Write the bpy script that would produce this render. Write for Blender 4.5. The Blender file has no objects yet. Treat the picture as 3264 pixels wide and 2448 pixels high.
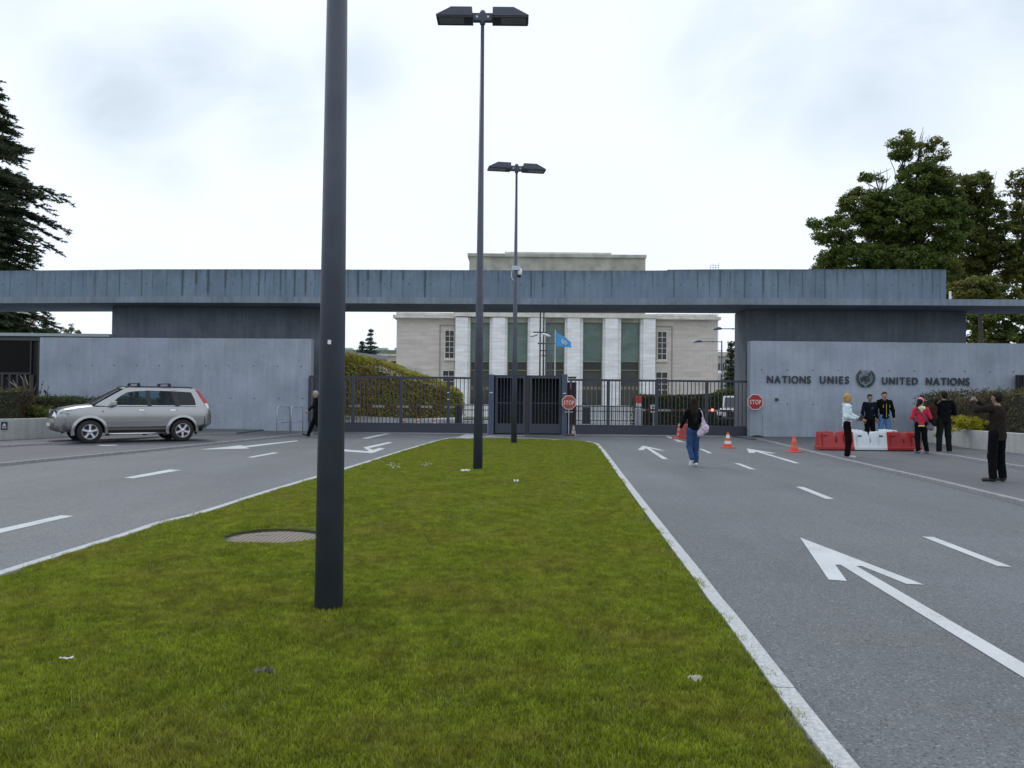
import bpy, bmesh, math, random
import numpy as np
from mathutils import Vector, Matrix

random.seed(7); rng = np.random.default_rng(7)
PI = math.pi
S = bpy.context.scene
COL = S.collection

# ------------------------------------------------------------------ camera
CAM_H = 1.5; FPX = 2600.0; ROLL = 0.010; PITCH = math.atan(46/2600)
Fw = Vector((0, math.cos(PITCH), math.sin(PITCH)))
U0 = Vector((0, -math.sin(PITCH), math.cos(PITCH)))
R0 = Vector((1, 0, 0))
Rt = R0*math.cos(ROLL) + U0*math.sin(ROLL)
Up = U0*math.cos(ROLL) - R0*math.sin(ROLL)
cam = bpy.data.cameras.new('camera'); camo = bpy.data.objects.new('camera', cam); COL.objects.link(camo)
camo.matrix_world = Matrix(((Rt.x, Up.x, -Fw.x, 0), (Rt.y, Up.y, -Fw.y, 0), (Rt.z, Up.z, -Fw.z, CAM_H), (0, 0, 0, 1)))
cam.sensor_fit = 'HORIZONTAL'; cam.sensor_width = 36; cam.lens = 36*FPX/3264
cam.clip_start = 0.05; cam.clip_end = 3000
S.camera = camo
S.render.resolution_x = 1024; S.render.resolution_y = 768

# ------------------------------------------------------------------ world, sun, exposure
SUN_EL, SUN_AZ = math.radians(48), math.radians(-40)       # sun behind thin cloud, ahead and to the left
world = bpy.data.worlds.new("World"); S.world = world; world.use_nodes = True
nt = world.node_tree; nt.nodes.clear()
def wn(t, **k):
    n = nt.nodes.new(t)
    for a, b in k.items(): setattr(n, a, b)
    return n
wo = wn('ShaderNodeOutputWorld'); wmix = wn('ShaderNodeMixShader')
bgs = wn('ShaderNodeBackground'); bgc = wn('ShaderNodeBackground')
sky = wn('ShaderNodeTexSky', sky_type='NISHITA', sun_disc=False)
sky.sun_elevation = SUN_EL; sky.sun_rotation = SUN_AZ
nt.links.new(sky.outputs[0], bgs.inputs[0]); bgs.inputs[1].default_value = 0.10
tc = wn('ShaderNodeTexCoord')
nz = wn('ShaderNodeVectorMath', operation='NORMALIZE'); nt.links.new(tc.outputs['Generated'], nz.inputs[0])
sc = wn('ShaderNodeVectorMath', operation='MULTIPLY'); nt.links.new(nz.outputs[0], sc.inputs[0]); sc.inputs[1].default_value = (1.6, 1.6, 3.4)
wno = wn('ShaderNodeTexNoise'); nt.links.new(sc.outputs[0], wno.inputs['Vector'])
wno.inputs['Scale'].default_value = 2.1; wno.inputs['Detail'].default_value = 6; wno.inputs['Roughness'].default_value = 0.55; wno.inputs['Distortion'].default_value = 0.5
# soft thin places in the cloud sheet, as directions (u, v) = (x/y, z/y)
BLOBS = [(-0.40, 0.41, .10, .9), (-0.48, 0.37, .11, .95), (-0.30, 0.36, .09, .7), (-0.42, 0.28, .055, .6), (-0.20, 0.40, .08, .6), (-0.46, 0.15, .06, .25),
         (0.28, 0.44, .13, .8), (0.48, 0.42, .13, .9), (.40, .36, .09, .6), (-.62, .52, .10, .5), (.62, .48, .1, .7), (.3, .12, .06, .2)]
acc = None
for (u, v, r, w) in BLOBS:
    d = Vector((u, 1, v)).normalized()
    dn = wn('ShaderNodeVectorMath', operation='DISTANCE'); nt.links.new(nz.outputs[0], dn.inputs[0]); dn.inputs[1].default_value = d
    mr = wn('ShaderNodeMapRange', interpolation_type='SMOOTHSTEP'); nt.links.new(dn.outputs['Value'], mr.inputs[0])
    mr.inputs[1].default_value = r*1.3; mr.inputs[2].default_value = 0.0; mr.inputs[3].default_value = 0; mr.inputs[4].default_value = w
    if acc is None: acc = mr.outputs[0]
    else:
        mm = wn('ShaderNodeMath', operation='SMOOTH_MAX'); mm.inputs[2].default_value = .2
        nt.links.new(acc, mm.inputs[0]); nt.links.new(mr.outputs[0], mm.inputs[1]); acc = mm.outputs[0]
nr = wn('ShaderNodeMapRange'); nt.links.new(wno.outputs[0], nr.inputs[0]); nr.inputs[1].default_value = .35; nr.inputs[2].default_value = .62
nr.inputs[3].default_value = 0.35; nr.inputs[4].default_value = 1.25
mu = wn('ShaderNodeMath', operation='MULTIPLY', use_clamp=True); nt.links.new(acc, mu.inputs[0]); nt.links.new(nr.outputs[0], mu.inputs[1])
# a faint general mottling all round the dome
nr2 = wn('ShaderNodeMapRange'); nt.links.new(wno.outputs[0], nr2.inputs[0]); nr2.inputs[1].default_value = .5; nr2.inputs[2].default_value = .75
nr2.inputs[3].default_value = 0.0; nr2.inputs[4].default_value = .12
ad = wn('ShaderNodeMath', operation='MAXIMUM'); nt.links.new(mu.outputs[0], ad.inputs[0]); nt.links.new(nr2.outputs[0], ad.inputs[1])
cm = wn('ShaderNodeMix', data_type='RGBA'); nt.links.new(ad.outputs[0], cm.inputs[0])
cm.inputs[6].default_value = (1.04, 1.13, 1.26, 1); cm.inputs[7].default_value = (.70, .80, .90, 1)
nt.links.new(cm.outputs[2], bgc.inputs[0]); bgc.inputs[1].default_value = 1.0
wmix.inputs[0].default_value = 0.93
nt.links.new(bgs.outputs[0], wmix.inputs[1]); nt.links.new(bgc.outputs[0], wmix.inputs[2]); nt.links.new(wmix.outputs[0], wo.inputs[0])

sl = bpy.data.lights.new('sun', 'SUN'); sl.energy = 0.7; sl.angle = math.radians(16); sl.color = (1.0, .95, .88)
so = bpy.data.objects.new('sun', sl); COL.objects.link(so)
sd = Vector((math.sin(SUN_AZ)*math.cos(SUN_EL), math.cos(SUN_AZ)*math.cos(SUN_EL), math.sin(SUN_EL)))
so.rotation_euler = (-sd).to_track_quat('-Z', 'Y').to_euler(); so.location = (0, 0, 60)
S.view_settings.view_transform = 'Standard'; S.view_settings.look = 'None'; S.view_settings.gamma = 1
S.view_settings.exposure = 0.0; S.view_settings.use_curve_mapping = False

# ------------------------------------------------------------------ calibration of the place: pixel of the photo -> point on a known plane
def ray(x, y): return Fw + Rt*((x-1632)/FPX) + Up*((1224-y)/FPX)
def G(x, y, z=0.0):
    r = ray(x, y); t = (z-CAM_H)/r.z; return Vector((r.x*t, r.y*t, z))
def P(x, y, Y):
    r = ray(x, y); t = Y/r.y; return Vector((r.x*t, Y, CAM_H+r.z*t))
def PX(x, Y, y=1270): return P(x, y, Y).x
def reg(ox, oy, s, pts): return [(ox+u/s, oy+v/s) for u, v in pts]

# ------------------------------------------------------------------ mesh helpers
class MB:
    def __init__(s): s.v = []; s.f = []
    def add(s, v, f):
        o = len(s.v); s.v += [tuple(p) for p in v]; s.f += [tuple(i+o for i in q) for q in f]; return s
    def box(s, x0, x1, y0, y1, z0, z1):
        return s.add([(x0,y0,z0),(x1,y0,z0),(x1,y1,z0),(x0,y1,z0),(x0,y0,z1),(x1,y0,z1),(x1,y1,z1),(x0,y1,z1)],
                     [(0,3,2,1),(4,5,6,7),(0,1,5,4),(1,2,6,5),(2,3,7,6),(3,0,4,7)])
    def prism(s, pts, z0, z1):
        a = sum(pts[i][0]*pts[(i+1) % len(pts)][1]-pts[(i+1) % len(pts)][0]*pts[i][1] for i in range(len(pts)))
        if a < 0: pts = pts[::-1]
        n = len(pts); zz0 = z0; zz1 = z1
        v = [(p[0], p[1], zz0) for p in pts]+[(p[0], p[1], zz1) for p in pts]
        return s.add(v, [tuple(range(n-1, -1, -1)), tuple(range(n, 2*n))]+[(i, (i+1) % n, n+(i+1) % n, n+i) for i in range(n)])
    def elev(s, pts, y0, y1):       # outline in (x, z) extruded along y
        a = sum(pts[i][0]*pts[(i+1) % len(pts)][1]-pts[(i+1) % len(pts)][0]*pts[i][1] for i in range(len(pts)))
        if a < 0: pts = pts[::-1]
        n = len(pts)
        v = [(p[0], y0, p[1]) for p in pts]+[(p[0], y1, p[1]) for p in pts]
        return s.add(v, [tuple(range(n)), tuple(range(2*n-1, n-1, -1))]+[((i+1) % n, i, n+i, n+(i+1) % n) for i in range(n)])
    def tube(s, pts, rad, n=8, cap=True):
        pts = [Vector(p) for p in pts]; m = len(pts)
        if not hasattr(rad, '__len__'): rad = [rad]*m
        o = len(s.v)
        for i, p in enumerate(pts):
            t = (pts[min(i+1, m-1)]-pts[max(i-1, 0)]).normalized()
            a = t.cross(Vector((0, 0, 1)) if abs(t.z) < .9 else Vector((1, 0, 0))).normalized(); b = t.cross(a)
            for k in range(n):
                an = 2*PI*k/n; s.v.append(tuple(p+(a*math.cos(an)+b*math.sin(an))*rad[i]))
        for i in range(m-1):
            for k in range(n):
                s.f.append((o+i*n+k, o+(i+1)*n+k, o+(i+1)*n+(k+1) % n, o+i*n+(k+1) % n))
        if cap:
            s.f.append(tuple(o+k for k in range(n))); s.f.append(tuple(o+(m-1)*n+k for k in range(n-1, -1, -1)))
        return s
    def lathe(s, prof, n=16, c=(0, 0, 0), axis='z', a0=0.0, cap=True):
        o = len(s.v)
        for r, h in prof:
            for k in range(n):
                a = 2*PI*k/n+a0; x, y = r*math.cos(a), r*math.sin(a)
                p = (x, y, h) if axis == 'z' else ((x, h, y) if axis == 'y' else (h, x, y))
                s.v.append((p[0]+c[0], p[1]+c[1], p[2]+c[2]))
        for i in range(len(prof)-1):
            for k in range(n):
                s.f.append((o+i*n+k, o+i*n+(k+1) % n, o+(i+1)*n+(k+1) % n, o+(i+1)*n+k))
        if cap and prof[0][0] > 1e-4: s.f.append(tuple(o+k for k in range(n-1, -1, -1)))
        if cap and prof[-1][0] > 1e-4: s.f.append(tuple(o+(len(prof)-1)*n+k for k in range(n)))
        return s
    def ball(s, c, r, n=10):
        rx, ry, rz = r if hasattr(r, '__len__') else (r, r, r)
        o = len(s.v); m = n//2+1
        for i in range(m+1):
            t = PI*i/m
            for k in range(n):
                a = 2*PI*k/n; s.v.append((c[0]+rx*math.sin(t)*math.cos(a), c[1]+ry*math.sin(t)*math.sin(a), c[2]+rz*math.cos(t)))
        for i in range(m):
            for k in range(n):
                s.f.append((o+i*n+k, o+(i+1)*n+k, o+(i+1)*n+(k+1) % n, o+i*n+(k+1) % n))
        return s
    def xf(s, M):
        s.v = [tuple(M @ Vector(p)) for p in s.v]; return s
    def mesh(s, name, smooth=False, fix=True, bevel=0):
        me = bpy.data.meshes.new(name); me.from_pydata(s.v, [], s.f); me.validate(verbose=False)
        if fix or bevel:
            bm = bmesh.new(); bm.from_mesh(me)
            if bevel:
                es = [e for e in bm.edges if len(e.link_faces) == 2 and e.calc_face_angle(0) > .6]
                bmesh.ops.bevel(bm, geom=es, offset=bevel, segments=1, affect='EDGES', clamp_overlap=True)
            bmesh.ops.recalc_face_normals(bm, faces=bm.faces); bm.to_mesh(me); bm.free()
        if smooth: me.shade_smooth()
        return me
    def build(s, name, m, parent=None, world=False, smooth=False, bevel=0, kind=None, fix=True, **tags):
        return link(name, s.mesh(name, smooth, fix, bevel), m, parent, world, kind, **tags)

def link(name, me, m, parent=None, world=False, kind=None, **tags):
    o = bpy.data.objects.new(name, me); COL.objects.link(o)
    if m is not None and not me.materials: me.materials.append(m)
    if parent is not None:
        o.parent = parent
        if world: o.matrix_parent_inverse = wmat(parent).inverted()
    if kind: o['kind'] = kind
    for k, v in tags.items(): o[k] = v
    return o
def wmat(o):
    M = Matrix.Translation(o.location) @ o.rotation_euler.to_matrix().to_4x4()
    if o.parent: M = wmat(o.parent) @ o.matrix_parent_inverse @ M
    return M
def thing(name, label, category, loc=(0, 0, 0), rz=0, group=None):
    o = bpy.data.objects.new(name, None); COL.objects.link(o)
    o.location = loc; o.rotation_euler = (0, 0, rz); o.empty_display_size = .2
    o['label'] = label; o['category'] = category
    if group: o['group'] = group
    return o
def dup(o, loc=None, rz=None, label=None, parent=None, _top=True):
    c = o.copy(); COL.objects.link(c)
    if parent is not None: c.parent = parent
    if _top:
        if loc is not None: c.location = loc
        if rz is not None: c.rotation_euler = (0, 0, rz)
        if label: c['label'] = label
    for ch in list(o.children): dup(ch, parent=c, _top=False)
    return c
def fast_mesh(name, V, F, attr=None, smooth=False):      # V (n,3), F (m,k) numpy
    me = bpy.data.meshes.new(name); k = F.shape[1]
    me.vertices.add(len(V)); me.vertices.foreach_set('co', np.ascontiguousarray(V, np.float32).ravel())
    me.loops.add(F.size); me.loops.foreach_set('vertex_index', np.ascontiguousarray(F, np.int32).ravel())
    me.polygons.add(len(F)); me.polygons.foreach_set('loop_start', np.arange(0, F.size, k, dtype=np.int32))
    me.update(calc_edges=True); me.validate()
    if attr is not None:
        a = me.attributes.new('tint', 'FLOAT', 'POINT'); a.data.foreach_set('value', np.ascontiguousarray(attr, np.float32))
    if smooth: me.shade_smooth()
    return me

# ------------------------------------------------------------------ materials
def newmat(name):
    m = bpy.data.materials.new(name); m.use_nodes = True; return m, m.node_tree, m.node_tree.nodes['Principled BSDF']
def rgba(c): return (c[0], c[1], c[2], 1)
MATS = {}
def mat(name, col, rough=.6, metal=0, var=.12, scale=6, bump=0, bscale=60, col2=None, spec=None, coat=0, trans=0):
    if name in MATS: return MATS[name]
    m, t, b = newmat(name); N = t.nodes; L = t.links
    b.inputs['Roughness'].default_value = rough; b.inputs['Metallic'].default_value = metal
    if spec is not None: b.inputs['Specular IOR Level'].default_value = spec
    if coat: b.inputs['Coat Weight'].default_value = coat; b.inputs['Coat Roughness'].default_value = .06
    c = N.new('ShaderNodeTexCoord')
    if var or col2:
        n = N.new('ShaderNodeTexNoise'); n.inputs['Scale'].default_value = scale; n.inputs['Detail'].default_value = 5
        L.new(c.outputs['Object'], n.inputs['Vector'])
        r = N.new('ShaderNodeMapRange'); r.inputs[1].default_value = .32; r.inputs[2].default_value = .68; L.new(n.outputs[0], r.inputs[0])
        x = N.new('ShaderNodeMix'); x.data_type = 'RGBA'; L.new(r.outputs[0], x.inputs[0])
        x.inputs[6].default_value = rgba([v*(1-var) for v in col]); x.inputs[7].default_value = rgba(col2 if col2 else [min(1, v*(1+var)) for v in col])
        L.new(x.outputs[2], b.inputs['Base Color'])
    else: b.inputs['Base Color'].default_value = rgba(col)
    if bump:
        n2 = N.new('ShaderNodeTexNoise'); n2.inputs['Scale'].default_value = bscale; n2.inputs['Detail'].default_value = 3; L.new(c.outputs['Object'], n2.inputs['Vector'])
        bp = N.new('ShaderNodeBump'); bp.inputs['Strength'].default_value = bump; bp.inputs['Distance'].default_value = .01
        L.new(n2.outputs[0], bp.inputs['Height']); L.new(bp.outputs[0], b.inputs['Normal'])
    MATS[name] = m; return m

def concrete(name, col, stain=False, board=.5, blotch=.16, dirty=None):
    m, t, b = newmat(name); N = t.nodes; L = t.links
    b.inputs['Roughness'].default_value = .85; b.inputs['Specular IOR Level'].default_value = .25
    c = N.new('ShaderNodeTexCoord')
    def noise(scale, vec=(1, 1, 1), det=5, rough=.5):
        mp = N.new('ShaderNodeMapping'); mp.inputs['Scale'].default_value = vec; L.new(c.outputs['Object'], mp.inputs[0])
        n = N.new('ShaderNodeTexNoise'); n.inputs['Scale'].default_value = scale; n.inputs['Detail'].default_value = det; n.inputs['Roughness'].default_value = rough
        L.new(mp.outputs[0], n.inputs['Vector']); return n.outputs[0]
    def rng_(s, a, bb, lo, hi):
        r = N.new('ShaderNodeMapRange'); L.new(s, r.inputs[0])
        for i, v in zip((1, 2, 3, 4), (a, bb, lo, hi)): r.inputs[i].default_value = v
        return r.outputs[0]
    def mul(a, bb):
        x = N.new('ShaderNodeMath'); x.operation = 'MULTIPLY'; L.new(a, x.inputs[0]); L.new(bb, x.inputs[1]); return x.outputs[0]
    f = rng_(noise(.7, det=6, rough=.6), .3, .7, 1-blotch, 1+blotch)
    f = mul(f, rng_(noise(2.2, (3.0, 3.0, .25), 4), .3, .7, 1-.14*board, 1+.14*board))     # vertical run-off and board marks
    f = mul(f, rng_(noise(6.0, (1, 1, 4.0), 2), .35, .65, 1-.05*board, 1+.05*board))
    f = mul(f, rng_(noise(26, det=4, rough=.7), .3, .7, .93, 1.07))
    sep = N.new('ShaderNodeVectorMath'); sep.operation = 'SCALE'; sep.inputs[0].default_value = col; L.new(f, sep.inputs['Scale'])
    out = sep.outputs[0]
    hue = rng_(noise(.45, det=3), .4, .65, 0, .35)
    x = N.new('ShaderNodeMix'); x.data_type = 'RGBA'; x.blend_type = 'MULTIPLY'; L.new(hue, x.inputs[0]); L.new(out, x.inputs[6]); x.inputs[7].default_value = (1.0, 1.0, .86, 1); out = x.outputs[2]
    if dirty:      # weathering that hangs down from the top edge (world height)
        sx = N.new('ShaderNodeSeparateXYZ'); L.new(c.outputs['Object'], sx.inputs[0])
        a = rng_(sx.outputs[2], dirty[0], dirty[1], 0, 1); n = rng_(noise(3.0, (2.5, 2.5, .4), 4), .38, .62, 0, 1); k = mul(a, n)
        y = N.new('ShaderNodeMix'); y.data_type = 'RGBA'; L.new(k, y.inputs[0]); L.new(out, y.inputs[6]); y.inputs[7].default_value = rgba([v*.62 for v in col]); out = y.outputs[2]
    if stain:
        at = N.new('ShaderNodeAttribute'); at.attribute_name = 'tint'
        y = N.new('ShaderNodeMix'); y.data_type = 'RGBA'; L.new(at.outputs['Fac'], y.inputs[0]); L.new(out, y.inputs[6]); y.inputs[7].default_value = (.045, .058, .062, 1); out = y.outputs[2]
    L.new(out, b.inputs['Base Color'])
    bp = N.new('ShaderNodeBump'); bp.inputs['Strength'].default_value = .35; bp.inputs['Distance'].default_value = .01
    L.new(noise(40, det=4), bp.inputs['Height']); L.new(bp.outputs[0], b.inputs['Normal'])
    MATS[name] = m; return m

def asphalt(name, col):
    m, t, b = newmat(name); N = t.nodes; L = t.links
    b.inputs['Roughness'].default_value = .6; b.inputs['Specular IOR Level'].default_value = .5
    g = N.new('ShaderNodeNewGeometry')
    def noise(s, det=4, r=.6, vec=None):
        n = N.new('ShaderNodeTexNoise'); n.inputs['Scale'].default_value = s; n.inputs['Detail'].default_value = det; n.inputs['Roughness'].default_value = r
        src = g.outputs['Position']
        if vec:
            mp = N.new('ShaderNodeMapping'); mp.inputs['Scale'].default_value = vec; L.new(src, mp.inputs[0]); src = mp.outputs[0]
        L.new(src, n.inputs['Vector']); return n.outputs[0]
    def mr(s, a, bb, lo, hi):
        r = N.new('ShaderNodeMapRange'); L.new(s, r.inputs[0])
        for i, v in zip((1, 2, 3, 4), (a, bb, lo, hi)): r.inputs[i].default_value = v
        return r.outputs[0]
    def op(o, a, bb):
        x = N.new('ShaderNodeMath'); x.operation = o; L.new(a, x.inputs[0]); L.new(bb, x.inputs[1]); return x.outputs[0]
    f = op('MULTIPLY', mr(noise(.35, 5), .3, .7, .86, 1.14), mr(noise(45, 4, .8), .3, .7, .68, 1.32))
    f = op('MULTIPLY', f, mr(noise(.5, 4, .6, (1.6, .18, 1)), .35, .65, .88, 1.10)); f = op('MULTIPLY', f, mr(noise(1.7, 6, .7), .58, .70, 1.0, .84)); f = op('MULTIPLY', f, mr(noise(6, 5, .8), .3, .7, .92, 1.08))          # wheel tracks along the road
    v = N.new('ShaderNodeTexVoronoi'); v.inputs['Scale'].default_value = 95; L.new(g.outputs['Position'], v.inputs['Vector'])
    sx = N.new('ShaderNodeSeparateColor'); L.new(v.outputs['Color'], sx.inputs[0])
    lt = mr(sx.outputs[0], .88, 1.0, 0, .8); dk = mr(sx.outputs[1], .80, .99, 0, 1)
    s1 = N.new('ShaderNodeVectorMath'); s1.operation = 'SCALE'; s1.inputs[0].default_value = col; L.new(f, s1.inputs['Scale'])
    a = N.new('ShaderNodeMix'); a.data_type = 'RGBA'; L.new(lt, a.inputs[0]); L.new(s1.outputs[0], a.inputs[6]); a.inputs[7].default_value = rgba([c*2.3 for c in col])
    d = N.new('ShaderNodeMix'); d.data_type = 'RGBA'; L.new(dk, d.inputs[0]); L.new(a.outputs[2], d.inputs[6]); d.inputs[7].default_value = rgba([c*.35 for c in col])
    w = N.new('ShaderNodeMix'); w.data_type = 'RGBA'; w.blend_type = 'MULTIPLY'; L.new(mr(noise(.6, 3), .45, .7, 0, .6), w.inputs[0]); L.new(d.outputs[2], w.inputs[6]); w.inputs[7].default_value = (1.06, 1, .9, 1)
    L.new(w.outputs[2], b.inputs['Base Color'])
    bp = N.new('ShaderNodeBump'); bp.inputs['Strength'].default_value = .8; bp.inputs['Distance'].default_value = .006
    L.new(v.outputs['Distance'], bp.inputs['Height']); L.new(bp.outputs[0], b.inputs['Normal'])
    MATS[name] = m; return m

def foliage(name, dark, light, rough=.55, patch=None, pscale=.8, trans=.25, fine=0):
    m, t, b = newmat(name); N = t.nodes; L = t.links
    at = N.new('ShaderNodeAttribute'); at.attribute_name = 'tint'
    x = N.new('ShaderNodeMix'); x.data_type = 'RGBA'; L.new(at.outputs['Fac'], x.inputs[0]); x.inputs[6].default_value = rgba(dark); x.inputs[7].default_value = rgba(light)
    out = x.outputs[2]
    if patch:
        g = N.new('ShaderNodeNewGeometry'); n = N.new('ShaderNodeTexNoise'); n.inputs['Scale'].default_value = pscale; n.inputs['Detail'].default_value = 4
        L.new(g.outputs['Position'], n.inputs['Vector'])
        r = N.new('ShaderNodeMapRange'); r.inputs[1].default_value = .45; r.inputs[2].default_value = .66; L.new(n.outputs[0], r.inputs[0])
        y = N.new('ShaderNodeMix'); y.data_type = 'RGBA'; L.new(r.outputs[0], y.inputs[0]); L.new(out, y.inputs[6]); y.inputs[7].default_value = rgba(patch); out = y.outputs[2]
    if fine:      # small tufts of darker and paler growth
        for sc_n, amp in ((fine, .26), (fine*.28, .12), (fine*3.1, .24)):
            n2 = N.new('ShaderNodeTexNoise'); n2.inputs['Scale'].default_value = sc_n; n2.inputs['Detail'].default_value = 3; L.new(g.outputs['Position'], n2.inputs['Vector'])
            r2 = N.new('ShaderNodeMapRange'); r2.inputs[1].default_value = .34; r2.inputs[2].default_value = .66; r2.inputs[3].default_value = 1-amp; r2.inputs[4].default_value = 1+amp; L.new(n2.outputs[0], r2.inputs[0])
            v2 = N.new('ShaderNodeVectorMath'); v2.operation = 'SCALE'; L.new(out, v2.inputs[0]); L.new(r2.outputs[0], v2.inputs['Scale']); out = v2.outputs[0]
    L.new(out, b.inputs['Base Color']); b.inputs['Roughness'].default_value = rough; b.inputs['Specular IOR Level'].default_value = .3
    tr = N.new('ShaderNodeBsdfTranslucent'); L.new(out, tr.inputs[0]); ms = N.new('ShaderNodeMixShader'); ms.inputs[0].default_value = trans
    o = [q for q in N if q.type == 'OUTPUT_MATERIAL'][0]
    L.new(b.outputs[0], ms.inputs[1]); L.new(tr.outputs[0], ms.inputs[2]); L.new(ms.outputs[0], o.inputs[0])
    MATS[name] = m; return m

def glass(name, tint=(.6, .7, .72), alpha=.35, rough=.03):
    m, t, b = newmat(name); N = t.nodes; L = t.links
    b.inputs['Base Color'].default_value = rgba((.02, .025, .03)); b.inputs['Roughness'].default_value = rough; b.inputs['Specular IOR Level'].default_value = .8
    tr = N.new('ShaderNodeBsdfTransparent'); tr.inputs[0].default_value = rgba(tint); ms = N.new('ShaderNodeMixShader'); ms.inputs[0].default_value = alpha
    o = [q for q in N if q.type == 'OUTPUT_MATERIAL'][0]
    L.new(b.outputs[0], ms.inputs[1]); L.new(tr.outputs[0], ms.inputs[2]); L.new(ms.outputs[0], o.inputs[0]); MATS[name] = m; return m

M_conc = concrete('concrete_light', (.305, .345, .415))
M_conc_shade = concrete('concrete_shade', (.138, .156, .19), board=.9, blotch=.2)  # wall blocks: shade under the beam put into a darker concrete colour
M_parapet = concrete('concrete_parapet', (.168, .222, .292), stain=True, board=.65, blotch=.14, dirty=(6.3, 6.95))
M_lip = concrete('concrete_lip', (.205, .24, .295), board=1.0)
M_plant = concrete('concrete_planter', (.40, .41, .41), board=.8, dirty=(.2, -.1))
M_asph = asphalt('asphalt_road', (.116, .124, .134))
M_asph2 = asphalt('asphalt_pavement', (.090, .093, .104))
M_paint = mat('road_paint', (.56, .58, .60), .6, var=.16, scale=5, bump=.3, bscale=120)
def worn_paint():
    m, t, b = newmat('road_paint_worn'); N = t.nodes; L = t.links; g = N.new('ShaderNodeNewGeometry')
    def nz_(s, d, r=.6):
        n = N.new('ShaderNodeTexNoise'); n.inputs['Scale'].default_value = s; n.inputs['Detail'].default_value = d; n.inputs['Roughness'].default_value = r; L.new(g.outputs['Position'], n.inputs['Vector']); return n.outputs[0]
    def mp(s, a, c, lo, hi):
        r = N.new('ShaderNodeMapRange'); L.new(s, r.inputs[0])
        for i, v in zip((1, 2, 3, 4), (a, c, lo, hi)): r.inputs[i].default_value = v
        return r.outputs[0]
    a = N.new('ShaderNodeMath'); a.operation = 'ADD'; L.new(mp(nz_(1.3, 5), .35, .7, -.05, .16), a.inputs[0]); L.new(nz_(70, 5, .8), a.inputs[1])
    x = N.new('ShaderNodeMix'); x.data_type = 'RGBA'; L.new(mp(a.outputs[0], .60, .72, 0, .75), x.inputs[0]); x.inputs[6].default_value = (.55, .57, .58, 1); x.inputs[7].default_value = (.16, .165, .17, 1)
    s = N.new('ShaderNodeVectorMath'); s.operation = 'SCALE'; L.new(x.outputs[2], s.inputs[0]); L.new(mp(nz_(.9, 4), .3, .7, .84, 1.08), s.inputs['Scale']); L.new(s.outputs[0], b.inputs['Base Color'])
    b.inputs['Roughness'].default_value = .65; bp = N.new('ShaderNodeBump'); bp.inputs['Strength'].default_value = .5; bp.inputs['Distance'].default_value = .004; L.new(nz_(110, 3), bp.inputs['Height']); L.new(bp.outputs[0], b.inputs['Normal']); return m
M_paint = worn_paint()
M_kerbw = mat('kerb_granite', (.44, .455, .46), .75, var=.22, scale=40, bump=.4, bscale=90)
M_kerbg = mat('kerb_grey', (.25, .25, .26), .75, var=.2, scale=12, bump=.4, bscale=90)
M_gate = mat('gate_paint', (.030, .034, .052), .45, var=.1, scale=3)
M_gateb = mat('gate_paint_blue', (.060, .078, .12), .45, var=.1, scale=3)
M_pole = mat('pole_paint', (.055, .063, .090), .42, var=.12, scale=5, bump=.15, bscale=220)
M_black = mat('black_rubber', (.012, .012, .013), .7, var=.1)
M_white = mat('white_plastic', (.74, .76, .78), .45, var=.05)
M_dark = mat('dark_metal', (.02, .022, .026), .5, var=.1)
M_lens = mat('lamp_lens', (.16, .17, .15), .3, var=.15, scale=8)
M_steel = mat('galvanised_steel', (.42, .46, .50), .4, .6, var=.1, scale=15)
# ================================================================== THE SETTING
def sheet(name, pts, z, m, **k):
    a = sum(pts[i][0]*pts[(i+1) % len(pts)][1]-pts[(i+1) % len(pts)][0]*pts[i][1] for i in range(len(pts)))
    if a < 0: pts = pts[::-1]
    mb = MB(); mb.add([(p[0], p[1], z) for p in pts], [tuple(range(len(pts)))]); return mb.build(name, m, kind='structure', fix=False, **k)
M_field = mat('far_ground', (.09, .115, .05), .9, var=.3, scale=.05, col2=(.13, .13, .075))
sheet('ground', [(-1500, -300), (1500, -300), (1500, 2500), (-1500, 2500)], -.012, M_field)
sheet('road', [(-34, -8), (34, -8), (34, 58), (-34, 58)], 0, M_asph)
M_plaza = mat('plaza_paving', (.30, .30, .29), .8, var=.15, scale=.4)
sheet('forecourt', [(-40, 58), (40, 58), (60, 199), (-60, 199)], .002, M_plaza)

Z1, Z2 = .05, .10
def path_px(pts, z): return [G(x, y, z) for x, y in pts]
# right side: pavement slabs behind the two kerb lines
k1r = path_px([(2385, 1397), (2410, 1399), (2458, 1409), (2560, 1434.5), (2683, 1464), (2840, 1500), (3003, 1537), (3132, 1569), (3264, 1601), (3560, 1678)], Z1)
k2r = path_px([(2725, 1396), (2800, 1410), (2932, 1437), (3032, 1451), (3157, 1473), (3264, 1489), (3560, 1540)], Z2)
k1l = path_px([(-600, 1548), (-200, 1503), (0, 1479), (150, 1464), (333, 1447), (497, 1431.5), (700, 1411), (830, 1398), (935, 1386.5), (1010, 1381)], Z1)
k2l = path_px([(-600, 1452), (-200, 1431), (0, 1420.5), (324, 1403), (504, 1391), (640, 1383), (760, 1379)], Z2)
def strip_pts(ps, w, side):       # offset a polyline sideways
    out = []
    for i, p in enumerate(ps):
        t = (Vector(ps[min(i+1, len(ps)-1)][:2])-Vector(ps[max(i-1, 0)][:2])).normalized(); n = Vector((-t.y, t.x))*side
        out.append((p[0]+n.x*w, p[1]+n.y*w))
    return out
def xy(ps): return [(p.x, p.y) for p in ps]
MB().prism(strip_pts(xy(k1r),.03,1)+[(30, k1r[-1].y), (30, 34), (k1r[0].x, 34)], -.05, Z1).build('pavement_right', M_asph2, kind='structure')
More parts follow.
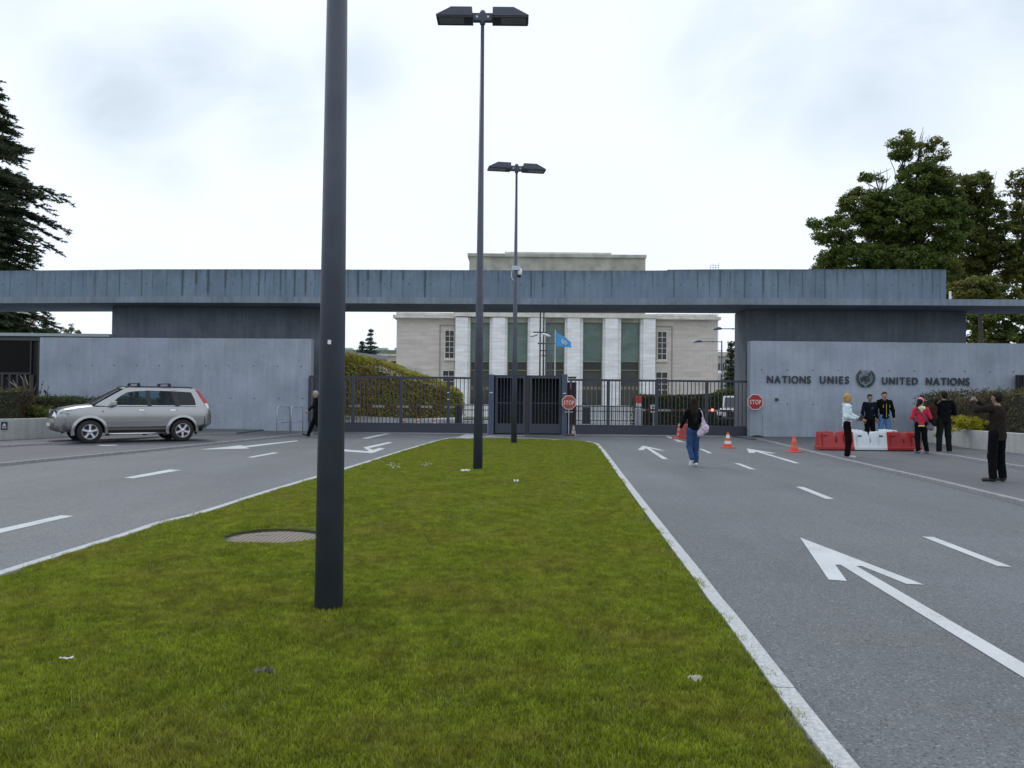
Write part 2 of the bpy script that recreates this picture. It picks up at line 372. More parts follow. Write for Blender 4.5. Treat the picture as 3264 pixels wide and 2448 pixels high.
MB().prism(strip_pts(xy(k2r),.03,1)+[(30.1, k2r[-1].y), (30.1, 34.1), (k2r[0].x, 34.1)], 0, Z2).build('upper_pavement_right', M_asph2, kind='structure')
MB().prism(strip_pts(xy(k1l),.03,1)+[(k1l[-1].x, 36), (-34, 36), (-34, k1l[0].y)], -.05, Z1).build('layby', M_asph2, kind='structure')
MB().prism(strip_pts(xy(k2l),.03,1)+[(k2l[-1].x, 36.1), (-34.1, 36.1), (-34.1, k2l[0].y)], 0, Z2).build('pavement_left', M_asph2, kind='structure')

def resample(ps, step):
    ps = [Vector((p[0], p[1])) for p in ps]; out = [ps[0]]; need = step
    for a, b in zip(ps, ps[1:]):
        L = (b-a).length; d = need
        while d <= L: out.append(a+(b-a)*(d/L)); d += step
        need = d-L
    return out
def kerb_run(name, line, w, z0, z1, m, side, step, gap=.008, z0e=None, lab=None):
    root = bpy.data.objects.new(name, None); COL.objects.link(root); root['kind'] = 'structure'
    rs = resample(line, step/6)
    inn = strip_pts(rs, w, side)
    i = 0
    while i < len(rs)-1:
        j = min(i+6, len(rs)-1)
        a = rs[i:j+1]; b = inn[i:j+1]
        if (a[-1]-a[0]).length > .1:
            t = (a[1]-a[0]).normalized()*gap/2; t2 = (a[-1]-a[-2]).normalized()*gap/2
            A = [tuple(p) for p in a]; B = [tuple(p) for p in b]
            A[0] = (A[0][0]+t.x, A[0][1]+t.y); B[0] = (B[0][0]+t.x, B[0][1]+t.y); A[-1] = (A[-1][0]-t2.x, A[-1][1]-t2.y); B[-1] = (B[-1][0]-t2.x, B[-1][1]-t2.y)
            dz = random.uniform(-.002, .002)
            MB().prism(A+B[::-1], z0, z1+dz).build('kerb_stone', m, root)
        i = j
    return root
kerb_run('kerb_right', xy(k1r)[1:], .13, -.03, Z1+.012, M_kerbg, 1, 2.0)
kerb_run('upper_kerb_right', xy(k2r), .12, .0, Z2+.012, M_kerbg, 1, 2.0)
kerb_run('kerb_left', xy(k1l), .13, -.03, Z1+.012, M_kerbg, -1 if k1l[1].x > k1l[0].x and False else 1, 2.0)
kerb_run('upper_kerb_left', xy(k2l), .12, .0, Z2+.012, M_kerbg, 1, 2.0)

# grass island
isl_r = [(1868, 1411), (1896, 1418), (1912, 1441), (1941, 1480), (1969, 1517), (2000, 1556), (2066, 1645), (2140, 1747), (2185, 1802), (2221, 1857), (2266, 1917), (2351, 2040), (2425, 2125), (2486, 2222), (2559, 2325), (2632, 2432)]
out_r = [(1874, 1408), (1908, 1416), (1930, 1440), (1957, 1476), (1990, 1520), (2084, 1640), (2160, 1735), (2213, 1800), (2258, 1858), (2307, 1922), (2343, 1963), (2404, 2040), (2470, 2125), (2534, 2207), (2632, 2330), (2716, 2432)]
out_l = [(0, 1827), (130, 1786), (325, 1726), (390, 1706), (488, 1672), (600, 1646), (669, 1625), (838, 1571), (1007, 1521), (1100, 1494), (1276, 1439), (1380, 1408), (1426, 1397.5), (1470, 1393)]
R_in = [G(*p) for p in isl_r]; R_out = [G(*p) for p in out_r]; L_out = [G(*p) for p in out_l]
dv = (L_out[0]-L_out[1]); dv.normalize()
Lline = [L_out[0]+dv*6.5]+L_out
dv = (R_out[-1]-R_out[-2]).normalized(); Rline = R_out+[R_out[-1]+dv*6.0]
top_l, top_r = L_out[-1], R_out[0]
arc = [top_l.lerp(top_r, t)+Vector((0, .9*math.sin(PI*t), 0)) for t in (0.12, .25, .4, .55, .7, .85)]
outline = [Vector((p.x, p.y)) for p in (Lline+arc+Rline)]           # outer edge of the kerb all round (open at the rear)
ker = kerb_run('island_kerb', [(p.x, p.y) for p in (arc[3:]+Rline)], .105, -.05, .022, M_kerbw, -1 if False else -1, 1.62)
kerb_run('island_kerb_far', [(p.x, p.y) for p in (Lline+arc[:4])], .10, -.05, .022, M_kerbw, -1, 1.62)
poly = np.array([(p.x, p.y) for p in outline])
def inside(px, py, pg=poly):
    c = np.zeros(px.shape, bool); n = len(pg)
    for i in range(n):
        x1, y1 = pg[i]; x2, y2 = pg[(i+1) % n]
        cond = ((y1 > py) != (y2 > py)) & (px < (x2-x1)*(py-y1)/(y2-y1+1e-12)+x1); c ^= cond
    return c
def edge_dist(px, py, pg=poly, closed=False):
    d = np.full(px.shape, 1e9); n = len(pg)
    for i in range(n if closed else n-1):
        a = pg[i]; b = pg[(i+1) % n]; ab = b-a; t = np.clip(((px-a[0])*ab[0]+(py-a[1])*ab[1])/(ab@ab), 0, 1)
        d = np.minimum(d, np.hypot(px-a[0]-t*ab[0], py-a[1]-t*ab[1]))
    return d
MH = G(871, 1718); MHR = .50
def isl_z(px, py):
    d = edge_dist(px, py)
    z = .008+.028*np.clip((d-.1)/1.2, 0, 1)+.008*np.sin(px*1.7+py*.9)*np.clip(d, 0, 1)+.008*np.sin(px*4.1-py*3.3)*np.clip(d, 0, 1)
    return z
gx, gy_ = np.meshgrid(np.arange(poly[:, 0].min()-.1, poly[:, 0].max()+.2, .12), np.arange(-1.2, 29.5, .12))
ins = inside(gx, gy_) & (edge_dist(gx, gy_) > .02) & (np.hypot(gx-MH.x, gy_-MH.y) > MHR+.005)
zz = isl_z(gx, gy_)
idx = -np.ones(gx.shape, int); idx[ins] = np.arange(ins.sum())
q = ins[:-1, :-1] & ins[1:, :-1] & ins[:-1, 1:] & ins[1:, 1:]
F = np.stack([idx[:-1, :-1][q], idx[:-1, 1:][q], idx[1:, 1:][q], idx[1:, :-1][q]], 1)
M_soil = mat('lawn_soil', (.055, .075, .010), .95, var=.3, scale=3, col2=(.08, .075, .015))
mb0 = fast_mesh('island_ground', np.stack([gx[ins], gy_[ins], zz[ins]], 1), F, smooth=True)
link('island_ground', mb0, M_soil, kind='structure')

MB().lathe([(MHR+.002, -.06), (MHR+.002, .030), (MHR+.16, .034), (MHR+.16, -.06)], 48, (MH.x, MH.y, 0), cap=False).build('soil_rim', M_soil, kind='structure')
# grass: patches of real blades spread over the island
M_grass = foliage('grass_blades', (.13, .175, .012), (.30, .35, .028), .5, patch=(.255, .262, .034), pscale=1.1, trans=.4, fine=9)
def grass_patch(name, n, R, hmin, hmax, w):
    a = rng.uniform(0, 2*PI, n); r = R*np.sqrt(rng.uniform(0, 1, n)); x, y = r*np.cos(a), r*np.sin(a)
    h = rng.uniform(hmin, hmax, n)*(1-.35*(r/R)); th = rng.uniform(0, 2*PI, n); lean = rng.uniform(.1, 1.0, n)*h; la = rng.uniform(0, 2*PI, n)
    wx, wy = np.cos(th)*w/2, np.sin(th)*w/2; lx, ly = np.cos(la)*lean, np.sin(la)*lean
    base = np.stack([x-wx, y-wy, np.full(n, -.01)], 1); base2 = np.stack([x+wx, y+wy, np.full(n, -.01)], 1)
    m1 = np.stack([x+lx*.35-wx*.8, y+ly*.35-wy*.8, h*.6], 1); m2 = np.stack([x+lx*.35+wx*.8, y+ly*.35+wy*.8, h*.6], 1)
    tp = np.stack([x+lx, y+ly, h], 1)
    V = np.stack([base, base2, m2, m1, tp], 1).reshape(-1, 3); o = np.arange(n)[:, None]*5
    F = np.concatenate([o+[0, 1, 2], o+[0, 2, 3], o+[3, 2, 4]]); t = rng.uniform(0, 1, n)
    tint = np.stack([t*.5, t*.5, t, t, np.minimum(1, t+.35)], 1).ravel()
    me = fast_mesh(name, V, F, tint); me.materials.append(M_grass)
    return bpy.data.objects.new(name, me)
M_straw = foliage('straw_blades', (.26, .30, .08), (.42, .42, .18), .6, trans=.3)
def scatter(name, label, cat, variants, pts, scl, zrot=True, kind='stuff', mat_=None):
    cc = bpy.data.collections.new(name+'_pieces')
    for v in variants: cc.objects.link(v)
    me = bpy.data.meshes.new(name); me.vertices.add(len(pts)); me.vertices.foreach_set('co', np.ascontiguousarray(pts, np.float32).ravel())
    a = me.attributes.new('sc', 'FLOAT', 'POINT'); a.data.foreach_set('value', np.ascontiguousarray(scl, np.float32)); me.update()
    o = bpy.data.objects.new(name, me); COL.objects.link(o); o['label'] = label; o['category'] = cat; o['kind'] = kind
    ng = bpy.data.node_groups.new(name+'_scatter', 'GeometryNodeTree')
    ng.interface.new_socket('Geometry', in_out='INPUT', socket_type='NodeSocketGeometry'); ng.interface.new_socket('Geometry', in_out='OUTPUT', socket_type='NodeSocketGeometry')
    N = ng.nodes; L = ng.links
    gi = N.new('NodeGroupInput'); go = N.new('NodeGroupOutput'); ci = N.new('GeometryNodeCollectionInfo'); ci.inputs['Collection'].default_value = cc; ci.inputs['Separate Children'].default_value = True
    ip = N.new('GeometryNodeInstanceOnPoints'); ip.inputs['Pick Instance'].default_value = True
    rv = N.new('FunctionNodeRandomValue'); rv.data_type = 'FLOAT_VECTOR'; rv.inputs[0].default_value = (0, 0, 0); rv.inputs[1].default_value = (0, 0, 6.283)
    na = N.new('GeometryNodeInputNamedAttribute'); na.data_type = 'FLOAT'; na.inputs[0].default_value = 'sc'
    L.new(gi.outputs[0], ip.inputs['Points']); L.new(ci.outputs[0], ip.inputs['Instance']); L.new(rv.outputs[0], ip.inputs['Rotation']); L.new(na.outputs[0], ip.inputs['Scale'])
    L.new(ip.outputs[0], go.inputs[0]); md = o.modifiers.new('scatter', 'NODES'); md.node_group = ng
    return o
variants = [grass_patch('grass_patch', 400, .17, .014, .044, .0042) for _ in range(7)]
vs = grass_patch('grass_patch', 30, .17, .03, .060, .0028); vs.data.materials.clear(); vs.data.materials.append(M_straw); variants.append(vs)
pts = []; sc_ = []
def put(x0, x1, y0, y1, step, jit, emin, s0, s1):
    X, Y = np.meshgrid(np.arange(x0, x1, step), np.arange(y0, y1, step))
    X = X+rng.uniform(-jit, jit, X.shape); Y = Y+rng.uniform(-jit, jit, Y.shape); X, Y = X.ravel(), Y.ravel()
    Yc = np.maximum(Y, .01)
    vis = (np.abs(X/Yc) < .72) | (Y < 1)
    k = inside(X, Y) & (edge_dist(X, Y) > emin) & vis & (np.hypot(X-MH.x, Y-MH.y) > MHR+.01)
    X, Y = X[k], Y[k]; pts.append(np.stack([X, Y, isl_z(X, Y)], 1)); sc_.append(rng.uniform(s0, s1, len(X)))
xm, xM = poly[:, 0].min(), poly[:, 0].max()
put(xm, xM, 2.2, 8.5, .105, .05, .20, .8, 1.15)
put(xm, xM, 8.5, 16, .135, .06, .22, .85, 1.2)
put(xm, xM, 16, 29.5, .18, .08, .22, .9, 1.25)
put(xm, xM, 2.2, 29.5, .06, .03, .115, .16, .34)       # small tufts close to the kerbs and round the cover
pts = np.concatenate(pts); sc_ = np.concatenate(sc_)
ed = edge_dist(pts[:, 0], pts[:, 1]); small = sc_ < .55
rr = np.hypot(pts[:, 0]-MH.x, pts[:, 1]-MH.y)
keep = (~small) | (ed < .26) | ((rr < MHR+.22) & (rr > MHR+.0))
big_bad = (~small) & (rr < MHR+.15)
keep &= ~big_bad
pts, sc_ = pts[keep], sc_[keep]
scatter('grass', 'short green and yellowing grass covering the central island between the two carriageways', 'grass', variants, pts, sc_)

# road markings
MARK = {}
def mark(name, lab, polys, tags=None):
    mb = MB()
    for pp in polys:
        g = [G(x, y) for x, y in pp]
        a = sum(g[i].x*g[(i+1) % len(g)].y-g[(i+1) % len(g)].x*g[i].y for i in range(len(g)))
        if a < 0: g = g[::-1]
        mb.add([(p.x, p.y, .004) for p in g], [tuple(range(len(g)))])
    o = mb.build(name, M_paint, fix=False); o['kind'] = 'structure'; o['label'] = lab; return o
r1 = (2500, 1500, 2.3704); r2 = (1950, 1360, 2.4578); r3 = (0, 1360, 3.073); r4 = (600, 1360, 2.602); r5 = (1380, 1340, 3.568)
mark('road_arrow', 'large white painted arrow in the near right lane', [reg(*r1, [(118, 507), (1055, 865), (922, 859), (585, 724), (545, 724), (1811, 1460), (2400, 1802), (2400, 1930), (1811, 1570), (425, 714), (385, 714), (473, 837), (335, 827)])])
mark('lane_dash', 'long white lane dash at the right edge', [reg(*r1, [(1038, 500), (1128, 504), (1722, 731), (1610, 724)])])
mark('lane_dash', 'second white lane dash from the right', [reg(*r1, [(82, 122), (148, 126), (380, 217), (312, 215)])])
mark('lane_dash', 'white lane dash right of the walking woman', [reg(*r2, [(958, 286), (1003, 289), (1130, 337), (1080, 334)])])
mark('lane_dash', 'farthest white lane dash in front of the striped cone', [reg(*r2, [(682, 174), (715, 177), (791, 210), (757, 208)])])
mark('road_arrow', 'white painted arrow left of the walking woman', [reg(*r2, [(245, 149), (415, 188), (375, 187), (300, 170), (441, 256), (397, 254), (268, 169), (247, 184), (203, 182)])])
mark('road_arrow', 'white painted arrow between the two cones', [reg(*r2, [(1056, 171), (1290, 210), (1250, 210), (1170, 197), (1475, 288), (1430, 287), (1130, 196), (1118, 206), (1075, 205)])])
mark('stop_line', 'white painted line behind the walking woman', [reg(*r2, [(412, 71), (440, 73), (580, 124), (520, 120)])])
mark('lane_dash', 'white lane dash cut by the left edge', [reg(*r3, [(-300, 1080), (0, 1003), (600, 870), (722, 877), (0, 1045), (-300, 1120)])])
mark('lane_dash', 'white lane dash in front of the parked car', [reg(*r3, [(1213, 502), (1660, 421), (1775, 427), (1308, 508)])])
mark('road_arrow', 'white painted arrow pointing left behind the near pole', [reg(*r4, [(90, 191), (440, 155), (462, 159), (400, 168), (895, 116), (918, 120), (475, 174), (512, 182)])])
mark('lane_dash', 'white lane dash left of the near pole', [reg(*r4, [(487, 255), (705, 216), (755, 217), (530, 258)])])
mark('lane_dash', 'white lane dash at the foot of the left gate', [reg(*r4, [(1435, 98), (1640, 56), (1680, 58), (1490, 100)])])
mark('road_arrow', 'white hooked arrow just right of the near pole', [reg(*r4, [(1230, 188), (1293, 190), (1480, 204), (1500, 203), (1452, 173), (1660, 128), (1700, 133), (1500, 180), (1533, 194), (1583, 176), (1632, 182), (1525, 221), (1230, 201)])])
mark('painted_nose', 'white painted nose behind the grass island', [reg(*r5, [(245, 207), (380, 152), (470, 165), (560, 185), (420, 206)])])
mark('stop_line', 'thin worn white line behind the grass island', [reg(*r5, [(600, 176), (1040, 172), (1040, 178), (600, 184)])])
g0 = P(1000, 1380, 34.0); g1 = P(2385, 1392, 33.7)
MB().box(-8.6, 10.1, 33.62, 33.70, .003, .012).build('gate_track', M_kerbg, kind='structure')
lm = reg(*r3, [(935, 180), (1130, 178), (1158, 184), (1000, 188)])
mb = MB(); g = [G(x, y, Z1) for x, y in lm]; mb.add([(p.x, p.y, Z1+.004) for p in g][::-1], [(0, 1, 2, 3)])
o = mb.build('layby_mark', M_paint, fix=True); o['kind'] = 'structure'

# ================================================================== GATEWAY (concrete portal)
bx = [(-700, 383), (-150, 389), (0, 391.7), (225, 396), (450, 401), (775, 404.5), (1100, 406.7), (1400, 408.3), (1692, 409.6), (2060, 413), (2350, 418), (2700, 420.5), (3016, 423)]
EZ = 5.32
FRONT = []
for x, h in bx:
    d = FPX*EZ/h; FRONT.append(Vector(((x-1632)/FPX*d, d)))
def curve_at(s):      # s = photo x
    xs = [b[0] for b in bx]; return Vector((np.interp(s, xs, [f.x for f in FRONT]), np.interp(s, xs, [f.y for f in FRONT])))
gateway = thing('entrance_portal', 'long weathered concrete portal beam carried on dark wall blocks above the gates', 'gateway', (0, 34, 0))
ZT = CAM_H+EZ; ZL, ZB = 5.66, 5.40
# parapet face with stains measured along the beam
sk = []
for lst, o0, s0 in (([(52, 1), (224, 1), (342, 1), (443, 1), (520, 1.2), (597, 2), (675, 1.6), (755, 2), (897, 2), (968, 1.2), (1058, 1.2), (1160, 4), (1248, 4), (1325, 4.5), (1435, 3), (1540, 2.5), (1592, 1.2), (1650, 3), (1690, 2), (1745, 1), (1790, 2.6), (1820, 1.5), (1880, 3), (1950, 3.6), (2010, 1.5)], 0, 2.011),
                    ([(250, 1.5), (325, 3.5), (400, 4), (497, 4), (575, 1.8), (665, 3), (832, 3.6), (1025, 1), (1125, 1.2), (1385, 2), (1500, 1), (1635, 3)], 1000, 2.37),
                    ([(210, 1.5), (240, 1), (300, 2.4), (470, 2.2), (615, 1.2), (825, 1.2), (1132, 1), (1295, 2), (1475, 2.4), (1565, 1.2), (1645, 2.4), (1720, 1.5), (1755, 1), (1830, 2.4), (1970, 3)], 1600, 2.369),
                    ([(45, 1), (165, 2.2), (268, 2.4), (345, 1.5), (430, 1.5), (515, 1), (578, 2), (660, 1.5), (705, 1), (830, 1), (918, 1), (1065, 1), (1222, 1.6), (1290, 2), (1340, 1.3)], 2350, 2.073)):
    sk += [(o0+u/s0, w) for u, w in lst]
sx_ = np.array([a for a, _ in sk]); sw = np.array([b for _, b in sk])
cols = np.concatenate([np.arange(-700, 0, 6), np.arange(0, 3016, 1.6), [3016]])
rows = np.linspace(ZL, ZT, 13)
V = []; T = []
fy = [curve_at(c) for c in cols]
slen = rng.uniform(.35, 1.1, len(sx_)); sj = rng.uniform(-2, 2, len(sx_))
for iz, z in enumerate(rows):
    tz = (ZT-z)/(ZT-ZL)
    x = cols[:, None]+.3*np.sin(tz*7+sx_[None]*.7)
    wd = .9+sw[None]*.95*(1-.45*tz)
    a = np.exp(-((x-sx_[None])/wd)**2)*np.clip(.34+.15*sw[None], 0, .85)*np.where(tz < slen[None], 1, .45)
    t = np.clip(a.max(1), 0, 1)
    # slight run-off mottling just below the top edge
    t = np.maximum(t, np.clip(.32*(1-tz*7), 0, 1)*(.5+.5*np.sin(cols*.31)*np.sin(cols*.083)))
    for k in range(len(cols)): V.append((fy[k].x, fy[k].y, z)); 
    T.append(t)
n = len(cols); V = np.array(V); T = np.concatenate(T)
i0 = (np.arange(len(rows)-1)[:, None]*n+np.arange(n-1)[None]).ravel()
F = np.stack([i0, i0+1, i0+n+1, i0+n], 1)
me = fast_mesh('parapet_face', V, F, T); o = link('parapet_face', me, M_parapet, gateway, world=True)
core = [curve_at(x)+Vector((0, .012)) for x in np.linspace(-700, 3016, 60)]
back = [p+Vector((0, .30)) for p in core[::-1]]
MB().prism([tuple(p) for p in core+back], ZL, ZT-.004).build('parapet', M_parapet, gateway, world=True)
# roof slab: front lip and underside
lipf = [curve_at(x)+Vector((0, -.07)) for x in np.linspace(-700, 3016, 60)]
e = lipf[-1]; lipf += [Vector((PX(3700, e.y-.5), e.y-.25))]
bk = [(PX(3700, 35.0), 35.2), (PX(2338, 36.3), 36.4), (PX(1097, 37.4), 37.4), (PX(348, 38.4), 38.4), (PX(-150, 39), 39.2), (PX(-700, 41), 41)]
MB().prism([tuple(p) for p in lipf]+bk, ZB, ZL-.003).build('roof_slab', M_lip, gateway, world=True)
# raised right-hand part of the parapet coping
cr = [curve_at(x) for x in np.linspace(2127, 3016, 12)]
MB().prism([(p.x, p.y-.008) for p in cr]+[(p.x, p.y+.31) for p in cr[::-1]], ZT, ZT+.03).build('coping', M_parapet, gateway, world=True)
# tie holes of the formwork
def holes(name, pts, parent, r=.022):
    for (x, y, z) in pts: 
        MB().lathe([(r, y-.006), (r, y+.004)], 7, (x, 0, z), 'y').build(name, M_hole, parent, world=True)
M_hole = mat('tie_hole', (.03, .035, .04), .9, var=0)
hp = []
for u, o0, s0 in [(5, 0, 2.011)]+[(u, 0, 2.011) for u in (128, 260, 397, 658, 800, 930, 1065, 1213, 1340, 1480, 1635, 1765, 1985)]+[(u, 1000, 2.37) for u in (358, 527, 710, 877, 1065, 1218)]+[(u, 1600, 2.369) for u in (135, 312, 483, 655, 825, 997, 1172, 1345, 1521, 1697, 1877)]+[(u, 2350, 2.073) for u in (86, 240, 402, 560, 712, 862, 1020, 1162, 1320)]:
    c = curve_at(o0+u/s0); hp.append((c.x, c.y, ZL+.56))
holes('tie_hole', hp, gateway)
# wall blocks under the beam
def quad_wall(x0, x1, y0a, y0b, th, z0, z1, name, m, parent):
    a = (x0, y0a); b = (x1, y0b)
    return MB().prism([a, b, (x1, y0b+th), (x0, y0a+th)], z0, z1).build(name, m, parent, world=True, bevel=.012)
quad_wall(PX(352, 35.9), PX(1040, 35.7), 35.9, 35.7, 1.6, -.05, ZB-.003, 'wall_block', M_conc_shade, gateway)
quad_wall(PX(2376, 34.8), PX(3080, 34.6), 34.8, 34.6, 1.75, -.05, ZB-.003, 'wall_block', M_conc_shade, gateway)
yb = 35.3
holes('tie_hole', [(P(u/2.011, 1024, 35.8).x, 35.87-.2*(u/2.011-352)/690., P(1000, 1024, 35.8).z) for u in (935, 1080, 1227, 1372, 1520, 1668, 1812)], gateway, .02)
holes('tie_hole', [(P(2350+u/2.073, 1036, 34.7).x, 34.70+.1*(1-(u-150)/1350.)-.0, P(2700, 1036, 34.7).z) for u in (150, 320, 490, 650, 812, 972, 1130, 1294)], gateway, .02)
MB().box(*(lambda c: (c.x-.035, c.x+.035, c.y+.0, c.y+.07))(P(3030, 950, 33.4)), ZL-.003, ZL+.42).build('vent_pipe', M_white, gateway, world=True)

# light front walls
wl = thing('boundary_wall', 'pale concrete wall behind the parked silver car', 'wall', (PX(550, 34.3), 34.3, 0))
quad_wall(PX(123, 34.75), PX(990, 34.0), 34.75, 34.0, .45, -.05, 3.90, 'wall_face', M_conc, wl)
def wy(x): t = (x-PX(123, 34.75))/(PX(990, 34.0)-PX(123, 34.75)); return 34.75+(34.0-34.75)*t
holes('tie_hole', [(p.x, wy(p.x), p.z) for p in [P(u/2.011, 1161+.004*u, 34.3) for u in (420, 567, 713, 865, 1015, 1165, 1320, 1473, 1630, 1788, 1943)]+[P(u/2.011, 1270, 34.1) for u in (1473, 1630, 1788, 1943)]], wl, .026)
wr = thing('boundary_wall', 'pale concrete wall carrying the bilingual lettering and emblem', 'wall', (PX(2800, 33.3), 33.3, 0))
WRY = 33.3
quad_wall(PX(2391, WRY), PX(3700, WRY), WRY, WRY, .45, -.05, 3.95, 'wall_face', M_conc, wr)
holes('tie_hole', [(p.x, WRY, p.z) for p in [P(2350+u/2.073, 1178+.004*u, WRY) for u in (160, 330, 500, 668, 1003, 1170, 1337, 1503, 1670, 1823)]+[P(2350+u/2.073, 1287+.004*u, WRY) for u in (330, 500)]], wr, .026)
p = P(2474.7, 1273.4, WRY)
o = MB().box(p.x-.055, p.x+.055, WRY-.09, WRY-.001, p.z-.055, p.z+.055).build('intercom_box', M_dark, wr, world=True, bevel=.01)
MB().box(PX(2431, WRY)-.007, PX(2431, WRY)+.007, WRY-.012, WRY-.001, P(2431, 1388, WRY).z, P(2431, 1322, WRY).z).build('conduit', M_kerbg, wr, world=True)
# black cable ramp at the wall foot
cr0, cr1 = G(2386, 1397), G(2452, 1398)
mb = MB(); n = 12
mb.elev([(cr0.x+(cr1.x-cr0.x)*i/n, .004+.115*math.sin(PI*i/n)) for i in range(n+1)], 32.72, 32.95)
o = mb.build('cable_ramp', M_black); o['label'] = 'black rubber hump on the ground at the left foot of the lettered wall'; o['category'] = 'cable ramp'

# ------------------------------------------------------------------ lettering and emblem
M_letter = mat('letter_metal', (.035, .045, .055), .4, .4, var=.1)
def glyph(ch, h, ex, bold=.0, xs=1.0):
    cu = bpy.data.curves.new('g', 'FONT'); cu.body = ch; cu.size = 1; cu.extrude = ex; cu.offset = bold; cu.resolution_u = 4
    ob = bpy.data.objects.new('g', cu); COL.objects.link(ob); dg = bpy.context.evaluated_depsgraph_get()
    me = bpy.data.meshes.new_from_object(ob.evaluated_get(dg)); bpy.data.objects.remove(ob)
    v = np.empty(len(me.vertices)*3); me.vertices.foreach_get('co', v); v = v.reshape(-1, 3)
    s = h/(.729); v[:, 0] -= v[:, 0].min(); v[:, 0] *= s*xs; v[:, 1] *= s
    v = np.stack([v[:, 0], -v[:, 2], v[:, 1]], 1)
    me.vertices.foreach_set('co', np.ascontiguousarray(v, np.float32).ravel()); me.update(); me.name = 'letter_'+ch
    return me, v[:, 0].max()
GC = {}
lets = thing('wall_lettering', 'dark raised letters reading NATIONS UNIES and UNITED NATIONS on the pale wall', 'lettering', (P(2760, 1210, WRY).x, WRY, P(2760, 1210, WRY).z))
def word(txt, xa, xb, ytop, ybot):
    pa, pb = P(xa, ybot, WRY), P(xb, ybot+.010*(xb-xa), WRY); W = pb.x-pa.x; H = P(xa, ytop, WRY).z-pa.z
    gl = []
    for ch in txt:
        if (ch, round(H, 3)) not in GC: GC[(ch, round(H, 3))] = glyph(ch, H, .018, .022, .86)
        gl.append(GC[(ch, round(H, 3))])
    tot = sum(w for _, w in gl); gap = (W-tot)/(len(txt)-1); x = pa.x
    for ch, (me, w) in zip(txt, gl):
        o = link('letter', me, M_letter, lets, label='letter '+ch)
        o.location = (x-lets.location.x, -.05, P(0+xa, ybot, WRY).z-lets.location.z+0.0)
        x += w+gap
word('NATIONS', 2443.7, 2583, 1196.5, 1220.5); word('UNIES', 2612, 2705, 1198, 1222); word('UNITED', 2810, 2924, 1201.5, 1224.5); word('NATIONS', 2950, 3088.5, 1202.5, 1226.5)
ec = P(2757.7, 1207, WRY)
em = thing('wall_emblem', 'dark round globe and laurel wreath emblem fixed between the two names', 'emblem', (ec.x, WRY-.06, ec.z))
mb = MB(); R = .375
mb_s = MB()
def ring(mbx, r, w=.009, n=40, c=(0, 0)):
    mbx.tube([(c[0]+r*math.cos(2*PI*i/n), 0, c[1]+r*math.sin(2*PI*i/n)) for i in range(n+1)], w, 5)
for r in (.075, .15, .225, .30): ring(mb_s, r, .0085, c=(0, .03))
for k in range(8):
    a = k*PI/4+PI/8*0; mb_s.tube([(.075*math.cos(a), 0, .03+.075*math.sin(a)), (.30*math.cos(a), 0, .03+.30*math.sin(a))], .006, 5)
mb_s.build('globe_grid', M_letter, em)
def blob(mbx, pts, y0=-.02, y1=.012): mbx.elev([(x, z+.03) for x, z in pts], y0, y1)
b = MB()
blob(b, [(-.06, .09), (.0, .10), (.06, .08), (.13, .07), (.12, .0), (.06, -.06), (.10, -.13), (.04, -.17), (-.02, -.12), (-.05, -.03), (-.12, .02)])
blob(b, [(-.20, -.02), (-.13, .04), (-.08, -.02), (-.12, -.08), (-.14, -.14), (-.20, -.10)])
blob(b, [(.10, .20), (.16, .22), (.22, .12), (.17, .10), (.12, .13)])
blob(b, [(.12, -.06), (.17, -.05), (.18, -.11), (.14, -.12)])
blob(b, [(-.03, -.18), (.05, -.19), (.02, -.235)])
b.build('continents', M_letter, em)
for sgn in (-1, 1):
    for k in range(13):
        a = -PI/2+sgn*(0.28+k*.185); rr0 = .335
        for off, tw in ((.034, .55), (-.016, -.5)):
            c = Vector(((rr0+off)*math.cos(a), 0, .02+(rr0+off)*math.sin(a))); ta = a+sgn*PI/2+sgn*-tw*1.0
            t = Vector((math.cos(ta), 0, math.sin(ta))); nn = Vector((-t.z, 0, t.x)); L_ = .052
            MB().elev([((c-t*L_).x, (c-t*L_).z), ((c-nn*.018).x, (c-nn*.018).z), ((c+t*L_).x, (c+t*L_).z), ((c+nn*.018).x, (c+nn*.018).z)], -.012, .012).build('laurel_leaf', M_letter, em)
MB().tube([(-.17, 0, -.30), (-.05, 0, -.335), (.0, 0, -.335), (.05, 0, -.335), (.17, 0, -.30)], .013, 6).build('wreath_stem', M_letter, em)

# ------------------------------------------------------------------ gates
GY = 33.85
def gz(y, x=1300): return P(x, y, GY).z
Ztop = gz(1198, 1100); Zrb = Ztop-.085; Zpt = .40
def bar_panel(root, x0, x1, xs_bars, xs_posts, ztop, zpt, barw=.028, y=GY, m=M_gate, zbot=.045):
    L = lambda mb, n, mm=m: mb.build(n, mm, root, world=True)
    L(MB().box(x0, x1, y-.05, y+.05, ztop-.085, ztop), 'top_rail'); L(MB().box(x0, x1, y-.045, y+.045, zbot, zpt), 'kick_panel')
    L(MB().box(x0, x1, y-.055, y+.055, zpt, zpt+.04), 'mid_rail')
    for x in xs_posts: L(MB().box(x-.065, x+.065, y-.048, y+.048, zpt+.04, ztop-.085), 'post')
    bm = None
    for x in xs_bars:
        if bm is None: bm = MB().box(-barw/2, barw/2, -.02, .02, 0, ztop-.085-zpt-.04).mesh('bar')
        o = link('bar', bm, m, root); o.matrix_parent_inverse = wmat(root).inverted(); o.location = (x, y, zpt+.04)
def sp(x0, x1, posts, pitch, y=GY):
    xs = []; ed = [x0]+sorted(posts)+[x1]
    for a, b_ in zip(ed, ed[1:]):
        k = max(1, round((b_-a)/pitch)); xs += [a+(b_-a)*i/k for i in range(1, k)]
    return xs
lp = [PX(c, GY) for c in (1125.6, 1278.7, 1429)]
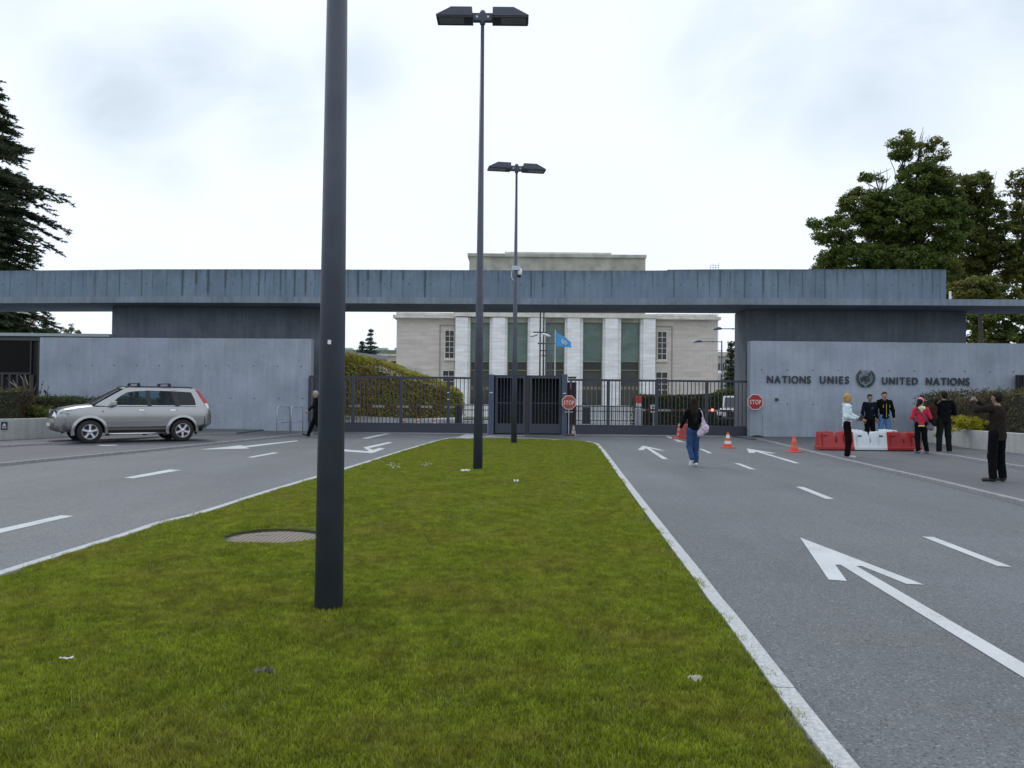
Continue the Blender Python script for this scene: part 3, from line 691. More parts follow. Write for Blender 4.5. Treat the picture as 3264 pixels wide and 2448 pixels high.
gl_ = thing('sliding_gate', 'dark barred sliding gate left of the pedestrian doors with the hedge bank behind', 'gate', (PX(1300, GY), GY, 0))
x0, x1 = PX(985, GY), PX(1555, GY); bar_panel(gl_, x0, x1, sp(x0, x1, lp, .159), lp+[x0+.04], Ztop, Zpt)
for zz_ in (1.42, 1.70): MB().box(lp[2]-.04, lp[2]+.04, GY-.056, GY-.049, zz_, zz_+.03).build('reflector', M_white, gl_, world=True)
rp = [PX(c, GY) for c in (1938.6, 2093, 2252.6)]
gr_ = thing('sliding_gate', 'dark barred sliding gate between the stop sign on a stand and the lettered wall', 'gate', (PX(2100, GY), GY, 0))
x0, x1 = PX(1810, GY), PX(2378, GY); bar_panel(gr_, x0, x1, sp(x0, x1, rp, .159), rp, Ztop-.03, Zpt)
MB().box(PX(2378, GY), PX(2392, GY), GY-.12, GY+.10, 0, Ztop+.08).build('end_post', M_dark, gr_, world=True)
for nm, xa, xb in (('left', 1557, 1574.7), ('right', 1790, 1807.6)):
    t = thing('gate_post', 'blue grey steel gate post on the %s side of the pedestrian doors' % nm, 'post', (PX((xa+xb)/2, GY-.05), GY-.05, 0), group='posts beside the pedestrian doors')
    MB().box(PX(xa, GY), PX(xb, GY), GY-.15, GY+.05, 0, gz(1193.5, xa)).build('shaft', M_gateb, t, world=True, bevel=.012)
    MB().box(PX(xa+4, GY), PX(xb-4, GY), GY-.156, GY-.149, 1.72, 1.75).build('reflector', M_white, t, world=True)
M_gated = mat('door_paint', (.036, .044, .062), .5, var=.1)
for nm, xa, xb in (('left', 1579, 1675), ('right', 1688, 1789)):
    t = thing('pedestrian_gate', 'narrow dark pedestrian door with vertical bars, %s one of the pair' % nm, 'gate', (PX((xa+xb)/2, GY), GY, 0), group='pair of pedestrian doors')
    X0, X1 = PX(xa, GY), PX(xb, GY); zt = gz(1198, 1650)
    B = lambda mb, n: mb.build(n, M_gated, t, world=True)
    B(MB().box(X0, X0+.10, GY-.04, GY+.04, .05, zt), 'frame_stile'); B(MB().box(X1-.10, X1, GY-.04, GY+.04, .05, zt), 'frame_stile')
    B(MB().box(X0+.10, X1-.10, GY-.037, GY+.037, zt-.10, zt), 'top_rail'); B(MB().box(X0+.10, X1-.10, GY-.037, GY+.037, .07, .46), 'kick_panel')
    B(MB().box(X0+.10, X1-.10, GY-.01, GY+.01, 1.30, 1.33), 'middle_rail')
    bm = MB().box(-.013, .013, -.014, .014, 0, zt-.10-.46).mesh('bar'); k = 7
    for i in range(1, k+1):
        o = link('bar', bm, M_gated, t); o.matrix_parent_inverse = wmat(t).inverted(); o.location = (X0+.10+(X1-X0-.2)*i/(k+1), GY, .46)
MB().box(PX(1676, GY), PX(1687, GY), GY-.03, GY+.05, 0, gz(1200, 1680)).build('gate_post', M_dark, None, label='dark narrow post between the two pedestrian doors', category='post')
# dark passage cabin behind the pedestrian doors
cb = thing('passage_cabin', 'dark enclosed passage directly behind the two pedestrian doors', 'cabin', (PX(1683, GY+1), GY+1, 0))
c0, c1 = PX(1560, GY)+.0, PX(1806, GY)
MB().box(c0, c0+.06, GY+.12, GY+2.6, 0, 2.42).build('side_panel', M_dark, cb, world=True)
MB().box(c1-.06, c1, GY+.12, GY+2.6, 0, 2.42).build('side_panel', M_dark, cb, world=True)
MB().box(c0+.06, c1-.06, GY+2.5, GY+2.6, 0, 2.42).build('back_panel', M_dark, cb, world=True)
MB().box(c0, c1, GY+.12, GY+2.6, 2.423, 2.47).build('roof', M_dark, cb, world=True)
# motor box and small device by the right gate
t = thing('gate_motor_box', 'tall dark drive box behind the stop sign on a stand', 'box', (PX(1823, GY+.3), GY+.3, 0))
MB().box(PX(1809, GY+.2), PX(1837, GY+.2), GY+.13, GY+.55, 0, 2.2).build('housing', mat('dark_red_box', (.045, .015, .02), .6), t, world=True, bevel=.015)
MB().box(PX(1811, GY), PX(1836, GY), GY-.10, GY+.30, Ztop-.01, Ztop+.06).build('sensor_bar', M_dark, t, world=True)
MB().box(PX(1817, GY), PX(1823, GY), GY+.06, GY+.12, 1.90, 2.25).build('lamp_tube', mat('pale_green_tube', (.25, .30, .28), .4), t, world=True)
# ================================================================== ASSEMBLY BUILDING far behind the gates
def stone(name, col, bw, bh, mort=.04, var=.12, md=.78):
    m, t, b = newmat(name); N = t.nodes; L = t.links
    c = N.new('ShaderNodeTexCoord'); mp = N.new('ShaderNodeMapping'); mp.inputs['Rotation'].default_value = (PI/2, 0, 0); L.new(c.outputs['Object'], mp.inputs[0])
    k = N.new('ShaderNodeTexBrick'); k.inputs['Scale'].default_value = 1; k.inputs['Brick Width'].default_value = bw; k.inputs['Row Height'].default_value = bh
    k.inputs['Mortar Size'].default_value = mort; k.inputs['Color1'].default_value = rgba([v*(1-var) for v in col]); k.inputs['Color2'].default_value = rgba([v*(1+var) for v in col]); k.inputs['Mortar'].default_value = rgba([v*md for v in col])
    L.new(mp.outputs[0], k.inputs['Vector'])
    n = N.new('ShaderNodeTexNoise'); n.inputs['Scale'].default_value = .9; n.inputs['Detail'].default_value = 6
    m2 = N.new('ShaderNodeMapping'); m2.inputs['Scale'].default_value = (.25, .25, 1.4); L.new(c.outputs['Object'], m2.inputs[0]); L.new(m2.outputs[0], n.inputs['Vector'])
    r = N.new('ShaderNodeMapRange'); r.inputs[1].default_value = .35; r.inputs[2].default_value = .65; r.inputs[3].default_value = .9; r.inputs[4].default_value = 1.07; L.new(n.outputs[0], r.inputs[0])
    s = N.new('ShaderNodeVectorMath'); s.operation = 'SCALE'; L.new(k.outputs['Color'], s.inputs[0]); L.new(r.outputs[0], s.inputs['Scale']); L.new(s.outputs[0], b.inputs['Base Color'])
    b.inputs['Roughness'].default_value = .85; b.inputs['Specular IOR Level'].default_value = .2; MATS[name] = m; return m
M_lime = stone('limestone_wall', (.53, .485, .44), 3.2, 1.05, .03, .06)
M_marble = stone('marble_pilaster', (.74, .74, .74), 2.6, .85, .03, .05)
M_corn = mat('stone_cornice', (.58, .56, .50), .85, var=.15, scale=.8)
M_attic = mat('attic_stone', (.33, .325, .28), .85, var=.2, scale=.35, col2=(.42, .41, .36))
M_trim = mat('green_bronze_trim', (.20, .23, .13), .6, var=.1)
M_gdark = mat('dark_glass', (.016, .016, .018), .25, var=.2, scale=.5)
def blind(name):
    m, t, b = newmat(name); N = t.nodes; L = t.links; c = N.new('ShaderNodeTexCoord')
    mp = N.new('ShaderNodeMapping'); mp.inputs['Scale'].default_value = (.35, .35, .6); L.new(c.outputs['Object'], mp.inputs[0])
    n = N.new('ShaderNodeTexNoise'); n.inputs['Scale'].default_value = .8; n.inputs['Detail'].default_value = 5; n.inputs['Distortion'].default_value = .8; L.new(mp.outputs[0], n.inputs['Vector'])
    r = N.new('ShaderNodeValToRGB'); r.color_ramp.elements[0].position = .3; r.color_ramp.elements[0].color = (.055, .105, .085, 1); r.color_ramp.elements[1].position = .72; r.color_ramp.elements[1].color = (.115, .18, .16, 1)
    L.new(n.outputs[0], r.inputs[0]); L.new(r.outputs[0], b.inputs['Base Color']); b.inputs['Roughness'].default_value = .22; b.inputs['Specular IOR Level'].default_value = .6; MATS[name] = m; return m
M_blind = blind('green_blind')
BY = 200.0
def bxp(parent, name, m, x0, x1, yt, yb, Y0, Y1, zb=None, bevel=0):   # block from photo columns/rows at depth Y0, going back to Y1
    ym = (yt+(yb or 1290))/2; X0, X1 = PX(x0, Y0, ym), PX(x1, Y0, ym); zt = P((x0+x1)/2, yt, Y0).z; z0 = P((x0+x1)/2, yb, Y0).z if zb is None else zb
    return MB().box(X0, X1, Y0, Y1, z0, zt).build(name, m, parent, world=True)
ab = thing('assembly_building', 'large pale stone assembly building with six white marble piers seen through the gateway', 'building', (0, BY, 0))
bxp(ab, 'wing', M_lime, 1263, 1452, 1009, 0, BY+1.2, BY+60, 0); bxp(ab, 'wing', M_lime, 2090, 2287, 1014, 0, BY+1.2, BY+60, 0)
bxp(ab, 'wing_cornice', M_corn, 1252, 1452, 1004, 1013, BY-.6, BY+61); bxp(ab, 'wing_cornice', M_corn, 2092, 2299, 1009, 1018, BY-.6, BY+61)
bxp(ab, 'wing_parapet', M_corn, 1263, 1452, 996, 1003.5, BY+.4, BY+59); bxp(ab, 'wing_parapet', M_corn, 2092, 2287, 1001, 1008.5, BY+.4, BY+59)
bxp(ab, 'entablature', M_corn, 1446, 2094, 998, 1011, BY-1.6, BY+59)
bxp(ab, 'attic', M_attic, 1495, 2057, 819, 1000, 214, 250); bxp(ab, 'attic_cornice', M_attic, 1490, 2061, 809.5, 819, 213.2, 251); bxp(ab, 'roof_light', M_corn, 1609, 1949, 804, 809.5, 222, 245)
piers = [(1450.6, 1490), (1569, 1609), (1688.6, 1728), (1808, 1848), (1928.5, 1969), (2050, 2089)]
for a, b_ in piers: bxp(ab, 'pier', M_marble, a, b_, 1011.5, 0, BY-1.2, BY+1.5, 0)
wins = [(1500, 1559.5), (1618, 1680), (1738, 1797.5), (1857.5, 1918), (1978, 2037)]
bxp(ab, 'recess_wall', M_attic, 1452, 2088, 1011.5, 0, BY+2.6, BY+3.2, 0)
for i, (a, b_) in enumerate(wins):
    X0, X1 = PX(a, BY+1, 1150), PX(b_, BY+1, 1150); zt = P((a+b_)/2, 1030, BY+1).z; z1 = P((a+b_)/2, 1152.5, BY+1).z; z2 = P((a+b_)/2, 1180, BY+1).z
    jl, jr = PX(piers[i][1], BY-1.2, 1150), PX(piers[i+1][0], BY-1.2, 1150)
    MB().box(jl+.005, X0-.10, BY-.3, BY+2.59, 0, P(a, 1012, BY).z).build('jamb', M_marble, ab, world=True)
    MB().box(X1+.10, jr-.005, BY-.3, BY+2.59, 0, P(a, 1012, BY).z).build('jamb', M_marble, ab, world=True)
    MB().box(X0-.10, X1+.10, BY+.5, BY+2.59, zt+.1, P(a, 1012, BY).z).build('lintel', M_attic, ab, world=True)
    w = link('window', MB().box(X0-.1, X0+.12, BY+1.2, BY+1.9, 0, zt+.1).box(X1-.12, X1+.1, BY+1.2, BY+1.9, 0, zt+.1).box(X0+.12, X1-.12, BY+1.2, BY+1.9, zt-.12, zt+.1).box(X0+.12, X1-.12, BY+1.2, BY+1.9, z1-.12, z1+.12).box(X0+.12, X1-.12, BY+1.2, BY+1.9, z2-.1, z2+.1).mesh('window_frame'), M_trim, ab, world=True)
    MB().box(X0+.12, X1-.12, BY+1.55, BY+1.6, z1+.12, zt-.12).build('blind', M_blind, w, world=True)
    MB().box(X0+.12, X1-.12, BY+1.5, BY+1.54, (z1+zt)/2-.06, (z1+zt)/2+.03).build('transom', M_trim, w, world=True)
    MB().box(X0+.12, X1-.12, BY+1.65, BY+1.7, z2+.1, z1-.12).build('pane', M_gdark, w, world=True)
    MB().box(X0+.12, X1-.12, BY+1.65, BY+1.7, .05, z2-.1).build('pane', mat('dark_glass_lower', (.045, .043, .038), .3, var=.25, scale=.35), w, world=True)
    zl = P((a+b_)/2, 1237, BY).z
    for k in range(5):
        xx = X0+.4+(X1-X0-.8)*k/4
        MB().box(xx-.32, xx+.32, BY+1.56, BY+1.64, zl-.4, zl+.4).build('lobby_panel', mat('lobby_panel', (.22, .20, .13), .6, var=.2, scale=2), w, world=True)
    for k in (1, 2, 3):
        xx = X0+(X1-X0)*k/4; MB().box(xx-.05, xx+.05, BY+1.57, BY+1.62, .05, zl-.5).build('mullion', M_trim, w, world=True)
def small_win(x0, x1, yt, yb, nc, nr, sill=None):
    X0, X1 = PX(x0, BY+1, 1120), PX(x1, BY+1, 1120); zt = P(x0, yt, BY+1).z; zb = P(x0, yb, BY+1).z
    mb = MB(); fw = .14
    mb.box(X0-.1, X0+.08, BY+.95, BY+1.25, zb-.1, zt+.1).box(X1-.08, X1+.1, BY+.95, BY+1.25, zb-.1, zt+.1).box(X0+.08, X1-.08, BY+.95, BY+1.25, zt-.08, zt+.1).box(X0+.08, X1-.08, BY+.95, BY+1.25, zb-.1, zb+.08)
    w = mb.build('window', M_corn, ab, world=True)
    cw = (X1-X0-.16)/nc; rh = (zt-zb-.16)/nr
    for i in range(nc):
        for j in range(nr):
            xa, za = X0+.08+cw*i, zb+.08+rh*j
            MB().box(xa+fw/2, xa+cw-fw/2, BY+1.12, BY+1.16, za+fw/2, za+rh-fw/2).build('pane', M_gdark, w, world=True)
    for i in range(1, nc): xx = X0+.08+cw*i; MB().box(xx-fw/2+.003, xx+fw/2-.003, BY+1.05, BY+1.19, zb+.08, zt-.08).build('glazing_bar', M_corn, w, world=True)
    for j in range(1, nr): zz_ = zb+.08+rh*j; MB().box(X0+.08, X1-.08, BY+1.07, BY+1.187, zz_-fw/2+.003, zz_+fw/2-.003).build('glazing_bar', M_corn, w, world=True)
    MB().box(X0+.05, X1-.05, BY+1.17, BY+1.195, zb+.05, zt-.05).build('backing', M_gdark, w, world=True)
    if sill: MB().box(PX(sill[0], BY), PX(sill[1], BY), BY+.6, BY+1.2, zb-.6, zb-.1).build('sill', M_corn, w, world=True)
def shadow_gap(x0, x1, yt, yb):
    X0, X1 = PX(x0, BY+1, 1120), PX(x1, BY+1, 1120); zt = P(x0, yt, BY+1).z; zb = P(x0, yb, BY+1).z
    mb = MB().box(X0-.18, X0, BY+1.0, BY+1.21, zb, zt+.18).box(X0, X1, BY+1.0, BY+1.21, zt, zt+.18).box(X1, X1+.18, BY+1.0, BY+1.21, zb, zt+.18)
    mb.build('recess_shade_strip', mat('recess_shade_stone', (.27, .24, .20), .9), ab, world=True)  # dark strips stand in for the shade along the recess edges
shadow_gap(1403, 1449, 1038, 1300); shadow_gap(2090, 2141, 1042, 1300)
small_win(1418, 1447, 1053, 1141.5, 2, 5, (1413, 1450)); small_win(2096, 2125, 1056.5, 1146, 2, 5, (2091, 2129))
small_win(1412, 1449, 1181, 1250, 2, 4); small_win(2091, 2129, 1186, 1262, 2, 4)
# antenna on the roof to the right
t = thing('antenna', 'faint thin antenna mast cluster above the beam right of centre', 'antenna', (PX(2275, 190), 190, 0))
mb = MB()
for x, yt in ((2264, 846), (2273, 840), (2281, 843), (2290, 838)): a_ = P(x, 862, 190); mb.tube([(a_.x, 190, 8), (a_.x, 190, P(x, yt, 190).z)], .06, 5)
for y in (845, 852): a_ = P(2262, y, 190); c_ = P(2292, y+1, 190); mb.tube([tuple(a_), tuple(c_)], .05, 5)
mb.build('mast', mat('pale_metal', (.45, .42, .40), .6, var=0), t, world=True)

# library wing / low buildings on the left behind the hedge bank
lb = thing('rear_building', 'low stone building with green roof edge left of the assembly building', 'building', (PX(1180, 235), 235, 0))
bxp(lb, 'wall', M_lime, 1000, 1290, 1134, 0, 235, 250, 0); bxp(lb, 'cornice', M_corn, 990, 1290, 1127, 1134, 234.4, 250.5)
bxp(lb, 'green_roof', mat('green_copper_roof', (.16, .21, .15), .7, var=.15, scale=.3), 1000, 1290, 1114.5, 1127, 236, 249)
for a, b_ in ((1085, 1122), (1203, 1234), (1257, 1275)): bxp(lb, 'roof_light', mat('rooflight_glass', (.45, .52, .50), .3, var=.1), a, b_, 1108.5, 1114.5, 238, 241)
w = bxp(lb, 'window', M_gdark, 1246, 1262, 1151, 1167, 234.9, 235.2); bxp(lb, 'window', M_gdark, 1196, 1212, 1151, 1167, 234.9, 235.2)
fr = thing('pavilion', 'dark flat roofed pavilion above the ivy bank', 'building', (PX(1150, 90), 90, 0))
a0, a1, a2, a3 = P(1000, 1113, 80), P(1234, 1143, 100), P(1234, 1148, 100), P(1000, 1123, 80)
mb = MB(); mb.prism([(P(900, 1115, 78).x, 78), (P(1234, 1146, 100).x, 100), (P(1234, 1146, 112).x, 112), (P(900, 1115, 104).x, 104)], 6.1, 6.55)
M_pav = mat('pavilion_roof', (.16, .18, .23), .5, var=.1); mb.build('roof', M_pav, fr, world=True)
MB().prism([(P(900, 1115, 81).x, 81), (P(1205, 1146, 98).x, 98), (P(1205, 1146, 108).x, 108), (P(900, 1115, 102).x, 102)], 0, 6.09).build('wall', mat('brown_timber', (.10, .065, .045), .7, var=.2, scale=2), fr, world=True)
t = thing('globe_lamp', 'white dome lamp peeking over the ivy bank by the pavilion', 'lamp', (P(1207, 1165, 70).x, 70, 0))
MB().ball((0, 0, P(1207, 1166, 70).z), (.34, .34, .22), 12).build('globe', M_white, t, smooth=True); MB().tube([(0, 0, 0), (0, 0, P(1207, 1166, 70).z-.1)], .05, 6).build('stem', M_dark, t)
rw = thing('ramp_wall', 'grey low ramp wall between the ivy bank and the stone building', 'wall', (PX(1290, 120), 120, 0))
mb = MB(); q0, q1, q2, q3 = P(1190, 1162, 120), P(1339, 1175, 120), P(1339, 1240, 120), P(1190, 1240, 120)
mb.elev([(q0.x, q0.z), (q1.x, q1.z), (q1.x, -.05), (q0.x, -.05)], 120, 120.5).build('wall_face', mat('ramp_stone', (.40, .39, .37), .85, var=.1, scale=.8), rw, world=True)
rb = thing('rear_building', 'sliver of stone building right of the assembly building under the street lamp', 'building', (PX(2320, 190), 190, 0))
bxp(rb, 'wall', M_lime, 2270, 2420, 1136, 0, 235, 245, 0); bxp(rb, 'cornice', M_corn, 2268, 2420, 1122, 1136, 234.2, 246)
w = bxp(rb, 'window', M_gdark, 2288, 2316, 1158, 1179, 234.9, 235.2); bxp(rb, 'roof_rail', M_dark, 2280, 2304, 1117, 1118.5, 236, 236.1)
for k in (2295, 2302, 2309): MB().box(PX(k, 234.8)-.07, PX(k, 234.8)+.07, 234.8, 234.88, P(k, 1179, 234.8).z, P(k, 1158, 234.8).z).build('glazing_bar', M_corn, w, world=True)

# left side: tall pale building and low gatehouse
tb = thing('tall_building', 'pale tall building seen under the beam at far left between cedar branches', 'building', (PX(60, 85), 85, 0))
bxp(tb, 'wall', mat('pale_render', (.58, .54, .46), .8, var=.06, scale=.5), 22, 97, 962, 0, 85, 85.8, 0)
bxp(tb, 'side_panel', mat('dark_panel', (.07, .07, .09), .6, var=.1), 10, 22, 960, 0, 84.9, 85.8, 0)
bxp(tb, 'glass_strip', mat('olive_glass', (.25, .27, .14), .4, var=.15), -60, 10, 962, 0, 85.2, 85.9, 0)
for k in (30, 38, 60): MB().box(PX(k, 84.9)-.04, PX(k, 84.9)+.04, 84.93, 85.01, 0, 11).build('joint', mat('joint_grey', (.4, .38, .34), .8), tb, world=True)
gh = thing('gatehouse', 'low dark glazed gatehouse with thin flat roof at the far left', 'building', (PX(40, 37), 37, 0))
YG = 35.6
def zg(y, Y=YG): return P(60, y, Y).z
MB().box(PX(-500, YG), PX(352, YG)-.02, YG-.15, YG+8, zg(1072), zg(1062)).build('roof', mat('zinc_roof', (.32, .36, .38), .5, var=.1), gh, world=True, bevel=.01)
MB().box(PX(-500, YG), PX(125, YG)+.1, YG+.0, YG+.2, zg(1085), zg(1072)-.003).build('fascia', mat('green_grey_fascia', (.07, .09, .10), .6), gh, world=True)
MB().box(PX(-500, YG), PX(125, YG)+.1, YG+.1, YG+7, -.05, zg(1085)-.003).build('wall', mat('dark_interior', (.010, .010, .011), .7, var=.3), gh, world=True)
w = MB().box(PX(94, YG), PX(98, YG), YG-.02, YG+.09, 1.1, zg(1086)).box(PX(118, YG), PX(124, YG), YG-.02, YG+.09, .1, zg(1086)).box(PX(-500, YG), PX(94, YG), YG-.02, YG+.09, zg(1194), zg(1187)).build('window', M_dark, gh, world=True)
MB().box(PX(-500, YG), PX(93.5, YG), YG+.03, YG+.06, zg(1186.5), zg(1086)).build('pane', mat('black_glass', (.004, .0045, .004), .6, var=.1, spec=.15), w, world=True)
bmm = MB().box(-.05, .05, -.03, .03, 0, zg(1194)-.1).mesh('slat')
for i in range(16):
    o = link('slat', bmm, mat('dark_slat', (.035, .033, .036), .6), gh); o.matrix_parent_inverse = wmat(gh).inverted(); o.location = (PX(120, YG)-.2-i*.33, YG-.06, .1)

# ================================================================== VEGETATION
def leaf_cloud(centers, rad, per, size, flat=.6, tint=None, tilt=.9, long=1.0, inner=.3):
    """clumps of small leaf quads; returns V, F, tint"""
    c = np.repeat(np.asarray(centers), per, 0); r = np.repeat(np.broadcast_to(rad, (len(centers),)), per); n = len(c)
    d = rng.normal(size=(n, 3)); d /= np.linalg.norm(d, axis=1)[:, None]
    rr = r*(inner+(1-inner)*rng.uniform(0, 1, n)**.5)
    p = c+d*rr[:, None]*np.array([1, 1, flat])
    nm = d*.5+np.array([0, 0, .8])+rng.normal(size=(n, 3))*tilt*.6; nm /= np.linalg.norm(nm, axis=1)[:, None]
    a = np.cross(nm, rng.normal(size=(n, 3))); a /= np.linalg.norm(a, axis=1)[:, None]; b = np.cross(nm, a)
    s = size*rng.uniform(.6, 1.3, n)[:, None]
    V = np.stack([p-a*s*long, p-b*s*.5+nm*s*.12, p+a*s*long, p+b*s*.5+nm*s*.12], 1).reshape(-1, 3)
    F = np.arange(n*4).reshape(-1, 4)
    t = np.repeat(np.repeat(rng.uniform(0, .75, len(centers)), per)*.7+rng.uniform(0, .45, n), 4) if tint is None else np.repeat(tint, 4)
    return V, F, np.clip(t, 0, 1)
def limb(mb, a, b, r0, r1, wob=.08, n=5):
    a, b = Vector(a), Vector(b); L = (b-a).length; pts = []
    for i in range(n+1):
        t = i/n; p = a.lerp(b, t); k = wob*L*math.sin(PI*t)
        pts.append(p+Vector((random.uniform(-k, k), random.uniform(-k, k), random.uniform(-k, k)*.5)))
    mb.tube(pts, [r0+(r1-r0)*i/n for i in range(n+1)], 7)
M_bark = mat('bark', (.055, .045, .035), .9, var=.3, scale=8, bump=.6, bscale=30)
M_bark2 = mat('bark_grey', (.17, .16, .12), .9, var=.3, scale=20)
M_maple = foliage('maple_leaves', (.045, .078, .018), (.20, .27, .060), .5, patch=(.18, .19, .045), pscale=.28, trans=.5)
M_maple2 = foliage('tree_leaves', (.048, .075, .018), (.21, .24, .060), .5, patch=(.20, .19, .05), pscale=.3, trans=.5)
M_cedar = foliage('cedar_needles', (.03, .046, .024), (.10, .13, .06), .6, trans=.08)
M_conif = foliage('conifer_needles', (.025, .042, .026), (.06, .085, .045), .6, trans=.05)
def tree(name, label, cat, px, Y, blobs, m, depth=.8, dens=1.0, lsz=.16, crad=.55, per=70, trunk_r=.35, trunk_top=None, fork=9, z0=0, group=None):
    """blobs: photo ellipses (cx, cy, rx, ry, weight) of the crown at depth Y"""
    base = Vector((PX(px, Y), Y, z0)); t = thing(name, label, cat, base, group=group)
    ppm = FPX/Y; cs = []; mb = MB()
    big = []
    for (cx, cy, rx, ry, w) in blobs:
        c = P(cx, cy, Y); RX, RZ = rx/ppm, ry/ppm; RY = RX*depth
        n = int(max(5, dens*w*RX*RZ*RY*4.19/(crad**3*4.19)*1.15)); big.append((c, RX, RZ))
        d = rng.normal(size=(n, 3)); d /= np.linalg.norm(d, axis=1)[:, None]; r = rng.uniform(.25, 1, n)**.45
        cs.append(np.array(c)+d*r[:, None]*np.array([RX-crad*.5, RY, max(.2, RZ-crad*.4)]))
    cs = np.concatenate(cs); rad = crad*rng.uniform(.55, 1.25, len(cs))
    V, F, T = leaf_cloud(cs, rad, per, lsz, flat=.62)
    me = fast_mesh('crown', V-np.array(base), F, T); link('crown', me, m, t)
    zt = trunk_top or (min(c.z for c, _, _ in big)+.5)
    crown_c = sum((c for c, _, _ in big), Vector())/len(big)
    top = Vector((base.x+(crown_c.x-base.x)*.3, Y, zt)); limb(mb, base, top, trunk_r, trunk_r*.7, .01)
    for c, RX, RZ in big:
        mid = top.lerp(c, .55)+Vector((0, 0, -.1*RZ)); limb(mb, top, mid, trunk_r*.45, trunk_r*.25, .05); limb(mb, mid, c, trunk_r*.25, trunk_r*.1, .08)
        for k in range(fork):
            d = Vector((random.uniform(-1, 1)*RX, random.uniform(-1, 1)*RX*depth, random.uniform(-.6, 1)*RZ))*.85
            limb(mb, mid.lerp(c, random.random()), c+d, trunk_r*.10, .012, .08, 4)
    mb.xf(Matrix.Translation(-base)).build('trunk', M_bark, t, smooth=True, fix=False)
    return t
tree('maple_tree', 'tall broad leafy tree rising above the right end of the beam', 'tree', 2905, 56,
     [(2880, 470, 52, 58, 1.2), (2938, 470, 22, 80, .9), (2985, 480, 40, 58, 1.0), (2935, 580, 92, 80, 1), (2790, 560, 50, 26, .9), (2745, 660, 80, 70, 1), (2655, 740, 75, 62, 1),
      (2590, 712, 26, 20, .8), (2840, 700, 130, 105, 1.1), (2980, 720, 110, 120, 1.1), (2740, 830, 135, 60, 1), (2620, 835, 42, 40, .7), (2600, 860, 30, 18, .7), (2900, 860, 160, 80, 1.1), (3000, 620, 70, 90, 1)], M_maple, dens=1.5, lsz=.10, crad=.42, per=95)
tree('leafy_tree', 'yellowish green leafy tree between the tall tree and the right edge', 'tree', 3115, 60,
     [(3110, 600, 68, 60, 1), (3060, 680, 60, 80, 1), (3150, 690, 66, 110, 1), (3090, 800, 110, 90, 1), (3180, 840, 80, 90, 1), (3070, 580, 40, 30, .8), (3150, 560, 34, 28, .7), (3050, 930, 110, 70, 1)], M_maple2, dens=1.4, lsz=.10, crad=.42, per=95)
tree('leafy_tree', 'thin topped tree cut by the right edge of the picture', 'tree', 3270, 58,
     [(3238, 590, 28, 50, .8), (3262, 640, 50, 80, .8), (3255, 760, 60, 90, 1), (3270, 880, 70, 90, 1), (3235, 700, 30, 50, .7), (3280, 560, 30, 40, .7)], M_maple2, dens=1.4, lsz=.14, crad=.48, per=70, trunk_r=.25)
tree('shrubby_tree', 'low bright green tree standing right behind the roof slab end', 'tree', 3130, 46,
     [(3090, 925, 70, 42, 1), (3180, 940, 70, 46, 1), (3130, 905, 60, 36, 1), (3060, 955, 40, 30, .8)], M_maple2, dens=1.6, lsz=.12, crad=.42, per=80, trunk_r=.15)
tree('shrubby_tree', 'dark tree seen under the roof slab at the right edge', 'tree', 3180, 50,
     [(3130, 1030, 60, 50, 1), (3200, 1010, 70, 55, 1), (3260, 1050, 60, 60, 1), (3180, 1090, 90, 40, 1), (3110, 1085, 50, 30, 1)], M_maple, dens=1.6, lsz=.12, crad=.42, per=80, trunk_r=.18)
tree('round_tree', 'dark rounded tree left of centre under the beam beyond the gatehouse', 'tree', 160, 90,
     [(150, 1050, 26, 26, 1), (180, 1060, 24, 18, 1)], M_conif, dens=1.3, lsz=.14, crad=.5, per=80, trunk_r=.3)
tree('thin_tree', 'sparse pale tree right of the dark rounded tree', 'tree', 222, 95,
     [(210, 1058, 14, 14, .6), (226, 1046, 9, 16, .5), (246, 1060, 14, 12, .5)], M_maple2, dens=.9, lsz=.13, crad=.45, per=30, trunk_r=.12)
def conifer(label, px, Y, ytop, ybot, w, seed):
    random.seed(seed); base = Vector((PX(px, Y), Y, 0)); t = thing('conifer_tree', label, 'tree', base, group='conifers behind the left gate')
    zt, zb = P(px, ytop, Y).z, P(px, ybot, Y).z; W = w/(FPX/Y)/2; cs = []; ra = []
    mb = MB().tube([(0, 0, 0), (0, 0, zt-.2)], [.3, .05], 7)
    for z in np.arange(zb-4, zt, .55):
        k = max(.08, min(1.0, (zt-z)/(zt-zb))); R = W*k*random.uniform(.7, 1.2)
        for j in range(max(3, int(9*k))):
            a = random.uniform(0, 2*PI); 
            for f in (.35, .7, 1.0): cs.append((R*f*math.cos(a), R*f*math.sin(a), z-.25*f+random.uniform(-.1, .1))); ra.append(.35+.25*k)
    V, F, T = leaf_cloud(np.array(cs), np.array(ra), 22, .13, flat=.35)
    link('crown', fast_mesh('crown', V, F, T), M_conif, t); mb.build('trunk', M_bark, t)
conifer('tall pointed dark conifer above the pavilion roof', 1180, 110, 1042, 1125, 40, 3)
conifer('smaller dark conifer left of the tall pointed one', 1152, 110, 1084, 1125, 26, 4)
conifer('dark narrow conifer beside the right wall block', 2330, 75, 1088, 1200, 34, 9)
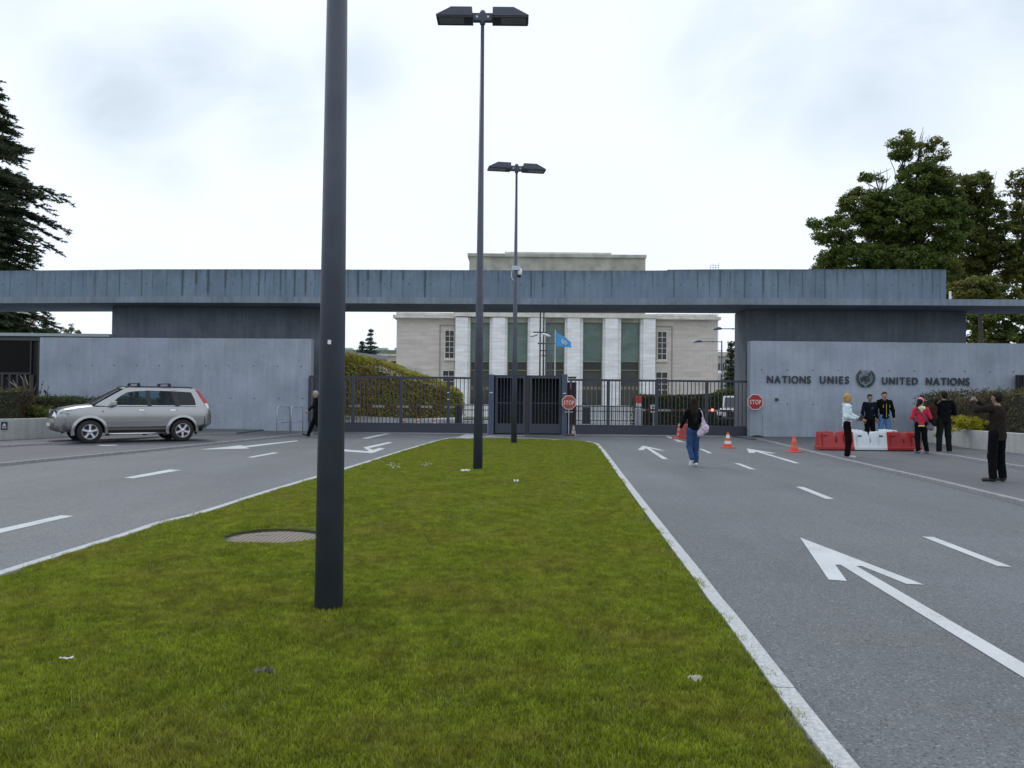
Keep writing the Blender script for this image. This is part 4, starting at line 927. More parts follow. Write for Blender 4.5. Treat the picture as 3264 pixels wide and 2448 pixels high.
# cedar
random.seed(11)
def cedar():
    Y = 46.0; base = Vector((PX(-105, Y), Y, 0)); t = thing('cedar_tree', 'big dark cedar with drooping tiered branches at the upper left edge', 'tree', base)
    mb = MB(); mb.tube([(0, 0, 0), (.1, 0, 8), (0, .1, 15), (0, 0, 20.0)], [.55, .42, .22, .05], 9)
    V = []; T = []
    zz0 = [4.5, 5.6, 7.2, 8.6, 10.0, 11.4, 12.6, 13.8, 14.6, 15.4, 16.2, 17.6, 18.6, 20.0]; rr0 = [4.2, 4.4, 3.8, 3.9, 4.2, 4.3, 4.4, 4.2, 3.6, 3.3, 2.8, 2.3, 1.6, .4]
    def spray(p, q, wd, dens):       # a twig from p to q carrying short needle tufts on every side
        ta = q-p; L = ta.length; m_ = int(L/.075)+2
        if L > .5: mb.tube([p, q], [.016, .005], 3, cap=False)
        for s_ in range(m_):
            g = s_/m_; c = p.lerp(q, g)
            for w_ in range(dens):
                d = (ta.normalized()*random.uniform(.2, 1.0)+Vector((random.gauss(0, .7), random.gauss(0, .7), random.gauss(0, .30)))).normalized()
                ln = random.uniform(.09, .24)*wd; sd_ = d.cross(Vector((random.gauss(0, 1), random.gauss(0, 1), random.gauss(0, 1)))).normalized()*random.uniform(.018, .04)
                V.append((c-sd_, c+sd_, c+d*ln)); T.append(random.random()*.8)
    z = 4.6
    while z < 19.8:
        R = np.interp(z, zz0, rr0); kk = 7 if z > 6 else 6
        for k in range(kk):
            a = random.uniform(0, 2*PI) if k > 3 else random.uniform(-.8, .6)
            L = R*random.uniform(.62, 1.08)*(.95 if k > 3 else 1/max(.88, math.cos(a))); up = random.uniform(-.12, .24); sag = random.uniform(.18, .42)
            P0 = Vector((0, 0, z+random.uniform(-.3, .3))); pts = []
            for i in range(7):
                f = i/6; pts.append(P0+Vector((math.cos(a+.15*math.sin(f*5+k))*L*f, math.sin(a+.15*math.sin(f*5+k))*L*f, L*(up*f-sag*f*f)+random.uniform(-.05, .05))))
            mb.tube(pts, [.07*(1-.85*i/6) for i in range(7)], 5)
            nT = int(4.2*L)+4
            for j in range(nT):
                f = .18+.82*(j+random.random())/nT; f = min(f, .999); p = pts[int(f*6)].lerp(pts[int(f*6)+1], f*6-int(f*6))
                for sgn in (-1, 1):
                    if random.random() < .18: continue
                    tl = (1.35*(1-f)+.32)*random.uniform(.45, 1.1); ta = a+sgn*random.uniform(.3, 1.25); q = p+Vector((math.cos(ta)*tl, math.sin(ta)*tl, -random.uniform(-.12, .50)*tl))
                    spray(p, q, 1.0, 4)
                    for _ in range(int(tl*2.2)):
                        g = random.uniform(.2, .9); c = p.lerp(q, g); tb = ta+random.choice((-1, 1))*random.uniform(.4, 1.0); l2 = random.uniform(.2, .5)
                        spray(c, c+Vector((math.cos(tb)*l2, math.sin(tb)*l2, -random.uniform(-.1, .45)*l2)), .9, 5)
        z += random.uniform(.60, 1.1)
    V = np.array([[tuple(p) for p in q] for q in V]).reshape(-1, 3); F = np.arange(len(V)).reshape(-1, 3)
    link('crown', fast_mesh('crown', V, F, np.repeat(T, 3)), M_cedar, t)
    mb.build('trunk', M_bark, t, smooth=True, fix=False); print('cedar tris', len(F))
cedar()

def hedge_box(name, label, cat, poly2, z0, ztop, m, mcore, n_per_m2=260, lsz=.05, rough=.08, inner=.12, tintv=None, slope=None, kind=None):
    """a clipped hedge or bank: dark inner body plus leaves over its surface.  ztop: function(x, y)"""
    cx = sum(p[0] for p in poly2)/len(poly2); cy = sum(p[1] for p in poly2)/len(poly2)
    t = thing(name, label, cat, (cx, cy, 0))
    pin = [(cx+(p[0]-cx)*1+(0), p[1]) for p in poly2]
    pg = np.array(poly2); ctr = np.array([cx, cy])
    a = sum(pin[i][0]*pin[(i+1) % len(pin)][1]-pin[(i+1) % len(pin)][0]*pin[i][1] for i in range(len(pin)))
    if a < 0: pin = pin[::-1]
    mb = MB(); n = len(pin)
    mb.add([(p[0], p[1], z0-.05) for p in pin]+[(p[0], p[1], ztop(*p)-inner*.6) for p in pin], [tuple(range(n-1, -1, -1)), tuple(range(n, 2*n))]+[(i, (i+1) % n, n+(i+1) % n, n+i) for i in range(n)])
    mb.build('core', mcore, t, world=True)
    pp = []
    for i in range(n):
        p0, p1 = pin[i], pin[(i+1) % n]; L = math.hypot(p1[0]-p0[0], p1[1]-p0[1]); zm = (ztop(*p0)+ztop(*p1))/2
        k = int(L*max(.1, zm-z0)*n_per_m2)
        if (p0[1]+p1[1])/2 > cy+1.0 and abs(p1[0]-p0[0]) > abs(p1[1]-p0[1]): k = int(k*.1)
        u = rng.uniform(0, 1, k); x = p0[0]+(p1[0]-p0[0])*u; y = p0[1]+(p1[1]-p0[1])*u
        zt_ = np.array([ztop(a_, b_) for a_, b_ in zip(x, y)]) if k else np.zeros(0); z = z0+(zt_-z0)*rng.uniform(0, 1, k)
        nx, ny = (p1[1]-p0[1])/L, -(p1[0]-p0[0])/L; off = rng.normal(0, rough, k)+.02
        pp.append(np.stack([x+nx*off, y+ny*off, z], 1))
    xs0, xs1, ys0, ys1 = pg[:, 0].min(), pg[:, 0].max(), pg[:, 1].min(), pg[:, 1].max()
    k = int((xs1-xs0)*(ys1-ys0)*n_per_m2); x = rng.uniform(xs0, xs1, k); y = rng.uniform(ys0, ys1, k); ii = inside(x, y, pg); x, y = x[ii], y[ii]
    z = np.array([ztop(a_, b_) for a_, b_ in zip(x, y)])+rng.normal(0, rough*.8, len(x)); pp.append(np.stack([x, y, z], 1))
    pp = np.concatenate(pp); V, F, T = leaf_cloud(pp, .02, 1, lsz, tilt=1.6, inner=0)
    big = .5+.5*np.sin(pp[:, 0]*2.3+pp[:, 2]*3.1)*np.sin(pp[:, 1]*1.9-pp[:, 2]*4); T = np.repeat(np.clip(rng.uniform(0, .65, len(pp))+.35*big, 0, 1), 4)
    link('leaves', fast_mesh('leaves', V, F, T), m, t, world=True)
    return t
M_core = mat('hedge_core', (.022, .022, .010), .95, var=.3, scale=6)
M_coreb = mat('ivy_core', (.085, .062, .022), .95, var=.4, scale=5)
M_ivy = foliage('ivy_bank_leaves', (.17, .12, .022), (.38, .33, .05), .6, patch=(.30, .33, .05), pscale=.5)
M_hedge = foliage('hedge_leaves', (.030, .035, .010), (.10, .125, .025), .6, patch=(.06, .075, .02), pscale=1.0)
M_hedget = foliage('light_hedge_leaves', (.04, .055, .012), (.17, .19, .035), .6, trans=.35)
M_barb = foliage('brown_hedge_leaves', (.035, .024, .015), (.125, .088, .052), .6, patch=(.10, .115, .035), pscale=.7)
M_gold = foliage('golden_leaves', (.22, .21, .012), (.52, .47, .03), .55, trans=.35)
# ivy bank behind the left gate
A = Vector((PX(985, 38.5), 38.5)); B_ = Vector((PX(1466, 50.5), 50.5))
def bank_top(x, y):
    f = (x-A.x)/(B_.x-A.x); dpt = 38.5+12*f; px = 985+(1466-985)*f
    # profile measured along the photo
    pxx = np.interp(f, [0, 1], [985, 1466]); 
    yy = np.interp(pxx, [985, 1097, 1181, 1222, 1272, 1353, 1409, 1466], [1122, 1133, 1155, 1175, 1190, 1213, 1233, 1254])
    return CAM_H+(1270+.01*(pxx-1632)-yy)*dpt/FPX
hedge_box('ivy_bank', 'sloping bank of ochre and green ivy behind the left gate', 'hedge', [(A.x, A.y), (B_.x, B_.y), (B_.x-.3, B_.y+4), (A.x-2, A.y+9)], .35, bank_top, M_ivy, M_coreb, 330, .075, .09)
mb = MB(); a_, b2 = (A.x-.2, A.y-.22), (B_.x+.4, B_.y-.3)
mb.add([(a_[0], a_[1], -.02), (b2[0], b2[1], -.02), (b2[0], b2[1]+.25, -.02), (a_[0], a_[1]+.25, -.02), (a_[0], a_[1], .68), (b2[0], b2[1], .10), (b2[0], b2[1]+.25, .10), (a_[0], a_[1]+.25, .68)],
       [(0, 3, 2, 1), (4, 5, 6, 7), (0, 1, 5, 4), (1, 2, 6, 5), (2, 3, 7, 6), (3, 0, 4, 7)])
t = thing('retaining_kerb', 'light concrete plinth along the foot of the ivy bank', 'wall', (a_[0], a_[1], 0)); mb.build('plinth', M_plant, t, world=True)
# hedge behind the right gate
hz = lambda x, y: 1.5+np.interp(x, [PX(2030, 47), PX(2250, 47), PX(2335, 47)], [.22, .20, .62])
hedge_box('clipped_hedge', 'clipped dark hedge with bright top behind the right gate', 'hedge', [(PX(2032, 47), 47), (PX(2420, 47), 47), (PX(2420, 47), 48.6), (PX(2032, 47), 48.6)], 0, hz, M_hedge, M_core, 300, .06, .06)
pp = np.stack([rng.uniform(PX(2032, 47), PX(2400, 47), 4200), rng.uniform(46.9, 48.5, 4200), np.zeros(4200)], 1); pp[:, 2] = hz(pp[:, 0], 0)+rng.uniform(-.12, .08, 4200)
V, F, T = leaf_cloud(pp, .02, 1, .06, tilt=1.3, inner=0); t = thing('hedge_shoots', 'fresh light green shoots on top of the clipped hedge', 'plant', (PX(2200, 47), 47, 1.6)); link('leaves', fast_mesh('leaves', V, F, T), M_hedget, t, world=True)
# lawn strip beyond the inner fence
sheet('inner_lawn', [(PX(1478, 62), 56), (PX(2080, 62), 56), (PX(2080, 62), 66), (PX(1478, 62), 66)], .006, mat('inner_lawn', (.05, .08, .02), .9, var=.2))

# planters
def planter(label, pts_base, h, th=.22, zb=Z2):
    t = thing('planter_wall', label, 'wall', (pts_base[0].x, pts_base[0].y, 0)); fr_ = [(p.x, p.y) for p in pts_base]; bk_ = strip_pts(fr_, th, 1)
    MB().prism(fr_+bk_[::-1], zb-.06, zb+h).build('wall_face', M_plant, t, world=True, bevel=.012); return t
pl = [G(x, y, Z2) for x, y in ((-420, 1426), (0, 1403), (110, 1398), (208, 1392), (330, 1386), (420, 1381))]
planter('low cream concrete planter wall behind the nose of the parked car', pl, .63)
pr = [G(x, y, Z2) for x, y in ((2950, 1409), (3032, 1418.5), (3073, 1427), (3147, 1434.5), (3264, 1447), (3560, 1478))]
planter('low pale concrete planter wall at the right edge below the brown hedge', pr, .56)
MB().prism(strip_pts(xy(pl), .2, 1)+[(PX(420, 34), 34.3), (PX(-420, 34), 34.3)], Z2, .60).build('planting_bed', M_soil, kind='structure')
MB().prism(strip_pts(xy(pr), .2, 1)+[(PX(3560, 33), 33.2), (PX(2960, 33), 33.2)], Z2, .55).build('planting_bed', M_soil, kind='structure')
# right planter hedge: brown, with a green end and a golden shrub in front
hb = [(PX(3000, 32.6), 32.6), (G(3040, 1412, Z2).x, 31.0), (G(3120, 1425, Z2).x, 28.6), (G(3264, 1440, Z2).x, 26.2), (G(3560, 1470, Z2).x, 24), (PX(3560, 32.8), 32.8), (PX(2995, 32.9), 32.9)]
hedge_box('brown_hedge', 'dense brown and green hedge filling the planter at the right edge', 'hedge', hb, .5, lambda x, y: 1.62+.16*math.sin(x*1.3)+.10*math.sin(x*3.1+y)-.012*(y-26), M_barb, M_core, 330, .045, .10)
gc = G(3100, 1372, .66)
cs = np.array([(gc.x+random.gauss(0, .38), gc.y+.45+random.gauss(0, .2), .70+random.uniform(0, .38)) for _ in range(90)]); cs[:, 2] -= np.abs(cs[:, 0]-gc.x)*.28
V, F, T = leaf_cloud(cs, .10, 55, .026, flat=.8); t = thing('golden_shrub', 'bright yellow low shrub at the front of the right planter', 'shrub', (gc.x, gc.y+.45, .55)); link('leaves', fast_mesh('leaves', V, F, T), M_gold, t, world=True)
# left planter: brown shrubs, low green hedge, bare stems
def lb_(x, Y, y=1300): return PX(x, Y, y)
hedge_box('brown_hedge', 'rounded brown green shrubs in the planter at the left edge', 'hedge', [(lb_(-420, 28), 28), (lb_(60, 28.2), 28.2), (lb_(95, 30), 30), (lb_(70, 33), 33), (lb_(-420, 33), 33)], .5, lambda x, y: 1.52+.07*math.sin(x*1.7)+.08*math.sin(x*4+y*2), M_barb, M_core, 330, .045, .10)
hedge_box('green_hedge', 'low dark green hedge along the foot of the pale wall behind the car bonnet', 'hedge', [(lb_(96, 31), 31), (lb_(300, 31.8), 31.8), (lb_(520, 33), 33), (lb_(520, 34.2), 34.2), (lb_(96, 34), 34)], .5, lambda x, y: 1.28+.05*math.sin(x*2.7), M_hedge, M_core, 330, .045, .07)
cs = np.array([(lb_(random.uniform(60, 165), 29.4), 29.2+random.uniform(-.3, .6), .62+random.uniform(0, .40)) for _ in range(150)])
V, F, T = leaf_cloud(cs, .12, 40, .035, flat=.9); t = thing('olive_shrub', 'olive green ground shrub between the brown shrubs and the car bonnet', 'shrub', (lb_(110, 29.4), 29.4, .55)); link('leaves', fast_mesh('leaves', V, F, T), M_hedget, t, world=True)
t = thing('bare_shrub', 'leafless pale stemmed shrub standing in the left planter', 'shrub', (lb_(78, 30.5), 30.5, .6)); mb = MB()
for pts_ in ([(78, 1300), (70, 1262), (52, 1232), (30, 1216), (22, 1205)], [(52, 1232), (40, 1210)], [(80, 1300), (82, 1262), (79, 1240), (72, 1208), (64, 1196)], [(82, 1262), (88, 1225), (80, 1197)], [(86, 1300), (97, 1275), (96, 1240), (95, 1198)], [(97, 1262), (110, 1240), (116, 1222)], [(84, 1300), (60, 1262), (56, 1240)], [(90, 1300), (112, 1268), (124, 1258)]):
    q = [P(x, y, 30.5+random.uniform(-.15, .15)) for x, y in pts_]; mb.tube(q, [.035-.024*i/(len(q)-1) for i in range(len(q))], 5)
mb.build('stems', M_bark2, t, world=True)
t = thing('twiggy_shrub', 'two thin leafy twigs leaning against the pale wall left of the car', 'shrub', (lb_(130, 32), 32, .6)); mb = MB()
tw = [[(118, 1290), (128, 1250), (137, 1216)], [(140, 1290), (146, 1258), (156, 1232)], [(146, 1258), (142, 1245)]]
pts_l = []
for pts_ in tw:
    q = [P(x, y, 32.2) for x, y in pts_]; mb.tube(q, [.014, .01, .006][:len(q)], 4); pts_l += [q[0].lerp(q[-1], random.uniform(.3, 1)) for _ in range(16)]
mb.build('stems', M_bark, t, world=True); V, F, T = leaf_cloud(np.array([tuple(p) for p in pts_l]), .05, 3, .03); link('leaves', fast_mesh('leaves', V, F, T), M_barb, t, world=True)
# dark railing at the right end
rl = thing('railing', 'short dark barred railing at the far right end of the pale wall', 'railing', (PX(3265, 33), 33, 0))
for i in range(9): MB().box(PX(3243+i*7, 33.0)-.015, PX(3243+i*7, 33.0)+.015, 32.9, 33.1, .5, P(3250, 1196, 33).z).build('bar', M_dark, rl, world=True)
MB().box(PX(3241, 33)-.02, PX(3310, 33), 32.92, 33.08, P(3250, 1199, 33).z, P(3250, 1195, 33).z).build('top_rail', M_gate, rl, world=True)
MB().box(PX(3241, 33.2), PX(3310, 33.2), 33.12, 33.25, .5, P(3250, 1196, 33).z).build('dark_panel', M_dark, rl, world=True)
# ================================================================== STREET FURNITURE
def lamp_post(label, x, y, z0, yaw, H=9.1, r0=.098, r1=.036):
    t = thing('street_lamp', label, 'street lamp', (x, y, z0), yaw, group='twin headed lamp posts on the grass island')
    MB().tube([(0, 0, -.1), (0, 0, 3.0), (0, 0, H-.05)], [r0, r0-(r0-r1)*.30, r1], 32).build('pole', M_pole, t, smooth=True, fix=False)
    b = MB().box(-.21, .21, -.055, .055, H, H+.17).build('cross_arm', M_pole, t, bevel=.012)
    MB().lathe([(.05, H-.06), (.062, H-.02), (.062, H+.2), (.04, H+.235)], 16).build('spigot', M_pole, b)
    for s in (-1, 1): MB().lathe([(.026, -.062), (.026, .062)], 10, (s*.115, 0, H+.085), 'y').build('bolt', M_steel, b)
    for s in (-1, 1):
        h = MB(); q = [(s*.21, H-.10), (s*.93, H-.10), (s*.955, H+.075), (s*.64, H+.245), (s*.21, H+.245)]
        q = [(s*.21, H+.04), (s*.95, H+.04), (s*.95, H+.065), (s*.64, H+.225), (s*.21, H+.225)]
        hh = h.elev(q, -.21, .21).build('lamp_head', M_pole, t, bevel=.008)
        fr_ = MB(); z1, z2 = H+.012, H+.038
        fr_.box(min(s*.20, s*.94), max(s*.20, s*.94), -.20, -.165, z1, z2).box(min(s*.20, s*.94), max(s*.20, s*.94), .165, .20, z1, z2)
        fr_.box(min(s*.20, s*.38), max(s*.20, s*.38), -.165, .165, z1, z2).box(min(s*.90, s*.94), max(s*.90, s*.94), -.165, .165, z1, z2).build('lamp_frame', M_dark, hh)
        MB().box(min(s*.38, s*.90), max(s*.38, s*.90), -.165, .165, z1+.008, z2-.003).build('lamp_glass', M_lens, hh)
    return t
def on_island(px, py):
    p = G(px, py, .05); z = float(isl_z(np.array([p.x]), np.array([p.y]))[0]); p = G(px, py, z+.03); return p.x, p.y, z
x, y, z = on_island(1048, 1926); lp1 = lamp_post('nearest thick lamp post rising out of the top of the picture', x, y, z, 0)
p = P(1049, 1090, y-.1); MB().box(-.011, .011, -.004, .004, -.014, .014).xf(Matrix.Translation((p.x-x, -.0935+.004, p.z-z))).build('sticker', M_white, lp1)
x, y, z = on_island(1523, 1492); lamp_post('middle lamp post with twin angular heads at the top of the picture', x, y, z, 0, P(1543, 64, y).z-z-.04)
x, y, z = on_island(1638, 1411); lp3 = lamp_post('farthest lamp post of the three, with a white camera on its shaft', x, y, z, math.radians(9), P(1646, 541, y).z-z-.05)
cz = P(1640, 855, y).z-z
tc_ = MB().box(-.13, .13, -.095, -.06, cz-.07, cz+.07).build('camera_bracket', M_steel, lp3)
MB().lathe([(.0, -.30), (.05, -.29), (.075, -.22)], 14, (.13, .02, cz), 'z').build('camera_dome', M_dark, lp3, smooth=True)
MB().lathe([(.078, -.22), (.085, -.15), (.085, -.03), (.04, .02), (0, .03)], 14, (.13, .02, cz), 'z').build('camera_housing', M_white, lp3, smooth=True)
MB().tube([(-.07, -.02, cz), (-.13, 0, cz-.12), (-.13, 0, cz-.3), (-.05, 0, cz-.42)], .012, 6).build('cable', M_white, lp3)

# manhole cover sunk in the grass
mc = thing('manhole_cover', 'round pale waffle patterned manhole cover sunk in the grass left of the near pole', 'manhole cover', (MH.x, MH.y, -.006))
M_cover = mat('cover_cast', (.31, .25, .20), .75, var=.18, scale=9, bump=.3)
MB().lathe([(MHR-.01, -.05), (MHR-.01, .004), (MHR-.035, .004)], 48).build('rim', M_cover, mc)
MB().lathe([(0, .0), (MHR-.036, .0), (MHR-.036, -.04)], 48).build('plate', mat('cover_groove', (.16, .13, .105), .85, var=.2), mc)
s_ = .052; bm = MB().box(-s_*.33, s_*.33, -s_*.33, s_*.33, 0, .012).mesh('raised_square'); cells = MB(); cnt = 0
cand = [(i*s_, j*s_) for i in range(-10, 11) for j in range(-10, 11) if math.hypot(i*s_, j*s_) < MHR-.075 and not (abs(i+3) <= 1 and j == 3)]
for (a, b) in cand:
    o = link('raised_square', bm, M_cover, mc); o.location = (a, b, 0)
MB().box(-.20, -.11, .14, .17, -.002, .002).build('lifting_slot', M_dark, mc)

# masts with cameras, flag, inner lamps
def mast(label, px, Y, h, r=.045, m=M_dark):
    t = thing('mast', label, 'mast', (PX(px, Y), Y, 0)); MB().tube([(0, 0, 0), (0, 0, h)], r, 10).build('pole', m, t, smooth=True, fix=False); return t
m1 = mast('dark slender mast left one of two behind the pedestrian doors carrying white cameras', 1720, 42, 7.0, .042)
mast('dark slender mast right one of two behind the pedestrian doors', 1731, 42.6, 7.0, .04)
zc = P(1720, 1066, 42).z
for s in (-1, 1): 
    MB().lathe([(.0, -.28), (.05, -.27), (.075, -.12), (.075, .1), (.03, .16)], 12, (0, 0, 0), 'x').xf(Matrix.Translation((s*.26, -.05, zc-.02)) @ Matrix.Rotation(s*.35, 4, 'Y') @ Matrix.Scale(-s if s == 1 else 1, 4, (1, 0, 0))).build('camera', M_white, m1, smooth=True)
MB().box(-.35, .35, -.03, .03, zc+.08, zc+.14).build('camera_arm', M_dark, m1)
MB().tube([(0, -.05, zc), (.1, -.06, zc-.3), (.0, -.05, zc-.45)], .01, 5).build('cable', M_white, m1)
fp = thing('flagpole', 'pale flagpole seen past the pedestrian doors with a blue flag on it', 'flagpole', (PX(1768, 80), 80, 0))
MB().tube([(0, 0, 0), (0, 0, P(1768, 1052, 80).z)], [.07, .045], 10).build('pole', mat('white_pole', (.5, .5, .5), .5, var=0), fp)
# blue flag with white wreath emblem
fl = thing('flag', 'blue flag with white globe and wreath drooping from the flagpole', 'flag', (PX(1769, 80), 80, P(1770, 1058, 80).z))
nx_, nz_ = 16, 10; vv = []; Lf = 1.62
def fpos(u, w):      # u along the fly, w down
    x = Lf*u*.93; z = -1.45*w*(1-.58*u) - .95*u**1.15
    return Vector((x+.05*w, .13*math.sin(u*9+w*2)*(.3+u), z))
for j in range(nz_+1):
    for i in range(nx_+1): vv.append(fpos(i/nx_, j/nz_))
ff = [(j*(nx_+1)+i, j*(nx_+1)+i+1, (j+1)*(nx_+1)+i+1, (j+1)*(nx_+1)+i) for j in range(nz_) for i in range(nx_)]
o = MB().add(vv, ff).build('cloth', mat('flag_blue', (.055, .30, .62), .7, var=.08), fl, smooth=True)
mb = MB()
def on_flag(a, b): p = fpos(.56+a*.22, .5+b*.30); return p+Vector((0, -.03, 0))
for r, w in ((.55, .018), (.3, .014)):
    mb.tube([on_flag(r*math.cos(2*PI*i/18), r*math.sin(2*PI*i/18)) for i in range(19)], w, 4)
for k in range(4):
    a = k*PI/4; mb.tube([on_flag(.55*math.cos(a), .55*math.sin(a)), on_flag(-.55*math.cos(a), -.55*math.sin(a))], .012, 4)
for s in (-1, 1): mb.tube([on_flag(s*.78*math.cos(a), .78*math.sin(a)) for a in np.linspace(-1.0, 1.35, 10)], .034, 4)
mb.build('emblem', M_white, fl)
for i, (px, Y, yt, xa) in enumerate(((1741, 70, 1095, 1722), (1750, 85, 1118, 1727), (1757, 98, 1134, 1731))):
    t = thing('street_lamp', ('nearest', 'middle', 'farthest')[i]+' of the thin distant lamp posts in a row before the centre of the building', 'street lamp', (PX(px, Y), Y, 0), group='distant lamps of the inner avenue')
    zt = P(px, yt, Y).z; MB().tube([(0, 0, 0), (0, 0, zt)], [.07, .045], 7).build('pole', M_pole, t)
    w = PX(px, Y)-PX(xa, Y); MB().box(-w, w*1.5, -.03, .03, zt-.04, zt+.02).build('cross_arm', M_pole, t); MB().box(-w-.25, -w+.35, -.12, .12, zt-.06, zt+.06).build('lamp_head', M_pole, t)
def arm_lamp(label, px, Y, yl, xh0, xh1, cam_y=None):
    t = thing('street_lamp', label, 'street lamp', (PX(px, Y), Y, 0), group='long armed lamps beyond the right gate'); z = P((xh0+px)/2, yl, Y).z
    MB().tube([(0, 0, 0), (0, 0, z+.08)], [.09, .05], 10).build('pole', M_pole, t, smooth=True, fix=False)
    a = PX(xh1, Y)-PX(px, Y); b = PX(xh0, Y)-PX(px, Y)
    MB().tube([(0, 0, z), (a*.5, 0, z+.0), (a, 0, z)], .03, 7).build('arm', M_pole, t); MB().ball((a*.45, 0, z), .055, 8).build('joint', M_pole, t)
    MB().elev([(a+.05, z-.05), (b, z-.10), (b+.05, z-.02), (b+.35, z+.10), (a, z+.06)], -.13, .13).build('lamp_head', M_pole, t, bevel=.01)
    if cam_y:
        zc = P(px, cam_y, Y).z; MB().ball((-.14, -.05, zc), (.16, .12, .14), 10).build('camera', M_white, t, smooth=True)
arm_lamp('long armed street lamp with a white camera on its post beyond the right gate', 2299.5, 60, 1089, 2209, 2236, 1188)
arm_lamp('long armed street lamp half hidden behind the right wall block', 2366, 50, 1048, 2270, 2297)

# barrier arms, inner fence, signal, small signs beyond the gates
M_red = mat('signal_red', (.50, .035, .03), .5, var=.08); M_offw = mat('offwhite_paint', (.62, .63, .60), .5, var=.06)
M_arm = mat('arm_dark_red', (.13, .045, .045), .6, var=.1); M_armw = mat('arm_white', (.45, .42, .42), .6, var=.1)
def barrier_arm(label, xa, xb, yv, Y, post_x):
    t = thing('barrier_arm', label, 'barrier', (PX(post_x, Y), Y, 0)); z = P((xa+xb)/2, yv, Y).z; X0, X1 = PX(xa, Y), PX(xb, Y); n = max(4, int((X1-X0)/.55))
    for i in range(n):
        a, b = X0+(X1-X0)*i/n, X0+(X1-X0)*(i+1)/n; MB().box(a, b-.002, Y-.03, Y+.03, z-.05, z+.05).build('stripe', M_arm if i % 2 else M_armw, t, world=True)
    MB().box(-.16, .16, -.14, .14, 0, z+.10).build('drive_box', M_steel if post_x > 1800 else M_dark, t, bevel=.02); return t, z
barrier_arm('red and white barrier arm lying across behind the left gate', 1112, 1456, 1296, 38, 1462)
ba, zb_ = barrier_arm('red and white barrier arm behind the right gate with a lit red lamp', 2020, 2372, 1308.5, 39, 2036)
M_glow = bpy.data.materials.new('red_lamp'); M_glow.use_nodes = True
bb = M_glow.node_tree.nodes['Principled BSDF']; bb.inputs['Base Color'].default_value = (.8, .05, .05, 1); bb.inputs['Emission Color'].default_value = (1, .12, .10, 1); bb.inputs['Emission Strength'].default_value = 6
MB().lathe([(.0, -.045), (.055, -.04), (.055, .02)], 12, (PX(2270, 39), 39-.05, zb_+.04), 'y').build('warning_lamp', M_glow, ba, world=True)
fence = thing('inner_fence', 'low black barred fence across the inner court behind the pedestrian doors', 'fence', (PX(1750, 52), 52, 0))
fy_ = 52; zt = P(1800, 1293, fy_).z; M_f = M_dark
for xa, xb in ((1478, 1562), (1738, 2034)):
    X0, X1 = PX(xa, fy_), PX(xb, fy_); 
    MB().box(X0, X1, fy_-.03, fy_+.03, zt-.05, zt).build('rail', M_f, fence, world=True); MB().box(X0, X1, fy_-.03, fy_+.03, zt-.36, zt-.31).build('rail', M_f, fence, world=True); MB().box(X0, X1, fy_-.03, fy_+.03, .12, .17).build('rail', M_f, fence, world=True)
    n = int((X1-X0)/.13); bm = MB().box(-.012, .012, -.012, .012, .17, zt-.05).mesh('fence_bar')
    for i in range(n+1):
        o = link('fence_bar', bm, M_f, fence); o.matrix_parent_inverse = wmat(fence).inverted(); o.location = (X0+(X1-X0)*i/n, fy_, 0)
pz = thing('court_pillar', 'dark box pillar in the inner court right of the stop sign on a stand', 'pillar', (PX(1870, 50), 50, 0)); MB().box(-.24, .24, -.2, .2, 0, P(1870, 1297, 50).z).build('box', M_dark, pz, bevel=.02)
ww = thing('court_kerb', 'white low kerb wall along the inner court behind the right gate', 'wall', (PX(1900, 55), 55, 0)); MB().box(PX(1738, 55), PX(2040, 55), 55, 55.3, 0, .22).build('wall', M_offw, ww, world=True)
MB().box(PX(1738, 60), PX(2040, 60), 60, 60.3, 0, 1.0).build('low_wall', mat('court_wall', (.55, .57, .6), .8), ww, world=True)
t = thing('traffic_signal', 'small red and white signal head on a post right of the inner fence', 'signal', (PX(2036, 45), 45, 0)); zs = P(2036, 1282, 45).z
MB().tube([(0, 0, 0), (0, 0, zs)], .04, 8).build('post', M_steel, t); MB().box(-.16, .16, -.06, .06, zs-.05, zs+.34).build('head', M_red, t, bevel=.02); MB().box(-.14, .14, -.062, .062, zs-.24, zs-.06).build('plate', M_offw, t)
t = thing('info_sign', 'small white notice sign on a thin post in front of the clipped hedge', 'sign', (PX(2084, 44), 44, 0)); zs = P(2084, 1290, 44).z
MB().tube([(0, 0, 0), (0, 0, zs)], .02, 8).build('post', M_steel, t); b_ = MB().box(-.17, .17, -.03, -.01, zs-.42, zs).build('board', M_offw, t)
MB().box(-.11, .11, -.034, -.031, zs-.16, zs-.10).build('printed_band', M_dark, b_); MB().box(-.11, .11, -.034, -.031, zs-.32, zs-.22).build('printed_band', M_gateb, b_)

# stop signs
M_stopf = mat('stop_red_faded', (.38, .065, .045), .5, var=.08, scale=8); M_stop = mat('stop_red', (.33, .012, .018), .4, var=.05); M_cream = mat('sign_cream', (.60, .60, .54), .5, var=.05)
def stop_plate(parent, D, zc, y, mred):
    r = D/2/math.cos(PI/8)
    def octo(rr): return [(rr*math.cos(PI/8+k*PI/4), zc+rr*math.sin(PI/8+k*PI/4)) for k in range(8)]
    b = MB().elev(octo(r), y, y+.012).build('sign_border', M_cream, parent); MB().elev(octo(r*.91), y-.003, y-.0005).build('sign_face', mred, parent)
    H = D*.30; W = D*.74; ms = [glyph(c, H, .0015, .012, .72) for c in 'STOP']; tot = sum(w for _, w in ms); g = (W-tot)/3; x = -W/2
    for me, w in ms:
        me.materials.clear(); o = link('letter', me, M_cream, parent); o.location = (x, y-.006, zc-H/2); x += w+g
p = P(1813.4, 1283, 33.3)
st = thing('stop_sign', 'faded octagonal STOP sign on a portable stand beside the pedestrian doors', 'stop sign', (p.x, 33.3, 0))
